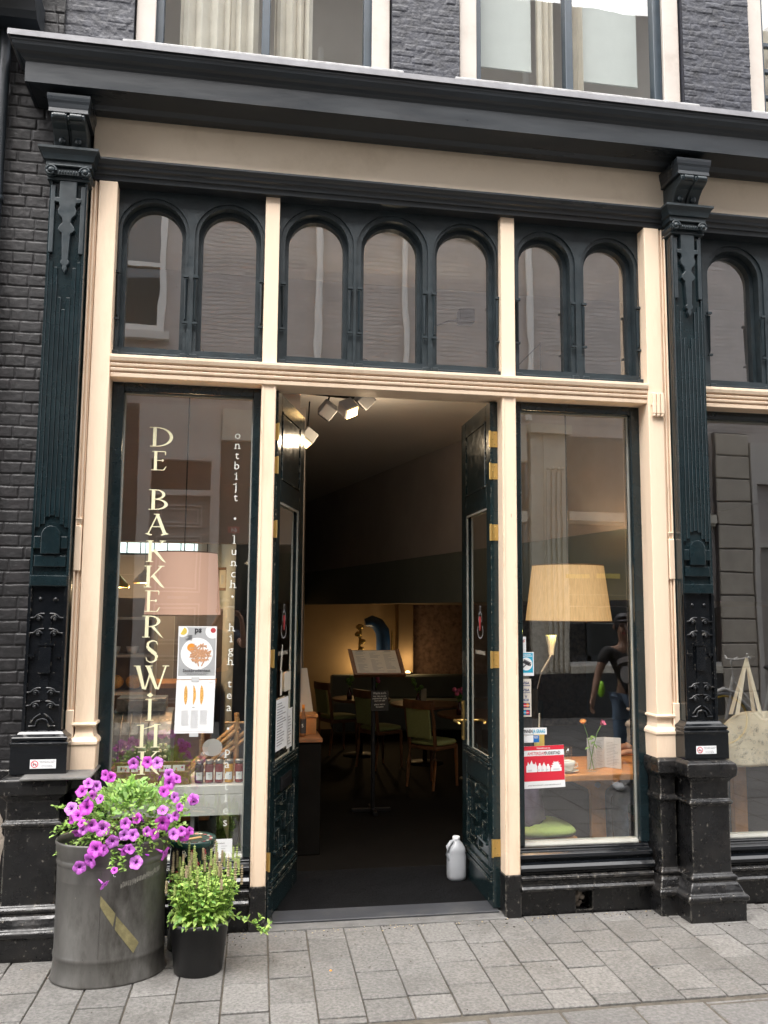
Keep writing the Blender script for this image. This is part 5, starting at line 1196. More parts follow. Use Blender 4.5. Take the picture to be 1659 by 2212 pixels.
for c in range(3):
    for k in range(19):
        if random.random() < .8: x = .97+c*.108; lbox(m, x, x+random.uniform(.03, .085), .19-k*.0095, .1925-k*.0095, .0045, .005)
for x in (.985, 1.20): lbox(m, x, x+.05, .196, .201, .0045, .0052)
m.build('menu_text', 'ink_grey', t)
m = MB(); m.tube([(1.10, 2.40, .02), (1.10, 2.40, 1.06)], .017, 10); m.build('pole', 'metal_dark', t)
m = MB(); m.box(.94, 1.24, 2.38, 2.41, .0, .03); m.box(1.085, 1.115, 2.24, 2.54, .0, .031); m.build('foot', 'metal_dark', t, bevel=.004)
t = thing('chalkboard', 'small chalkboard asking guests to wait, hanging under the menu stand', 'sign', (1.142, 2.36, .76))
MB().box(1.074, 1.210, 2.355, 2.365, .757, .912).build('board', 'chalkboard', t, bevel=.002)
m = MB()
for k, (s__, z) in enumerate((('Wacht a.u.b.', .886), ('hier, dan uw ons', .865), ('medewerker zorgt', .848), ('voor een tafel', .831), ('please wait to', .803), ('be seated', .785))):
    text(m, s__, .024 if k == 0 else .0175, 1.142, 2.3535, z, align='CENTER', sx=.85, tilt=.03)
m.build('chalk_writing', 'letter_white', t)
# chairs and tables of the back room
def make_chair(loc, rz, label, fab='fabric_olive', wd='wood_dark', z=FZ):
    t = thing('chair', label, 'chair', (loc[0], loc[1], z), 'wooden chairs with padded seats inside the shop', rz)
    m = MB(); m.lathe([(.0001, .392), (.150, .392), (.182, .400), (.188, .415), (.178, .432), (.12, .440), (.0001, .442)], (0, 0, 0), 28, b=1.02)
    for i, (x, y, z_) in enumerate(m.v):
        q = max(abs(x), abs(y)); rr = sqrt(x*x+y*y)
        if q > 1e-4: k = 1+.55*(rr/q-1); m.v[i] = (x*k, y*k, z_)
    m.build('seat', fab, t, local=True)
    m = MB(); m.box(-.17, .17, -.165, .165, .352, .391); m.build('seat_frame', wd, t, local=True, bevel=.012, seg=2)
    for sx in (-1, 1):
        for sy in (-1, 1):
            m = MB()
            if sx > 0: m.tube([(.155, sy*.15, .36), (.165, sy*.155, 0)], [.019, .012], 8)
            else: m.tube([(-.235, sy*.165, .80), (-.20, sy*.165, .62), (-.165, sy*.155, .40), (-.17, sy*.155, .25), (-.20, sy*.16, 0)], [.013, .017, .019, .018, .012], 8)
            m.build('leg', wd, t, local=True)
    m = MB(); n = 8; q = [(-.232-.035*cos(pi*k/n-pi/2)+.02, -.185+.37*k/n) for k in range(n+1)]
    for k in range(n):
        (x0, y0), (x1, y1) = q[k], q[k+1]
        m.add([(x0, y0, .735), (x1, y1, .735), (x1, y1, .815), (x0, y0, .815), (x0-.022, y0, .735), (x1-.022, y1, .735), (x1-.022, y1, .815), (x0-.022, y0, .815)], [(0, 1, 2, 3), (5, 4, 7, 6), (3, 2, 6, 7), (1, 0, 4, 5), (0, 3, 7, 4), (1, 5, 6, 2)])
    m.build('top_rail', wd, t, local=True)
    m = MB(); m.add([(-.19, -.14, .46), (-.19, .14, .46), (-.225, .14, .735), (-.225, -.14, .735), (-.215, -.14, .46), (-.215, .14, .46), (-.25, .14, .735), (-.25, -.14, .735)], [(0, 1, 2, 3), (5, 4, 7, 6), (3, 2, 6, 7), (1, 0, 4, 5), (0, 3, 7, 4), (1, 5, 6, 2)]); m.build('backrest', fab, t, local=True, bevel=.008, seg=2)
    return t
CH = make_chair((1.93, 3.92), radians(38), 'padded wooden chair nearest the doorway, beside the right door leaf')
def chair_copy(x, y, rz, z, label):
    c = copy_tree(CH); c.location = (x, y, z); c.rotation_euler = (0, 0, rz); c['label'] = label; return c
chair_copy(1.60, 4.98, radians(30), FZ, 'padded wooden chair behind the chalkboard, middle one seen through the doorway')
chair_copy(1.27, 6.0, radians(22), FZ, 'padded wooden chair farthest back, left of the menu stand pole')
def table(x, y, r_, h, label, z=FZ, wd='wood_dark'):
    t = thing('table', label, 'table', (x, y, z), 'dark tables in the back room')
    MB().lathe([(.0001, h-.03), (r_-.01, h-.03), (r_, h-.02), (r_, h-.004), (r_-.004, h), (.0001, h)], (x, y, z), 40, smooth=False).build('tabletop', wd, t)
    MB().lathe([(.025, .03), (.025, h-.03)], (x, y, z), 14).build('pedestal', 'metal_dark', t); MB().lathe([(.2, 0), (.2, .012), (.03, .03), (.0001, .03)], (x, y, z), 24).build('foot', 'metal_dark', t)
    return t
table(2.45, 4.15, .42, .64, 'dark round table nearest the doorway with flowers on it'); table(2.12, 5.15, .38, .64, 'dark round table right of the chalkboard'); table(1.50, 5.75, .34, .645, 'dark round table glinting below the wall sconce')
def table_set(x, y, z, col, label):
    t = thing('flower_vase', label, 'vase', (x, y, z), 'small bottle vases on the back room tables')
    MB().lathe([(.03, 0), (.032, .06), (.012, .10), (.012, .13)], (x, y, z), 12).build('bottle', 'jam_dark', t); s_ = MB(); fl_ = MB(); random.seed(int(x*100))
    for k in range(5):
        p = Vector((x+random.uniform(-.06, .06), y+random.uniform(-.04, .04), z+random.uniform(.19, .27))); s_.tube([(x, y, z+.1), p], .003, 5); fl_.sphere(p, .024, 8, 5)
        for j in range(5): leaf_geo(s_, (x, y, z+.15), (random.uniform(-1, 1), random.uniform(-1, 1), .6), .05, .02)
    s_.build('stems', 'leaf_dark', t); fl_.build('flowers', col, t)
table_set(2.22, 4.05, .521, 'rose_pink', 'vase with pink roses on the table nearest the doorway'); table_set(2.0, 4.95, .521, 'leaf_dark', 'leafy vase on the table right of the chalkboard'); table_set(1.35, 5.65, .526, 'leaf_dark', 'dark vase on the table below the wall sconce'); table_set(1.64, 5.6, .526, 'rose_pink', 'vase with one pink rose behind the chalkboard')
def menu_card(x, y, z, rz, label):
    M_ = Matrix.Translation((x, y, z)) @ Matrix.Rotation(rz, 4, 'Z'); m = MB(); m.box(-.055, .0, 0, .002, 0, .17); m.box(0, .002, -.05, .0, 0, .17); m.xf(M_); tag(m.build('menu_card', 'paper_warm'), label, 'menu', 'folded menu cards on the back room tables')
menu_card(2.34, 4.1, .521, .3, 'folded menu card on the table nearest the doorway'); menu_card(2.10, 5.0, .521, -.2, 'folded menu card on the table right of the chalkboard')
t = thing('bench', 'dark teal upholstered bench along the back wall', 'bench', (2.3, 7.2, FZ)); MB().box(1.35, 4.2, 7.1, 7.55, FZ+.08, FZ+.46).build('seat', 'dark_green_wall', t, bevel=.03, seg=2); MB().box(1.35, 4.2, 7.5, 7.65, FZ+.46, FZ+.78).build('backrest', 'dark_green_wall', t, bevel=.03, seg=2)
t = thing('blue_column', 'tall blue rounded column with brass fittings against the tan back wall', 'column', (2.0, 7.3, FZ))
MB().tube([(2.10, 7.75, FZ), (2.10, 7.75, 1.12), (2.085, 7.75, 1.24), (2.02, 7.75, 1.34), (1.93, 7.75, 1.38), (1.84, 7.75, 1.36)], [.10, .10, .10, .095, .085, .055], 18).build('body', 'blue_paint', t)
m = MB()
for k, (x, z) in enumerate(((1.76, 1.30), (1.74, 1.20), (1.80, 1.10), (1.78, 1.0))): m.sphere((x, 7.70, z), .055-.004*k, 10, 6, sc=(1, .6, .8))
m.tube([(1.78, 7.72, 1.34), (1.76, 7.72, .95)], .02, 8); m.tube([(2.22, 7.72, 1.25), (2.22, 7.72, .9)], .012, 8); m.build('brass_fittings', 'old_brass', t)

# ---------------------------------------------------------------- left window display
t = thing('display_table', 'pale metal display table behind the left window', 'table', (-.25, .35, 0))
MB().box(-.60, .10, .20, .95, .60, .645).build('tabletop', 'shelf_white', t, bevel=.003); MB().box(-.60, .10, .195, .215, .50, .598).build('apron', 'shelf_white', t)
for x in (-.165, .085, -.57):
    for y in (.22, .90): MB().box(x-.010, x+.010, y-.01, y+.01, 0, .60).build('leg', 'metal_grey', t)
t = thing('card_box', 'long wooden tray holding small illustrated cards behind the petunia', 'tray', (-.38, .30, .646))
m = MB(); m.box(-.575, -.185, .235, .247, .646, .712); m.box(-.575, -.185, .353, .365, .646, .74); m.box(-.575, -.563, .247, .353, .646, .73); m.box(-.197, -.185, .247, .353, .646, .72); m.box(-.563, -.197, .247, .353, .646, .652); m.build('tray', 'wood_bin', t, bevel=.002)
for k in range(5):
    x = -.545+k*.068; q = MB(); q.box(x, x+.060, .262, .266, .66, .738, M=Matrix.Translation((x, .262, .66)) @ Matrix.Rotation(-.25, 4, 'X') @ Matrix.Translation((-x, -.262, -.66))); c0 = q.build('card', 'paper', t)
    q = MB(); random.seed(k)
    for j in range(6): xx = x+.006+random.uniform(0, .040); zz = .705+random.uniform(0, .022); q.box(xx, xx+random.uniform(.004, .010), .259, .2595, zz, zz+.007, mi=j % 3, M=Matrix.Translation((x, .262, .66)) @ Matrix.Rotation(-.25, 4, 'X') @ Matrix.Translation((-x, -.262, -.66)))
    q.build('card_picture', ['orange', 'ink', 'dull_red'], c0)
for k, (x, col, what) in enumerate(((-.140, 'jam_dark', 'dark purple jam jar, first from the left behind the pane'), (-.090, 'jam_red', 'red jam jar, second from the left on the display table'), (-.040, 'jam_red', 'red jam jar between another red jar and the yellow one'), (.010, 'jam_orange', 'yellow orange jam jar on the display table'), (.060, 'jam_red', 'red jam jar at the right end next to the window frame'))):
    t = thing('jam_jar', what, 'jar', (x, .27, .646), 'jam jars in a row on the display table'); c = (x, .27, .646)
    MB().lathe([(.0001, .002), (.020, .002), (.0222, .008), (.0222, .085), (.018, .094), (.0001, .094)], c, 20).build('jam', col, t)
    MB().lathe([(.0185, .096), (.021, .097), (.021, .113), (.019, .115), (.0001, .115)], c, 20).build('lid', 'metal_grey', t)
    m = MB(); n = 8; m.add([(c[0]+.0226*cos(a), c[1]+.0226*sin(a), c[2]+z) for a in [radians(-135+90*j/n) for j in range(n+1)] for z in (.018, .055)], [(2*j, 2*j+2, 2*j+3, 2*j+1) for j in range(n)]); lb = m.build('label', 'paper', t)
    m = MB(); m.box(x-.006, x+.006, c[1]-.0236, c[1]-.0232, .688, .691); m.build('print', 'ink_grey', lb)
t = thing('cash_register', 'antique silver cash register with round keys behind the W and I letters', 'cash register', (-.47, .62, .646))
m = MB(); pr = [(.46, .646), (.46, .70), (.47, .78), (.50, .86), (.55, .92), (.62, .96), (.80, .97), (.80, .646)]
m.prof(pr, -.625, -.30); m.build('body', 'register', t, bevel=.006, seg=2)
m = MB()
for k in range(6):
    x = -.612+k*.048
    m.tube([(x, y-.006, z+.002) for y, z in pr[1:6]], .0042, 6)
m.box(-.60, -.34, .60, .78, .97, 1.04); m.box(-.56, -.38, .595, .605, .985, 1.03); m.build('ribs_and_crest', 'register', t, bevel=.004)
m = MB()
for c in range(2):
    for k in range(8):
        a = k/7; y = .462+.11*a**1.6; z = .72+.20*a; m.sphere((-.352+c*.026, y-.008, z), .0105, 10, 5, sc=(1, .6, 1))
for c in range(3):
    for k in range(6): a = k/6; m.sphere((-.60+c*.048+.024, .462+.11*a**1.6-.004, .74+.18*a), .005, 6, 4)
m.build('keys', 'register_key', t)
t = thing('wooden_rack', 'slanting light wooden rack behind the jam jars', 'rack', (-.06, .55, .646))
m = MB()
for y in (.42, .66):
    m.tube([(-.215, y, .655), (.06, y, .90)], .013, 4); m.tube([(-.13, y, .655), (.10, y, .85)], .011, 4); m.tube([(.045, y, .65), (.045, y, .95)], .014, 4); m.tube([(-.14, y, .65), (-.14, y, .84)], .010, 4)
m.tube([(-.02, .42, .925), (.09, .42, .925)], .007, 6); m.build('frame', 'wood_light', t)
t = tag(MB().poly(ell(-.08, .80, .052, .045, 36), .405, .002).build('doily', 'paper'), 'white lace doily hanging on the light wooden rack', 'doily')
t = thing('picture_frame', 'small dark framed picture on the white wall behind the left pane', 'picture', (-.06, 2.45, 1.68)); m = MB()
pf = [(-.034, 2.33), (-.054, 2.60)]
def pfr(a, z, o=.0): x = pf[0][0]+(pf[1][0]-pf[0][0])*a; y = pf[0][1]+(pf[1][1]-pf[0][1])*a; return (x-o, y-o*.07, z)
fr_ = MB()
X0, X1 = -.125, -.025
fr_.box(X0, X1, 2.52, 2.54, 1.67, 1.69); fr_.box(X0, X1, 2.52, 2.54, 1.83, 1.85); fr_.box(X0, X0+.016, 2.52, 2.54, 1.69, 1.83); fr_.box(X1-.016, X1, 2.52, 2.54, 1.69, 1.83)
rot_ = Matrix.Translation((-.075, 2.53, 0)) @ Matrix.Rotation(radians(-30), 4, 'Z') @ Matrix.Translation((.075, -2.53, 0)); fr_.xf(rot_).build('frame', 'wood_dark', t)
MB().box(X0+.017, X1-.017, 2.527, 2.533, 1.691, 1.829).xf(rot_).build('picture', 'paper_warm', t); MB().box(X0+.04, X1-.04, 2.5255, 2.5265, 1.72, 1.79).xf(rot_).build('drawing', 'ink_light', t)
t = thing('wall_shelf', 'dark shelf unit with crockery and bread at the left behind the cash register', 'shelf', (-.80, 1.9, 0)); m = MB()
for z in (.95, 1.20, 1.45): m.box(-.985, -.52, 1.75, 2.05, z, z+.018)
m.box(-.53, -.51, 1.75, 2.05, 0, 1.6); m.build('shelves', 'shelf_white', t); MB().box(-.985, -.53, 2.0, 2.05, .97, 1.6).build('back_panel', 'dark_wall', t)
for k in range(3): tag(MB().sphere((-.90+k*.13, 1.87, 1.03), .06, 10, 6, sc=(1, .8, .8)).build('bread_loaf', 'bread'), ['round loaf at the wall end of the dark shelf', 'round loaf in the middle of the dark shelf', 'round loaf at the open end of the dark shelf'][k], 'bread', 'bread loaves on the dark shelf')
for k in range(3): tag(MB().lathe([(.0001, 0), (.03, 0), (.045, .05), (.042, .05), (.03, .01)], (-.90+k*.12, 1.85, 1.219), 16).build('bowl', 'porcelain'), ['white bowl by the wall on the upper dark shelf', 'white bowl in the middle of the upper dark shelf', 'white bowl at the open end of the upper dark shelf'][k], 'bowl', 'white bowls on the dark shelf')
t = thing('service_counter', 'long wooden service counter deep behind the left window', 'counter', (-.3, 2.4, 0)); MB().box(-.98, -.12, 2.3, 2.7, 0, .95).build('body', 'wood_dark', t); MB().box(-.985, -.10, 2.25, 2.72, .951, .985).build('worktop', 'wood', t)

# ---------------------------------------------------------------- right window table
t = thing('window_table', 'orange brown wooden table with a rounded end in the right window', 'table', (2.11, .6, 0))
m = MB(); pts = [(1.77, .62)]+[(1.84+.10*cos(a), .50+.16*sin(a)) for a in [pi+k*pi/16 for k in range(9)]]+[(2.35, .34), (2.55, .55), (2.55, .95), (1.77, .95)]
vs = [(x, y, z) for z in (.588, .622) for x, y in pts]; n = len(pts); m.add(vs, [tuple(range(n))[::-1], tuple(range(n, 2*n))]+[(i, (i+1) % n, n+(i+1) % n, n+i) for i in range(n)]); m.build('tabletop', 'wood', t, bevel=.004, seg=2)
ap = [(1.90, .586), (1.93, .567), (1.98, .545), (2.03, .523), (2.060, .505), (2.066, .47), (2.066, .0), (2.160, 0), (2.150, .47), (2.156, .505), (2.19, .53), (2.25, .56), (2.32, .586)]
MB().poly(ap, .50, .035).build('pedestal', 'wood', t, bevel=.003)
m = MB(); m.lathe([(.0001, -.003), (.016, -.003), (.016, .003)], (0, 0, 0), 20); m.xf(Matrix.Translation((2.105, .497, .535)) @ Matrix.Rotation(pi/2, 4, 'X')); m.build('cable_ring', 'metal_grey', t)
t = thing('glass_vase', 'clear glass vase holding one orange and one pink rose', 'vase', (2.038, .42, .6225))
MB().lathe([(.0001, .004), (.030, .004), (.034, .02), (.030, .06), (.018, .12), (.016, .14)], (2.038, .42, .6225), 24, caps=False).build('vessel', 'glass_clear', t)
m = MB(); m.tube([(2.052, .42, .635), (2.028, .42, .75), (2.015, .42, .83), (1.995, .42, .888)], .0022, 6); m.tube([(2.025, .42, .635), (2.050, .42, .76), (2.075, .42, .84), (2.098, .42, .880)], .0022, 6)
for c, d in (((2.02, .42, .80), (1, -.3, .4)), ((2.06, .42, .79), (-.8, -.5, -.2)), ((2.07, .42, .77), (.9, -.4, -.5)), ((2.05, .42, .78), (.4, -.6, -.6)), ((2.03, .42, .76), (-.9, -.2, -.2)), ((2.03, .42, .82), (.8, -.3, -.1))): leaf_geo(m, c, d, .036, .018)
m.build('stems', 'leaf_dark', t)
def rose(c, R_, col, tilt_):
    m = MB(); random.seed(int(c[0]*1000))
    for k in range(14):
        a = k*2.4; rr = R_*(.25+.75*k/14); d = Vector((cos(a)*.6, sin(a)*.6, 1)); n0 = len(m.v); leaf_geo(m, (.25*rr*cos(a), .25*rr*sin(a), -R_*.5), d, R_*1.3, R_*1.1, fold=.5, nrm=(-cos(a), -sin(a), .3))
    m.sphere((0, 0, -R_*.1), R_*.5, 10, 6); m.xf(Matrix.Translation(c) @ Euler(tilt_).to_matrix().to_4x4()); m.build('rose', col, t)
rose((1.990, .42, .900), .020, 'rose_orange', (.5, -.3, 0)); rose((2.108, .42, .892), .021, 'rose_pink', (.6, .6, 0))
t = thing('menu_card', 'cream folded menu card standing behind the rose vase', 'menu', (2.15, .52, .6225))
m = MB(); m.add([(2.046, .50, .623), (2.178, .56, .623), (2.178, .56, .795), (2.046, .50, .800)], [(0, 1, 2, 3)]); m.add([(2.178, .56, .623), (2.245, .48, .623), (2.245, .48, .800), (2.178, .56, .795)], [(0, 1, 2, 3)]); m.add([(2.046, .502, .623), (2.178, .562, .623), (2.178, .562, .795), (2.046, .502, .800)], [(3, 2, 1, 0)]); m.build('card', 'paper', t)
m = MB(); random.seed(6)
def mline(a0, a1, z, right=False):
    P_ = (lambda a: (2.046+.132*a, .499+.060*a)) if not right else (lambda a: (2.178+.067*a, .5585-.080*a))
    (x0, y0), (x1, y1) = P_(a0), P_(a1); m.add([(x0, y0-.001, z), (x1, y1-.001, z), (x1, y1-.001, z+.0016), (x0, y0-.001, z+.0016)], [(0, 1, 2, 3)])
for k in range(17):
    mline(.1, .1+random.uniform(.2, .36), .775-k*.0085); mline(.52, .52+random.uniform(.2, .4), .775-k*.0085)
    if k: mline(.12, .12+random.uniform(.4, .75), .775-k*.0085, True)
m.build('menu_text', 'ink_grey', t)
t = thing('coffee_cup', 'white coffee cup on a saucer beside the red sticker', 'cup', (1.905, .44, .6225)); c = (1.905, .44, .6225)
MB().lathe([(.0001, .010), (.024, .010), (.028, .016), (.037, .035), (.041, .062), (.0385, .062), (.034, .035)], c, 28, caps=False).build('cup', 'porcelain', t); MB().lathe([(.0001, .053), (.0385, .053)], c, 24).build('coffee', 'coffee', t)
MB().lathe([(.0001, .001), (.03, .001), (.058, .009), (.060, .012), (.03, .006), (.0001, .005)], c, 28).build('saucer', 'porcelain', t); MB().tube([(1.943, .44, .672), (1.960, .44, .670), (1.962, .44, .652), (1.941, .44, .645)], .004, 6).build('handle', 'porcelain', t)
t = thing('candle_jar', 'small yellow jar with a wooden stick above the red sticker', 'jar', (1.800, .50, .80)); t.location = (1.80, .62, .6225)
MB().lathe([(.0001, 0), (.028, 0), (.030, .01), (.030, .215), (.024, .22)], (1.80, .62, .6225), 20).build('jar', 'yellow', t); MB().tube([(1.80, .62, .85), (1.803, .62, .93)], .005, 6).build('stick', 'paper_warm', t)
tag(MB().lathe([(.0001, 0), (.024, 0), (.026, .11), (.024, .11)], (1.975, .62, .6225), 20, caps=False).build('water_glass', 'glass_clear'), 'empty clear drinking glass behind the saucer', 'glass')
c3 = make_chair((1.79, .52), radians(180), 'lime green padded chair under the window table', 'fabric_lime', 'wood', z=-.15)
c3.location.z = -.115; c3.rotation_euler[2] = radians(4); c3.location.x = 1.765; c3.location.y = .56
c4 = make_chair((2.62, .82), radians(175), 'teal padded chair at the right end of the window table', 'fabric_teal', 'wood', z=-.10)
m = MB(); random.seed(12)                       # coat thrown over the lime chair
N = 14; vs = []
for i in range(N+1):
    for j in range(N+1):
        u_, v_ = i/N, j/N; x = 1.55+.20*u_+.05*v_*u_; z = .585-.235*v_-.03*sin(3*u_)*v_; y = .56-.05*sin(pi*.5*v_)-.03*sin(9*u_+3*v_)-.015*sin(17*u_)
        vs.append((x, y, z))
m.add(vs, [(i*(N+1)+j, (i+1)*(N+1)+j, (i+1)*(N+1)+j+1, i*(N+1)+j+1) for i in range(N) for j in range(N)], smooth=True)
o = m.build('coat', 'fabric_lilac'); sm_ = o.modifiers.new('solid', 'SOLIDIFY'); sm_.thickness = .015; tag(o, 'lilac grey coat thrown over the lime green chair', 'coat')
# tote bag and post in the window right of the pilaster
t = thing('tote_bag', 'cream canvas tote bag hanging in the window right of the right pilaster', 'bag', (2.87, .23, .67))
m = MB(); N = 16; front = []; back = []
for i in range(N+1):
    for j in range(N+1):
        a, b_ = i/N, j/N; x = 2.752+.285*a; z = .672+.30*b_-.055*(1-a)**4*(b_ > .6)*(b_-.6)/.4*1.2; q = sin(pi*a)*.030*(1-.6*b_)+.006*sin(7*a+4*b_)
        front.append((x, .215-q, z)); back.append((x, .235+q, z))
fq = [(i*(N+1)+j, (i+1)*(N+1)+j, (i+1)*(N+1)+j+1, i*(N+1)+j+1) for i in range(N) for j in range(N)]
m.add(front, fq, smooth=True); m.add(back, [q[::-1] for q in fq], smooth=True); n = (N+1)**2
ed = [(i*(N+1)) for i in range(N+1)]; m.f += [[a, n+a, n+b_, b_] for a, b_ in zip(ed, ed[1:])]; m.m += [0]*N; m.sm += [False]*N; m.r += [.5]*N
ed = list(range(N+1)); m.f += [[a, b_, n+b_, n+a] for a, b_ in zip(ed, ed[1:])]; m.m += [0]*N; m.sm += [False]*N; m.r += [.5]*N
ed = [N*(N+1)+k for k in range(N+1)]; m.f += [[b_, a, n+a, n+b_] for a, b_ in zip(ed, ed[1:])]; m.m += [0]*N; m.sm += [False]*N; m.r += [.5]*N
m.build('body', 'canvas', t)
m = MB()
for x0, y in ((2.815, .200), (2.96, .200), (2.80, .24), (2.945, .24)):
    w_ = .013; xt = 2.895; m.add([(x0-w_, y, .955), (x0+w_, y, .955), (xt+w_*.6, .215, 1.27), (xt-w_*.6, .215, 1.27)], [(0, 1, 2, 3)])
m.build('handles', 'canvas', t)
m = MB(); random.seed(14)
for k in range(90):
    x, z = random.uniform(2.785, 3.01), random.uniform(.69, .90); a = (x-2.752)/.285; b_ = (z-.672)/.3; y = .215-sin(pi*a)*.030*(1-.6*b_)-.006*sin(7*a+4*b_)-.0025; s_ = random.uniform(.005, .010); th = random.uniform(0, 6)
    q = random.choice((3, 4, 6, 2)); m.tube([(x+s_*cos(th+j*2*pi/q)*random.uniform(.6, 1.2), y, z+s_*sin(th+j*2*pi/q)) for j in range(q+1)], .0006, 3)
m.build('print', 'ink_grey', t)
tag(MB().sphere((2.895, .205, 1.285), .014, 10, 6, sc=(1, .5, 1)).tube([(2.895, .2, 1.285), (2.895, YG+.003, 1.285)], .006, 8).build('suction_hook', 'glass_clear'), 'clear suction hook carrying the tote bag', 'hook')
t = thing('wooden_post_table', 'orange wooden table with a flat plank leg below the tote bag', 'table', (3.15, .7, 0)); MB().box(3.07, 3.155, .68, .72, 0, .62).build('leg', 'wood', t); MB().box(2.95, 3.9, .50, 1.0, .62, .65).build('tabletop', 'wood', t, bevel=.004)
# ================================================================ OPPOSITE SIDE OF THE STREET (what the panes mirror)
OY = -7.80
OB = thing('opposite_building', 'brown brick house across the street with cream pilasters, grey door and white sashes', 'building', (3, OY, 0))
def ob(mb, x0, x1, z0, z1, d0=0, d1=.1): return mb.box(x0, x1, OY+d0, OY+d1, z0, z1)      # d grows towards the street
m = MB(); m.box(-9, 16, OY-.3, OY, -.05, 11.3)
random.seed(17)
m.build('wall', 'opp_brick', OB)
m = MB()
z = 4.4
while z < 9.4:
    x = -5.0-random.random()*.2
    while x < 9:
        if not any(a-.05 < x < b+.05 and c < z < d for a, b, c, d in ((-2.5, -1.0, 5.4, 7.5), (8.2, 9.8, 5.4, 7.5),)): m.add([(x, OY+.004, z), (x+.19, OY+.004, z), (x+.19, OY+.004, z+.05), (x, OY+.004, z+.05)], [(3, 2, 1, 0)], rnd=random.random())
        x += .2
    z += .06
m.build('brick_courses', 'opp_brick', OB)
def obox(name, mt, rects, parent=OB, bevel=0):
    mb = MB()
    for q in rects: ob(mb, *q)
    return mb.build(name, mt, parent, bevel=bevel)
for k, (a, b) in enumerate(((-2.45, -1.04), (-5.6, -4.2), (8.3, 9.7))):
    fo = obox('window', 'white_paint', [(a, a+.09, 5.45, 7.4, .005, .07), (b-.09, b, 5.45, 7.4, .005, .07), (a+.09, b-.09, 5.45, 5.55, .005, .07), (a+.09, b-.09, 7.3, 7.4, .005, .07), (a+.09, b-.09, 6.38, 6.44, .005, .06), ((a+b)/2-.025, (a+b)/2+.025, 6.44, 7.3, .005, .05)])
    obox('window_sill', 'opp_plaster', [(a-.08, b+.08, 5.33, 5.445, .005, .12)], fo); obox('pane', 'opp_glass', [(a+.09, b-.09, 5.55, 7.3, .006, .012)], fo)
for x in (1.12, 2.42, 4.36): m = MB(); m.tube([(x, OY+.07, 4.4), (x+.03, OY+.07, 5.6), (x-.02, OY+.07, 10)], .05, 10); m.build('rain_pipe', 'white_paint', OB)
obox('string_course', 'opp_plaster', [(-9, 16, 7.9, 8.05, .004, .09), (-9, 16, 7.2, 7.25, .004, .03)])
# grey door with surround
obox('plaster_panel', 'opp_plaster', [(-1.33, -.215, 3.70, 4.40, .005, .06)])
obox('shutter', 'opp_shutter', [(-1.56, -1.34, 2.0, 4.40, .005, .03)]+[(-1.56, -1.34, 2.02+k*.055, 2.05+k*.055, .031, .045) for k in range(43)])
obox('door_surround', 'opp_plaster', [(-1.32, -1.15, 0, 3.69, .005, .13), (-.335, -.21, 0, 3.69, .005, .13), (-1.15, -.335, 3.60, 3.69, .005, .13), (-1.15, -.335, 3.10, 3.165, .005, .15), (-1.15, -.335, 3.165, 3.185, .005, .11)])
obox('fanlight', 'opp_glass', [(-1.149, -.336, 3.186, 3.599, .01, .02)])
dd = obox('door', 'opp_door', [(-1.149, -.336, 0, 3.099, .01, .06)])
mo = []
for z0, z1 in ((2.66, 2.97), (1.75, 2.54), (1.05, 1.60), (.25, .90)):
    for e, h in ((0, .085), (.05, .075)): mo += [(-1.05+e, -.44-e, z1-.02-e, z1-e, .061, h), (-1.05+e, -.44-e, z0+e, z0+.02+e, .061, h), (-1.05+e, -1.03+e, z0+.02+e, z1-.02-e, .061, h), (-.46-e, -.44-e, z0+.02+e, z1-.02-e, .061, h)]
obox('door_panel', 'opp_plaster', mo, dd); obox('letter_slot', 'metal_grey', [(-.88, -.60, 1.66, 1.70, .061, .075)], dd)
# dark shopfront
obox('dark_shopfront', 'opp_dark', [(-.205, 1.25, 0, 3.9, .005, .06), (-1.56, -1.33, 0, 1.99, .005, .05), (-3.2, -1.57, .5, 3.3, .005, .06), (-6.5, -4.0, .5, 3.3, .005, .06)]+[(-.205, 1.25, 3.28, 3.30, .061, .075), (-.205, 1.25, 3.36, 3.38, .061, .075)])
sg_ = obox('number_plate', 'dull_red', [(-.085, .078, 2.595, 2.692, .062, .070)])
m = MB(); text(m, '64', .085, .0, OY+.0715, 2.612, align='CENTER', bold=.002, mirror=True); m.build('number', 'letter_white', sg_)
obox('shopfront_glass', 'opp_glass', [(.1, 1.15, .7, 2.4, .061, .066)])
obox('cream_frieze', 'opp_cream', [(-9, -1.57, 3.91, 4.35, .005, .12), (-.2, 1.27, 3.91, 4.35, .005, .12)])
# white sign fascia and second grey frontage
obox('frontage', 'opp_cream', [(1.28, 1.45, 0, 4.3, .005, .15), (1.45, 4.30, 3.75, 4.3, .005, .12), (1.45, 4.30, 2.86, 3.02, .005, .10), (2.85, 2.97, .5, 2.86, .005, .09), (1.45, 4.30, .48, .60, .005, .12)])
obox('frontage_glass', 'opp_glass', [(1.46, 2.84, .61, 2.85, .006, .02), (2.98, 4.34, .61, 2.85, .006, .02), (1.46, 4.34, 3.03, 3.74, .006, .02)])
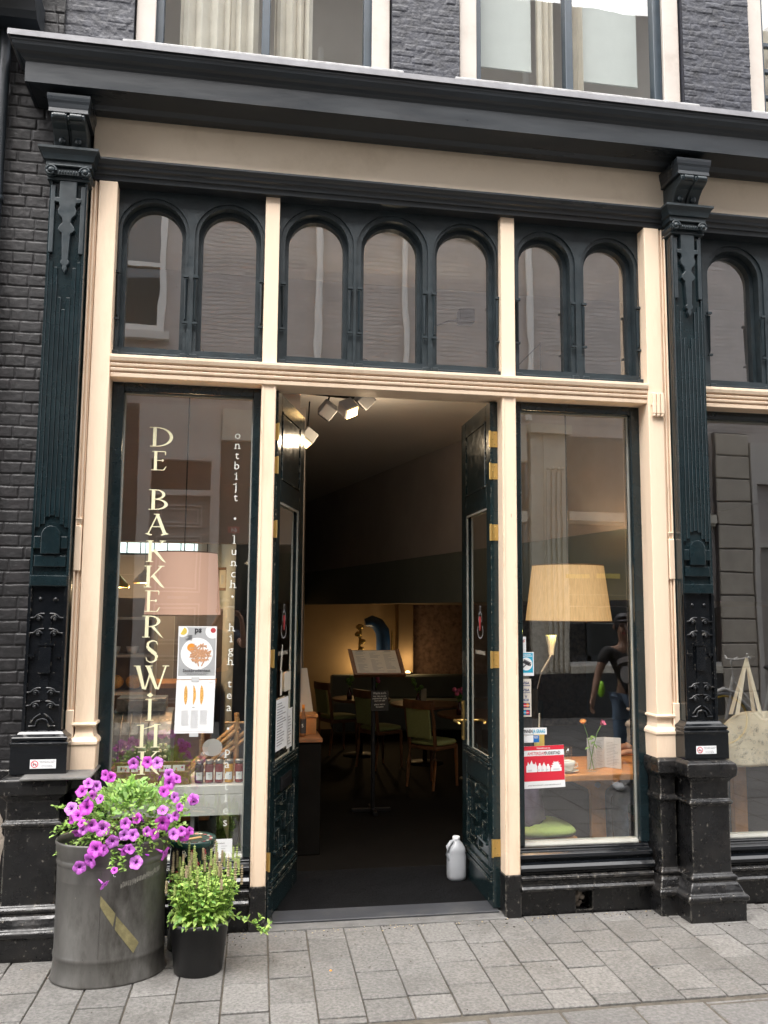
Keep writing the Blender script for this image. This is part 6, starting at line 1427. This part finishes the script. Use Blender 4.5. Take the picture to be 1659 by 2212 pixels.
# fluted pilaster, cream band, white framed window
m = MB(); ob(m, 4.36, 4.55, .63, 4.2, .005, .10); ob(m, 4.55, 4.92, .63, 4.2, .005, .12)
for k in range(4): ob(m, 4.585+k*.082, 4.585+k*.082+.045, .66, 3.62, .121, .150); m.sphere((4.607+k*.082, OY+.14, 3.66), .026, 10, 6)
ob(m, 4.34, 4.98, 4.2, 4.34, .005, .2); m.build('fluted_pilaster', 'opp_cream', OB)
obox('pilaster_base', 'opp_dark', [(4.34, 4.95, 0, .63, .005, .17)])
obox('brown_shutters', 'opp_shutter', [(4.95, 7.30, 3.05, 4.2, .005, .03)]); obox('brown_shutters_lower', 'opp_dark', [(4.95, 7.3, 1.62, 2.85, .005, .02)])
obox('cream_band', 'opp_cream', [(4.95, 7.35, 2.90, 3.03, .005, .12), (4.95, 7.35, 2.855, 2.90, .005, .07)])
obox('cafe_window_frame', 'white_paint', [(4.93, 7.35, .74, .80, .005, .13)]); obox('cafe_window_sill', 'opp_cream', [(4.93, 7.35, .63, .739, .005, .16)])
obox('cafe_glass', 'opp_glass', [(4.95, 7.35, .80, 1.6, .006, .02)]); obox('cafe_bars', 'opp_dark', [(5.22, 5.28, .8, 1.6, .021, .05), (6.2, 6.26, .8, 1.6, .021, .05), (4.95, 7.35, .80, .90, .021, .05)])
obox('cafe_rails', 'putty', [(4.95, 5.21, 1.36, 1.372, .021, .03), (5.29, 6.19, 1.36, 1.372, .021, .03), (4.95, 6.2, 1.78, 1.79, .021, .03)])
obox('yellow_signs', 'yellow', [(4.86, 5.23, 2.03, 2.09, .121, .16), (5.36, 5.72, 2.03, 2.10, .121, .16), (5.84, 5.95, 2.02, 2.11, .121, .16)])
obox('dark_base', 'opp_dark', [(4.95, 7.35, 0, .629, .005, .12)])
# rusticated stone pier and last door
st_ = []
for k in range(12): st_.append((7.38, 7.95, .0+k*.362, .342+k*.362, .005, .12))
obox('stone_pier', 'opp_stone', st_, bevel=.012); obox('pier_joint', 'opp_shutter', [(7.37, 7.94, 0, 4.35, .002, .09)])
obox('last_door_frame', 'opp_plaster', [(7.97, 8.05, 0, 4.2, .005, .14), (8.05, 10, 3.55, 4.2, .005, .12), (8.05, 10, 2.55, 2.62, .005, .12)]); obox('last_door', 'opp_door', [(8.051, 10, 0, 2.54, .005, .06)])
tag(MB().tube([(-.30, .40, 3.12), (-.18, .40, 2.92), (-.10, .40, 2.75)], .004, 5).build('cable', 'wood_dark'), 'thin dark cable hanging behind the second arched light from the left', 'cable')
tag(MB().tube([(1.50, .38, 2.80), (1.62, .38, 2.96), (1.745, .38, 3.09), (1.750, .38, 3.10), (1.751, .38, 2.80)], .0035, 5).build('cable', 'metal_dark'), 'thin dark cable rising behind the sixth arched light', 'cable')
t = thing('wall_speaker', 'small dark speaker bracket behind the fifth arched light', 'speaker', (1.33, .6, 3.2)); MB().box(1.31, 1.40, .55, .63, 3.26, 3.34).build('box', 'metal_dark', t); MB().tube([(1.31, .6, 3.28), (1.25, .6, 3.27), (1.18, .6, 3.24)], .006, 6).build('arm', 'metal_dark', t)
t = thing('cable_box', 'pale box and loose wires lying behind the fourth arched light', 'cable box', (.85, .4, 2.80)); MB().box(.82, .90, .36, .44, 2.78, 2.93, M=Matrix.Translation((.86, .4, 2.85)) @ Matrix.Rotation(.4, 4, 'Y') @ Matrix.Translation((-.86, -.4, -2.85))).build('box', 'white_paint', t)
m = MB(); m.tube([(.70+.035*cos(a), .38, 2.90+.04*sin(a)) for a in [k*.5 for k in range(14)]], .005, 5); m.tube([(.74, .38, 2.86), (.82, .37, 2.90), (.9, .37, 2.87), (.95, .37, 2.90)], .012, 6); m.build('wires', 'metal_dark', t)
tag(MB().box(.60, 1.10, .26, .46, 2.74, 2.78).build('ledge', 'dark_wall'), 'narrow inner ledge behind the fourth arched light', 'ledge')

# ================================================================ PEOPLE
def skin_mesh(verts, edges, root, parent, name, mt, sub=2):
    """verts: {key: (x,y,z,rx,ry)} -> one continuous skinned surface"""
    keys = list(verts); ix = {k: i for i, k in enumerate(keys)}
    me = bpy.data.meshes.new(name); me.from_pydata([verts[k][:3] for k in keys], [(ix[a], ix[b]) for a, b in edges], [])
    o = bpy.data.objects.new(name, me); COL.objects.link(o)
    sk = o.modifiers.new('skin', 'SKIN'); sk.use_smooth_shade = True; sk.branch_smoothing = .3
    sv = me.skin_vertices[0].data if me.skin_vertices else None
    if sv is None:
        bm = bmesh.new(); bm.from_mesh(me); bm.verts.layers.skin.verify(); bm.to_mesh(me); bm.free(); sv = me.skin_vertices[0].data
    for k, i in ix.items(): sv[i].radius = verts[k][3:5]; sv[i].use_root = (k == root)
    su = o.modifiers.new('sub', 'SUBSURF'); su.levels = su.render_levels = sub
    dg = bpy.context.evaluated_depsgraph_get(); dg.update(); m2 = bpy.data.meshes.new_from_object(o.evaluated_get(dg))
    bpy.data.objects.remove(o); m2.name = name; m2.materials.clear(); m2.materials.append(MATS[mt])
    ob_ = bpy.data.objects.new(name, m2); COL.objects.link(ob_); ob_.parent = parent
    for p in m2.polygons: p.use_smooth = True
    return ob_
def hand(V, Ed, wr, side, d, palm_n, s=1.0, curl=.5):
    """palm and five unequal bent fingers; d = hand direction, palm_n = palm normal"""
    w_ = Vector(V[wr][:3]); d = Vector(d).normalized(); n_ = Vector(palm_n).normalized(); sd = d.cross(n_).normalized()*side
    pc = w_+d*.045*s; k = wr+'_palm'; V[k] = (*pc, .024*s, .034*s); Ed.append((wr, k))
    for i, (off, L) in enumerate(((-.026, .062), (-.009, .072), (.009, .067), (.025, .052))):
        b0 = pc+d*.034*s+sd*off*s; dd_ = d.copy(); prev = k; p = b0
        for j in range(3):
            q = f'{wr}_f{i}{j}'; V[q] = (*p, (.0088-.001*j)*s, (.0088-.001*j)*s); Ed.append((prev, q)); prev = q
            dd_ = (dd_+n_*curl*(.9+.15*i)).normalized(); p = p+dd_*L*s/2.3
    p = pc-d*.015*s-sd*.030*s; prev = k; dd_ = (d*.6-sd*.8+n_*.3).normalized()
    for j in range(3): q = f'{wr}_t{j}'; V[q] = (*p, (.0105-.001*j)*s, (.0105-.001*j)*s); Ed.append((prev, q)); prev = q; p = p+dd_*.026*s; dd_ = (dd_+d*.4+n_*.2).normalized()
def person(label, J, skin_m, hair_m, fac, H=1.0, cap=False, bare_arms=True, shirt='tshirt_black', trousers='denim', hands=None, group=None, shoes='paper'):
    """J: joint positions (world); fac = facing direction"""
    t = thing('person', label, 'person', (J['pelvis'][0], J['pelvis'][1], 0), group); F = Vector(fac).normalized()
    def loc(p): return Vector(p)-t.location
    R = dict(pelvis=(.125, .095), belly=(.115, .085), chest=(.135, .095), neckb=(.075, .062), neck=(.052, .052), chin=(.056, .062), head=(.074, .088), crown=(.060, .070), shL=(.058, .055), elL=(.037, .037), wrL=(.024, .028), shR=(.058, .055), elR=(.037, .037), wrR=(.024, .028), hipL=(.080, .082), knL=(.052, .055), anL=(.034, .036), toL=(.034, .022), hipR=(.080, .082), knR=(.052, .055), anR=(.034, .036), toR=(.034, .022))
    V = {k: (*loc(J[k]), *[q*H for q in R[k]]) for k in J}; h = Vector(V['head'][:3])
    V['nose'] = (*(h+F*.088*H+Vector((0, 0, -.022*H))), .010*H, .014*H)
    E = [('pelvis', 'belly'), ('belly', 'chest'), ('chest', 'neckb'), ('neckb', 'neck'), ('neck', 'chin'), ('chin', 'head'), ('head', 'crown'), ('head', 'nose')]
    for s_ in 'LR': E += [('chest', 'sh'+s_), ('sh'+s_, 'el'+s_), ('el'+s_, 'wr'+s_), ('pelvis', 'hip'+s_), ('hip'+s_, 'kn'+s_), ('kn'+s_, 'an'+s_), ('an'+s_, 'to'+s_)]
    V0 = dict(V); E0 = list(E)
    for wr, side, d, n_, cu in (hands or []): hand(V, E, wr, side, d, n_, H, cu)
    skin_mesh(V, E, 'pelvis', t, 'body', skin_m)
    g = 1.22
    def sub_(keys, edges, name, mt, grow=g, root='pelvis', over=None):
        q = {k: (*V0[k][:3], V0[k][3]*grow, V0[k][4]*grow) for k in keys}
        if over: q.update(over)
        return skin_mesh(q, edges, root, t, name, mt)
    ov = {}
    for s_ in 'LR':
        a, b_ = Vector(V0['sh'+s_][:3]), Vector(V0['el'+s_][:3]); c = a.lerp(b_, .62); ov['slv'+s_] = (*c, .056*H, .056*H)
    if bare_arms: sub_(['pelvis', 'belly', 'chest', 'neckb', 'shL', 'shR'], [('pelvis', 'belly'), ('belly', 'chest'), ('chest', 'neckb'), ('chest', 'shL'), ('chest', 'shR'), ('shL', 'slvL'), ('shR', 'slvR')], 'tshirt', shirt, over=ov, root='chest')
    else: sub_(['pelvis', 'belly', 'chest', 'neckb', 'shL', 'shR', 'elL', 'elR'], [('pelvis', 'belly'), ('belly', 'chest'), ('chest', 'neckb'), ('chest', 'shL'), ('chest', 'shR'), ('shL', 'elL'), ('shR', 'elR')], 'shirt', shirt, root='chest')
    sub_(['pelvis', 'hipL', 'hipR', 'knL', 'knR', 'anL', 'anR'], [('pelvis', 'hipL'), ('pelvis', 'hipR'), ('hipL', 'knL'), ('hipR', 'knR'), ('knL', 'anL'), ('knR', 'anR')], 'trousers', trousers, grow=1.18)
    for s_ in 'LR':
        a, b_ = Vector(V0['an'+s_][:3]), Vector(V0['to'+s_][:3]); d = (b_-a); d.z = 0; d.normalize(); c = (a+b_)/2+d*.01; c.z = max(.03, b_.z)
        m = MB().sphere((0, 0, 0), 1, 14, 8, sc=(.125*H, .046*H, .038*H)); m.xf(Matrix.Translation(c+t.location) @ Matrix.Rotation(atan2(d.y, d.x), 4, 'Z')); m.build('shoe', shoes, t)
    side = F.cross(Vector((0, 0, 1))).normalized(); hw = h+t.location; rot = Matrix.Rotation(atan2(F.y, F.x), 4, 'Z')
    m = MB()
    for q in (-1, 1): m.sphere(hw+F*.083*H+side*q*.030*H+Vector((0, 0, .008*H)), .009*H, 8, 6)
    m.build('eyes', 'hair', t)
    m = MB(); m.sphere((0, 0, 0), 1, 10, 6, sc=(.010*H, .024*H, .007*H)); m.xf(Matrix.Translation(hw+F*.080*H+Vector((0, 0, -.062*H))) @ rot); m.build('mouth', 'dull_red', t)
    m = MB()
    for q in (-1, 1): m.sphere(hw+side*q*.080*H+Vector((0, 0, -.005*H)), .018*H, 8, 6, sc=(1, .6, 1.4))
    m.build('ears', skin_m, t)
    m = MB(); m.sphere((0, 0, 0), 1, 20, 12, sc=(.098*H, .086*H, .092*H)); n = len(m.v)
    m.v = [(x, y, z) if not (x > .045*H and z < .045*H) else (x*.55, y, z) for x, y, z in m.v]
    m.v = [(x, y, max(z, -.07*H)) for x, y, z in m.v]; m.xf(Matrix.Translation(hw+Vector((0, 0, .040*H))-F*.012*H) @ rot); m.build('cap' if cap else 'hair', hair_m, t)
    if cap:
        m = MB(); m.sphere((0, 0, 0), 1, 16, 6, sc=(.085*H, .070*H, .010*H)); m.xf(Matrix.Translation(hw+Vector((0, 0, .055*H))+F*.105*H) @ rot); m.build('cap_brim', hair_m, t)
    return t
# the photographer, standing with the phone raised right behind the lens
S_ = .98
ph = person('person in a dark shirt holding up a phone, mirrored in the left window',
    dict(pelvis=(-.14, -4.86, .88), belly=(-.14, -4.86, 1.02), chest=(-.13, -4.85, 1.20), neckb=(-.12, -4.83, 1.335), neck=(-.11, -4.82, 1.385), chin=(-.085, -4.785, 1.45), head=(-.080, -4.785, 1.515), crown=(-.085, -4.80, 1.575),
     shL=(-.295, -4.83, 1.29), elL=(-.30, -4.66, 1.12), wrL=(-.105, -4.49, 1.50), shR=(.045, -4.83, 1.29), elR=(.145, -4.66, 1.14), wrR=(.105, -4.48, 1.44),
     hipL=(-.22, -4.87, .82), knL=(-.225, -4.84, .45), anL=(-.23, -4.87, .08), toL=(-.24, -4.75, .03), hipR=(-.06, -4.87, .82), knR=(-.05, -4.83, .45), anR=(-.05, -4.86, .08), toR=(-.04, -4.74, .03)),
    'skin', 'hair', (.12, 1, 0), H=.93, shirt='shirt_navy', trousers='denim_dark',
    hands=[('wrL', 1, (.45, .55, .35), (.6, .5, -.5), .35), ('wrR', -1, (-.45, .35, .55), (-.7, .6, -.1), .35)])
tp = thing('phone', 'grey smartphone held up by the person mirrored in the left window', 'phone', (-.005, -4.413, 1.46))
MB().box(-.040, .036, -4.420, -4.411, 1.405, 1.550).build('body', 'metal_grey', tp, bevel=.004); MB().lathe([(.008, 0), (.008, .002), (.0001, .002)], (0, 0, 0), 14).xf(Matrix.Translation((0, -4.411, 1.520)) @ Matrix.Rotation(-pi/2, 4, 'X')).build('lens', 'ink', tp)
# the man passing by on the right, only seen in the pane
mx, my = 3.47, -2.72; ZS = .93
scaled = lambda J: {k: (x, y, z*ZS) for k, (x, y, z) in J.items()}
mn = person('person in black printed t-shirt, cap and jeans, mirrored in the right window',
    scaled(dict(pelvis=(mx+.03, my, .84), belly=(mx+.03, my, .98), chest=(mx, my, 1.18), neckb=(mx-.01, my, 1.34), neck=(mx-.01, my, 1.385), chin=(mx-.03, my+.02, 1.435), head=(mx-.03, my+.02, 1.505), crown=(mx-.03, my, 1.565),
     shL=(mx-.185, my, 1.29), elL=(mx-.285, my+.03, 1.04), wrL=(mx-.36, my+.10, .83), shR=(mx+.175, my, 1.29), elR=(mx+.26, my+.03, 1.03), wrR=(mx+.06, my+.20, 1.02),
     hipL=(mx-.06, my, .79), knL=(mx-.09, my+.03, .43), anL=(mx-.11, my-.03, .07), toL=(mx-.13, my+.10, .03), hipR=(mx+.12, my, .79), knR=(mx+.14, my+.06, .43), anR=(mx+.15, my+.03, .07), toR=(mx+.15, my+.16, .03))),
    'skin_dark', 'ink', (-.35, 1, 0), H=.93, cap=True, shirt='tshirt_black', trousers='denim',
    hands=[('wrL', 1, (-.25, .2, -1), (.5, .6, 0), .3), ('wrR', -1, (-1, .25, -.1), (0, -.4, -1), .3)])
m = MB()                                         # print on the shirt: white arc and an oval badge
arc_o = ell(mx-.03, 1.074, .135, .075, 12, .3, 2.7); arc_i = ell(mx-.03, 1.037, .125, .065, 12, .3, 2.7)
for i in range(12): m.add([(arc_o[i][0], my+.142, arc_o[i][1]), (arc_o[i+1][0], my+.142, arc_o[i+1][1]), (arc_i[i+1][0], my+.142, arc_i[i+1][1]), (arc_i[i][0], my+.142, arc_i[i][1])], [(0, 1, 2, 3)])
m.poly(ell(mx-.07, 0.986, .050, .075, 20), my+.141, .002); m.build('shirt_print', 'ink_light', mn)
m = MB(); m.sphere((mx-.20, my-.10, .84), .05, 10, 6, sc=(.6, 1, 1.5)); m.build('bag_flash', 'hiviz', mn)
# guest at the right end of the window table, only knees and a hand show past the frame
gx, gy = 2.66, .80
gs = person('seated person in blue jeans with one hand on the window table',
    dict(pelvis=(gx, gy, .44), belly=(gx, gy, .56), chest=(gx-.02, gy, .76), neckb=(gx-.03, gy, .90), neck=(gx-.04, gy, .95), chin=(gx-.07, gy, 1.01), head=(gx-.07, gy, 1.08), crown=(gx-.06, gy, 1.14),
     shL=(gx-.01, gy-.17, .86), elL=(gx-.10, gy-.20, .66), wrL=(2.40, .66, .690), shR=(gx-.01, gy+.17, .86), elR=(gx-.12, gy+.20, .66), wrR=(2.46, .92, .68),
     hipL=(gx-.02, gy-.09, .42), knL=(2.31, gy-.13, .435), anL=(2.33, gy-.14, .06), toL=(2.21, gy-.15, .03), hipR=(gx-.02, gy+.09, .42), knR=(2.32, gy+.12, .435), anR=(2.34, gy+.12, .06), toR=(2.22, gy+.12, .03)),
    'skin', 'hair', (-1, 0, 0), H=.92, shirt='shirt_navy', trousers='denim', bare_arms=False,
    hands=[('wrL', 1, (-1, -.05, -.05), (0, 0, -1), .15), ('wrR', -1, (-1, 0, -.1), (0, 0, -1), .2)])
# parked bicycle mirrored in the rightmost pane
bk = thing('bicycle', 'yellow and silver bicycle parked across the street, mirrored beside the tote bag', 'bicycle', (6.1, -4.75, 0)); by = -4.75
def wheel(cx, cz=.31, R_=.30):
    w1 = MB(); w1.tube([(cx+R_*cos(a), by, cz+R_*sin(a)) for a in [2*pi*k/36 for k in range(37)]], .018, 6); wo = w1.build('wheel', 'ink_grey', bk)
    w2 = MB(); w2.tube([(cx+(R_-.03)*cos(a), by, cz+(R_-.03)*sin(a)) for a in [2*pi*k/36 for k in range(37)]], .010, 5)
    for k in range(14): a = 2*pi*k/14; w2.tube([(cx, by, cz), (cx+(R_-.03)*cos(a), by, cz+(R_-.03)*sin(a))], .0016, 3)
    w2.build('rim', 'bike_yellow', wo)
wheel(5.62); wheel(6.60)
m = MB()
for p in (((5.62, 0, .31), (5.74, 0, .80)), ((5.74, 0, .74), (6.10, 0, .34)), ((6.10, 0, .30), (6.24, 0, .86)), ((5.76, 0, .60), (6.08, 0, .30)), ((6.10, 0, .30), (6.60, 0, .31)), ((6.20, 0, .66), (6.60, 0, .31))): m.tube([(x, by, z) for x, y, z in p], .018, 8)
m.build('frame', 'white_paint', bk); MB().tube([(5.74, by, .80), (5.72, by, .98), (5.80, by, 1.02)], .013, 8).tube([(5.80, by-.25, 1.03), (5.73, by-.1, 1.0), (5.73, by+.1, 1.0), (5.80, by+.25, 1.03)], .012, 8).build('handlebar', 'white_paint', bk)
MB().sphere((6.25, by, .90), .11, 12, 6, sc=(1.1, .7, .35)).build('saddle', 'ink', bk); MB().tube([(5.34, by, .42), (5.44, by, .60), (5.62, by, .66), (5.80, by, .60)], .022, 6).tube([(6.35, by, .58), (6.55, by, .66), (6.80, by, .60), (6.92, by, .42)], .022, 6).build('mudguard', 'white_paint', bk)
# small litter on the pavement
tag(MB().tube([(-.888, -.203, .006), (-.862, -.172, .008)], .004, 8).build('cigarette_butt', 'orange'), 'orange brown cigarette butt in the joint beside the left pedestal', 'litter')
tag(MB().sphere((.455, -.51, .004), .006, 8, 5, sc=(1, 1, .5)).build('pebble', 'orange'), 'tiny orange speck on the slabs in front of the doorway', 'litter')

m = MB(); random.seed(41)                       # windblown grit along the foot of the shopfront
for k in range(420):
    x = random.choice((random.uniform(-.7, .12), random.uniform(1.45, 2.2), random.uniform(-1.3, 4), random.uniform(.2, 1.4))); y = -abs(random.gauss(0, .05))-.0 if k % 3 else -abs(random.gauss(0, .35))
    if 2.2 < x < 2.65 or x < -.68: y -= .24
    q = random.uniform(.0012, .0035); m.sphere((x, y, .002), q, 5, 3, mi=k % 3, sc=(random.uniform(.8, 2.2), random.uniform(.8, 1.6), .6))
tag(m.build('grit', ['joint_sand', 'soil', 'spike']), 'fine grit and dry bits scattered on the slabs along the shopfront', 'grit', kind='stuff')
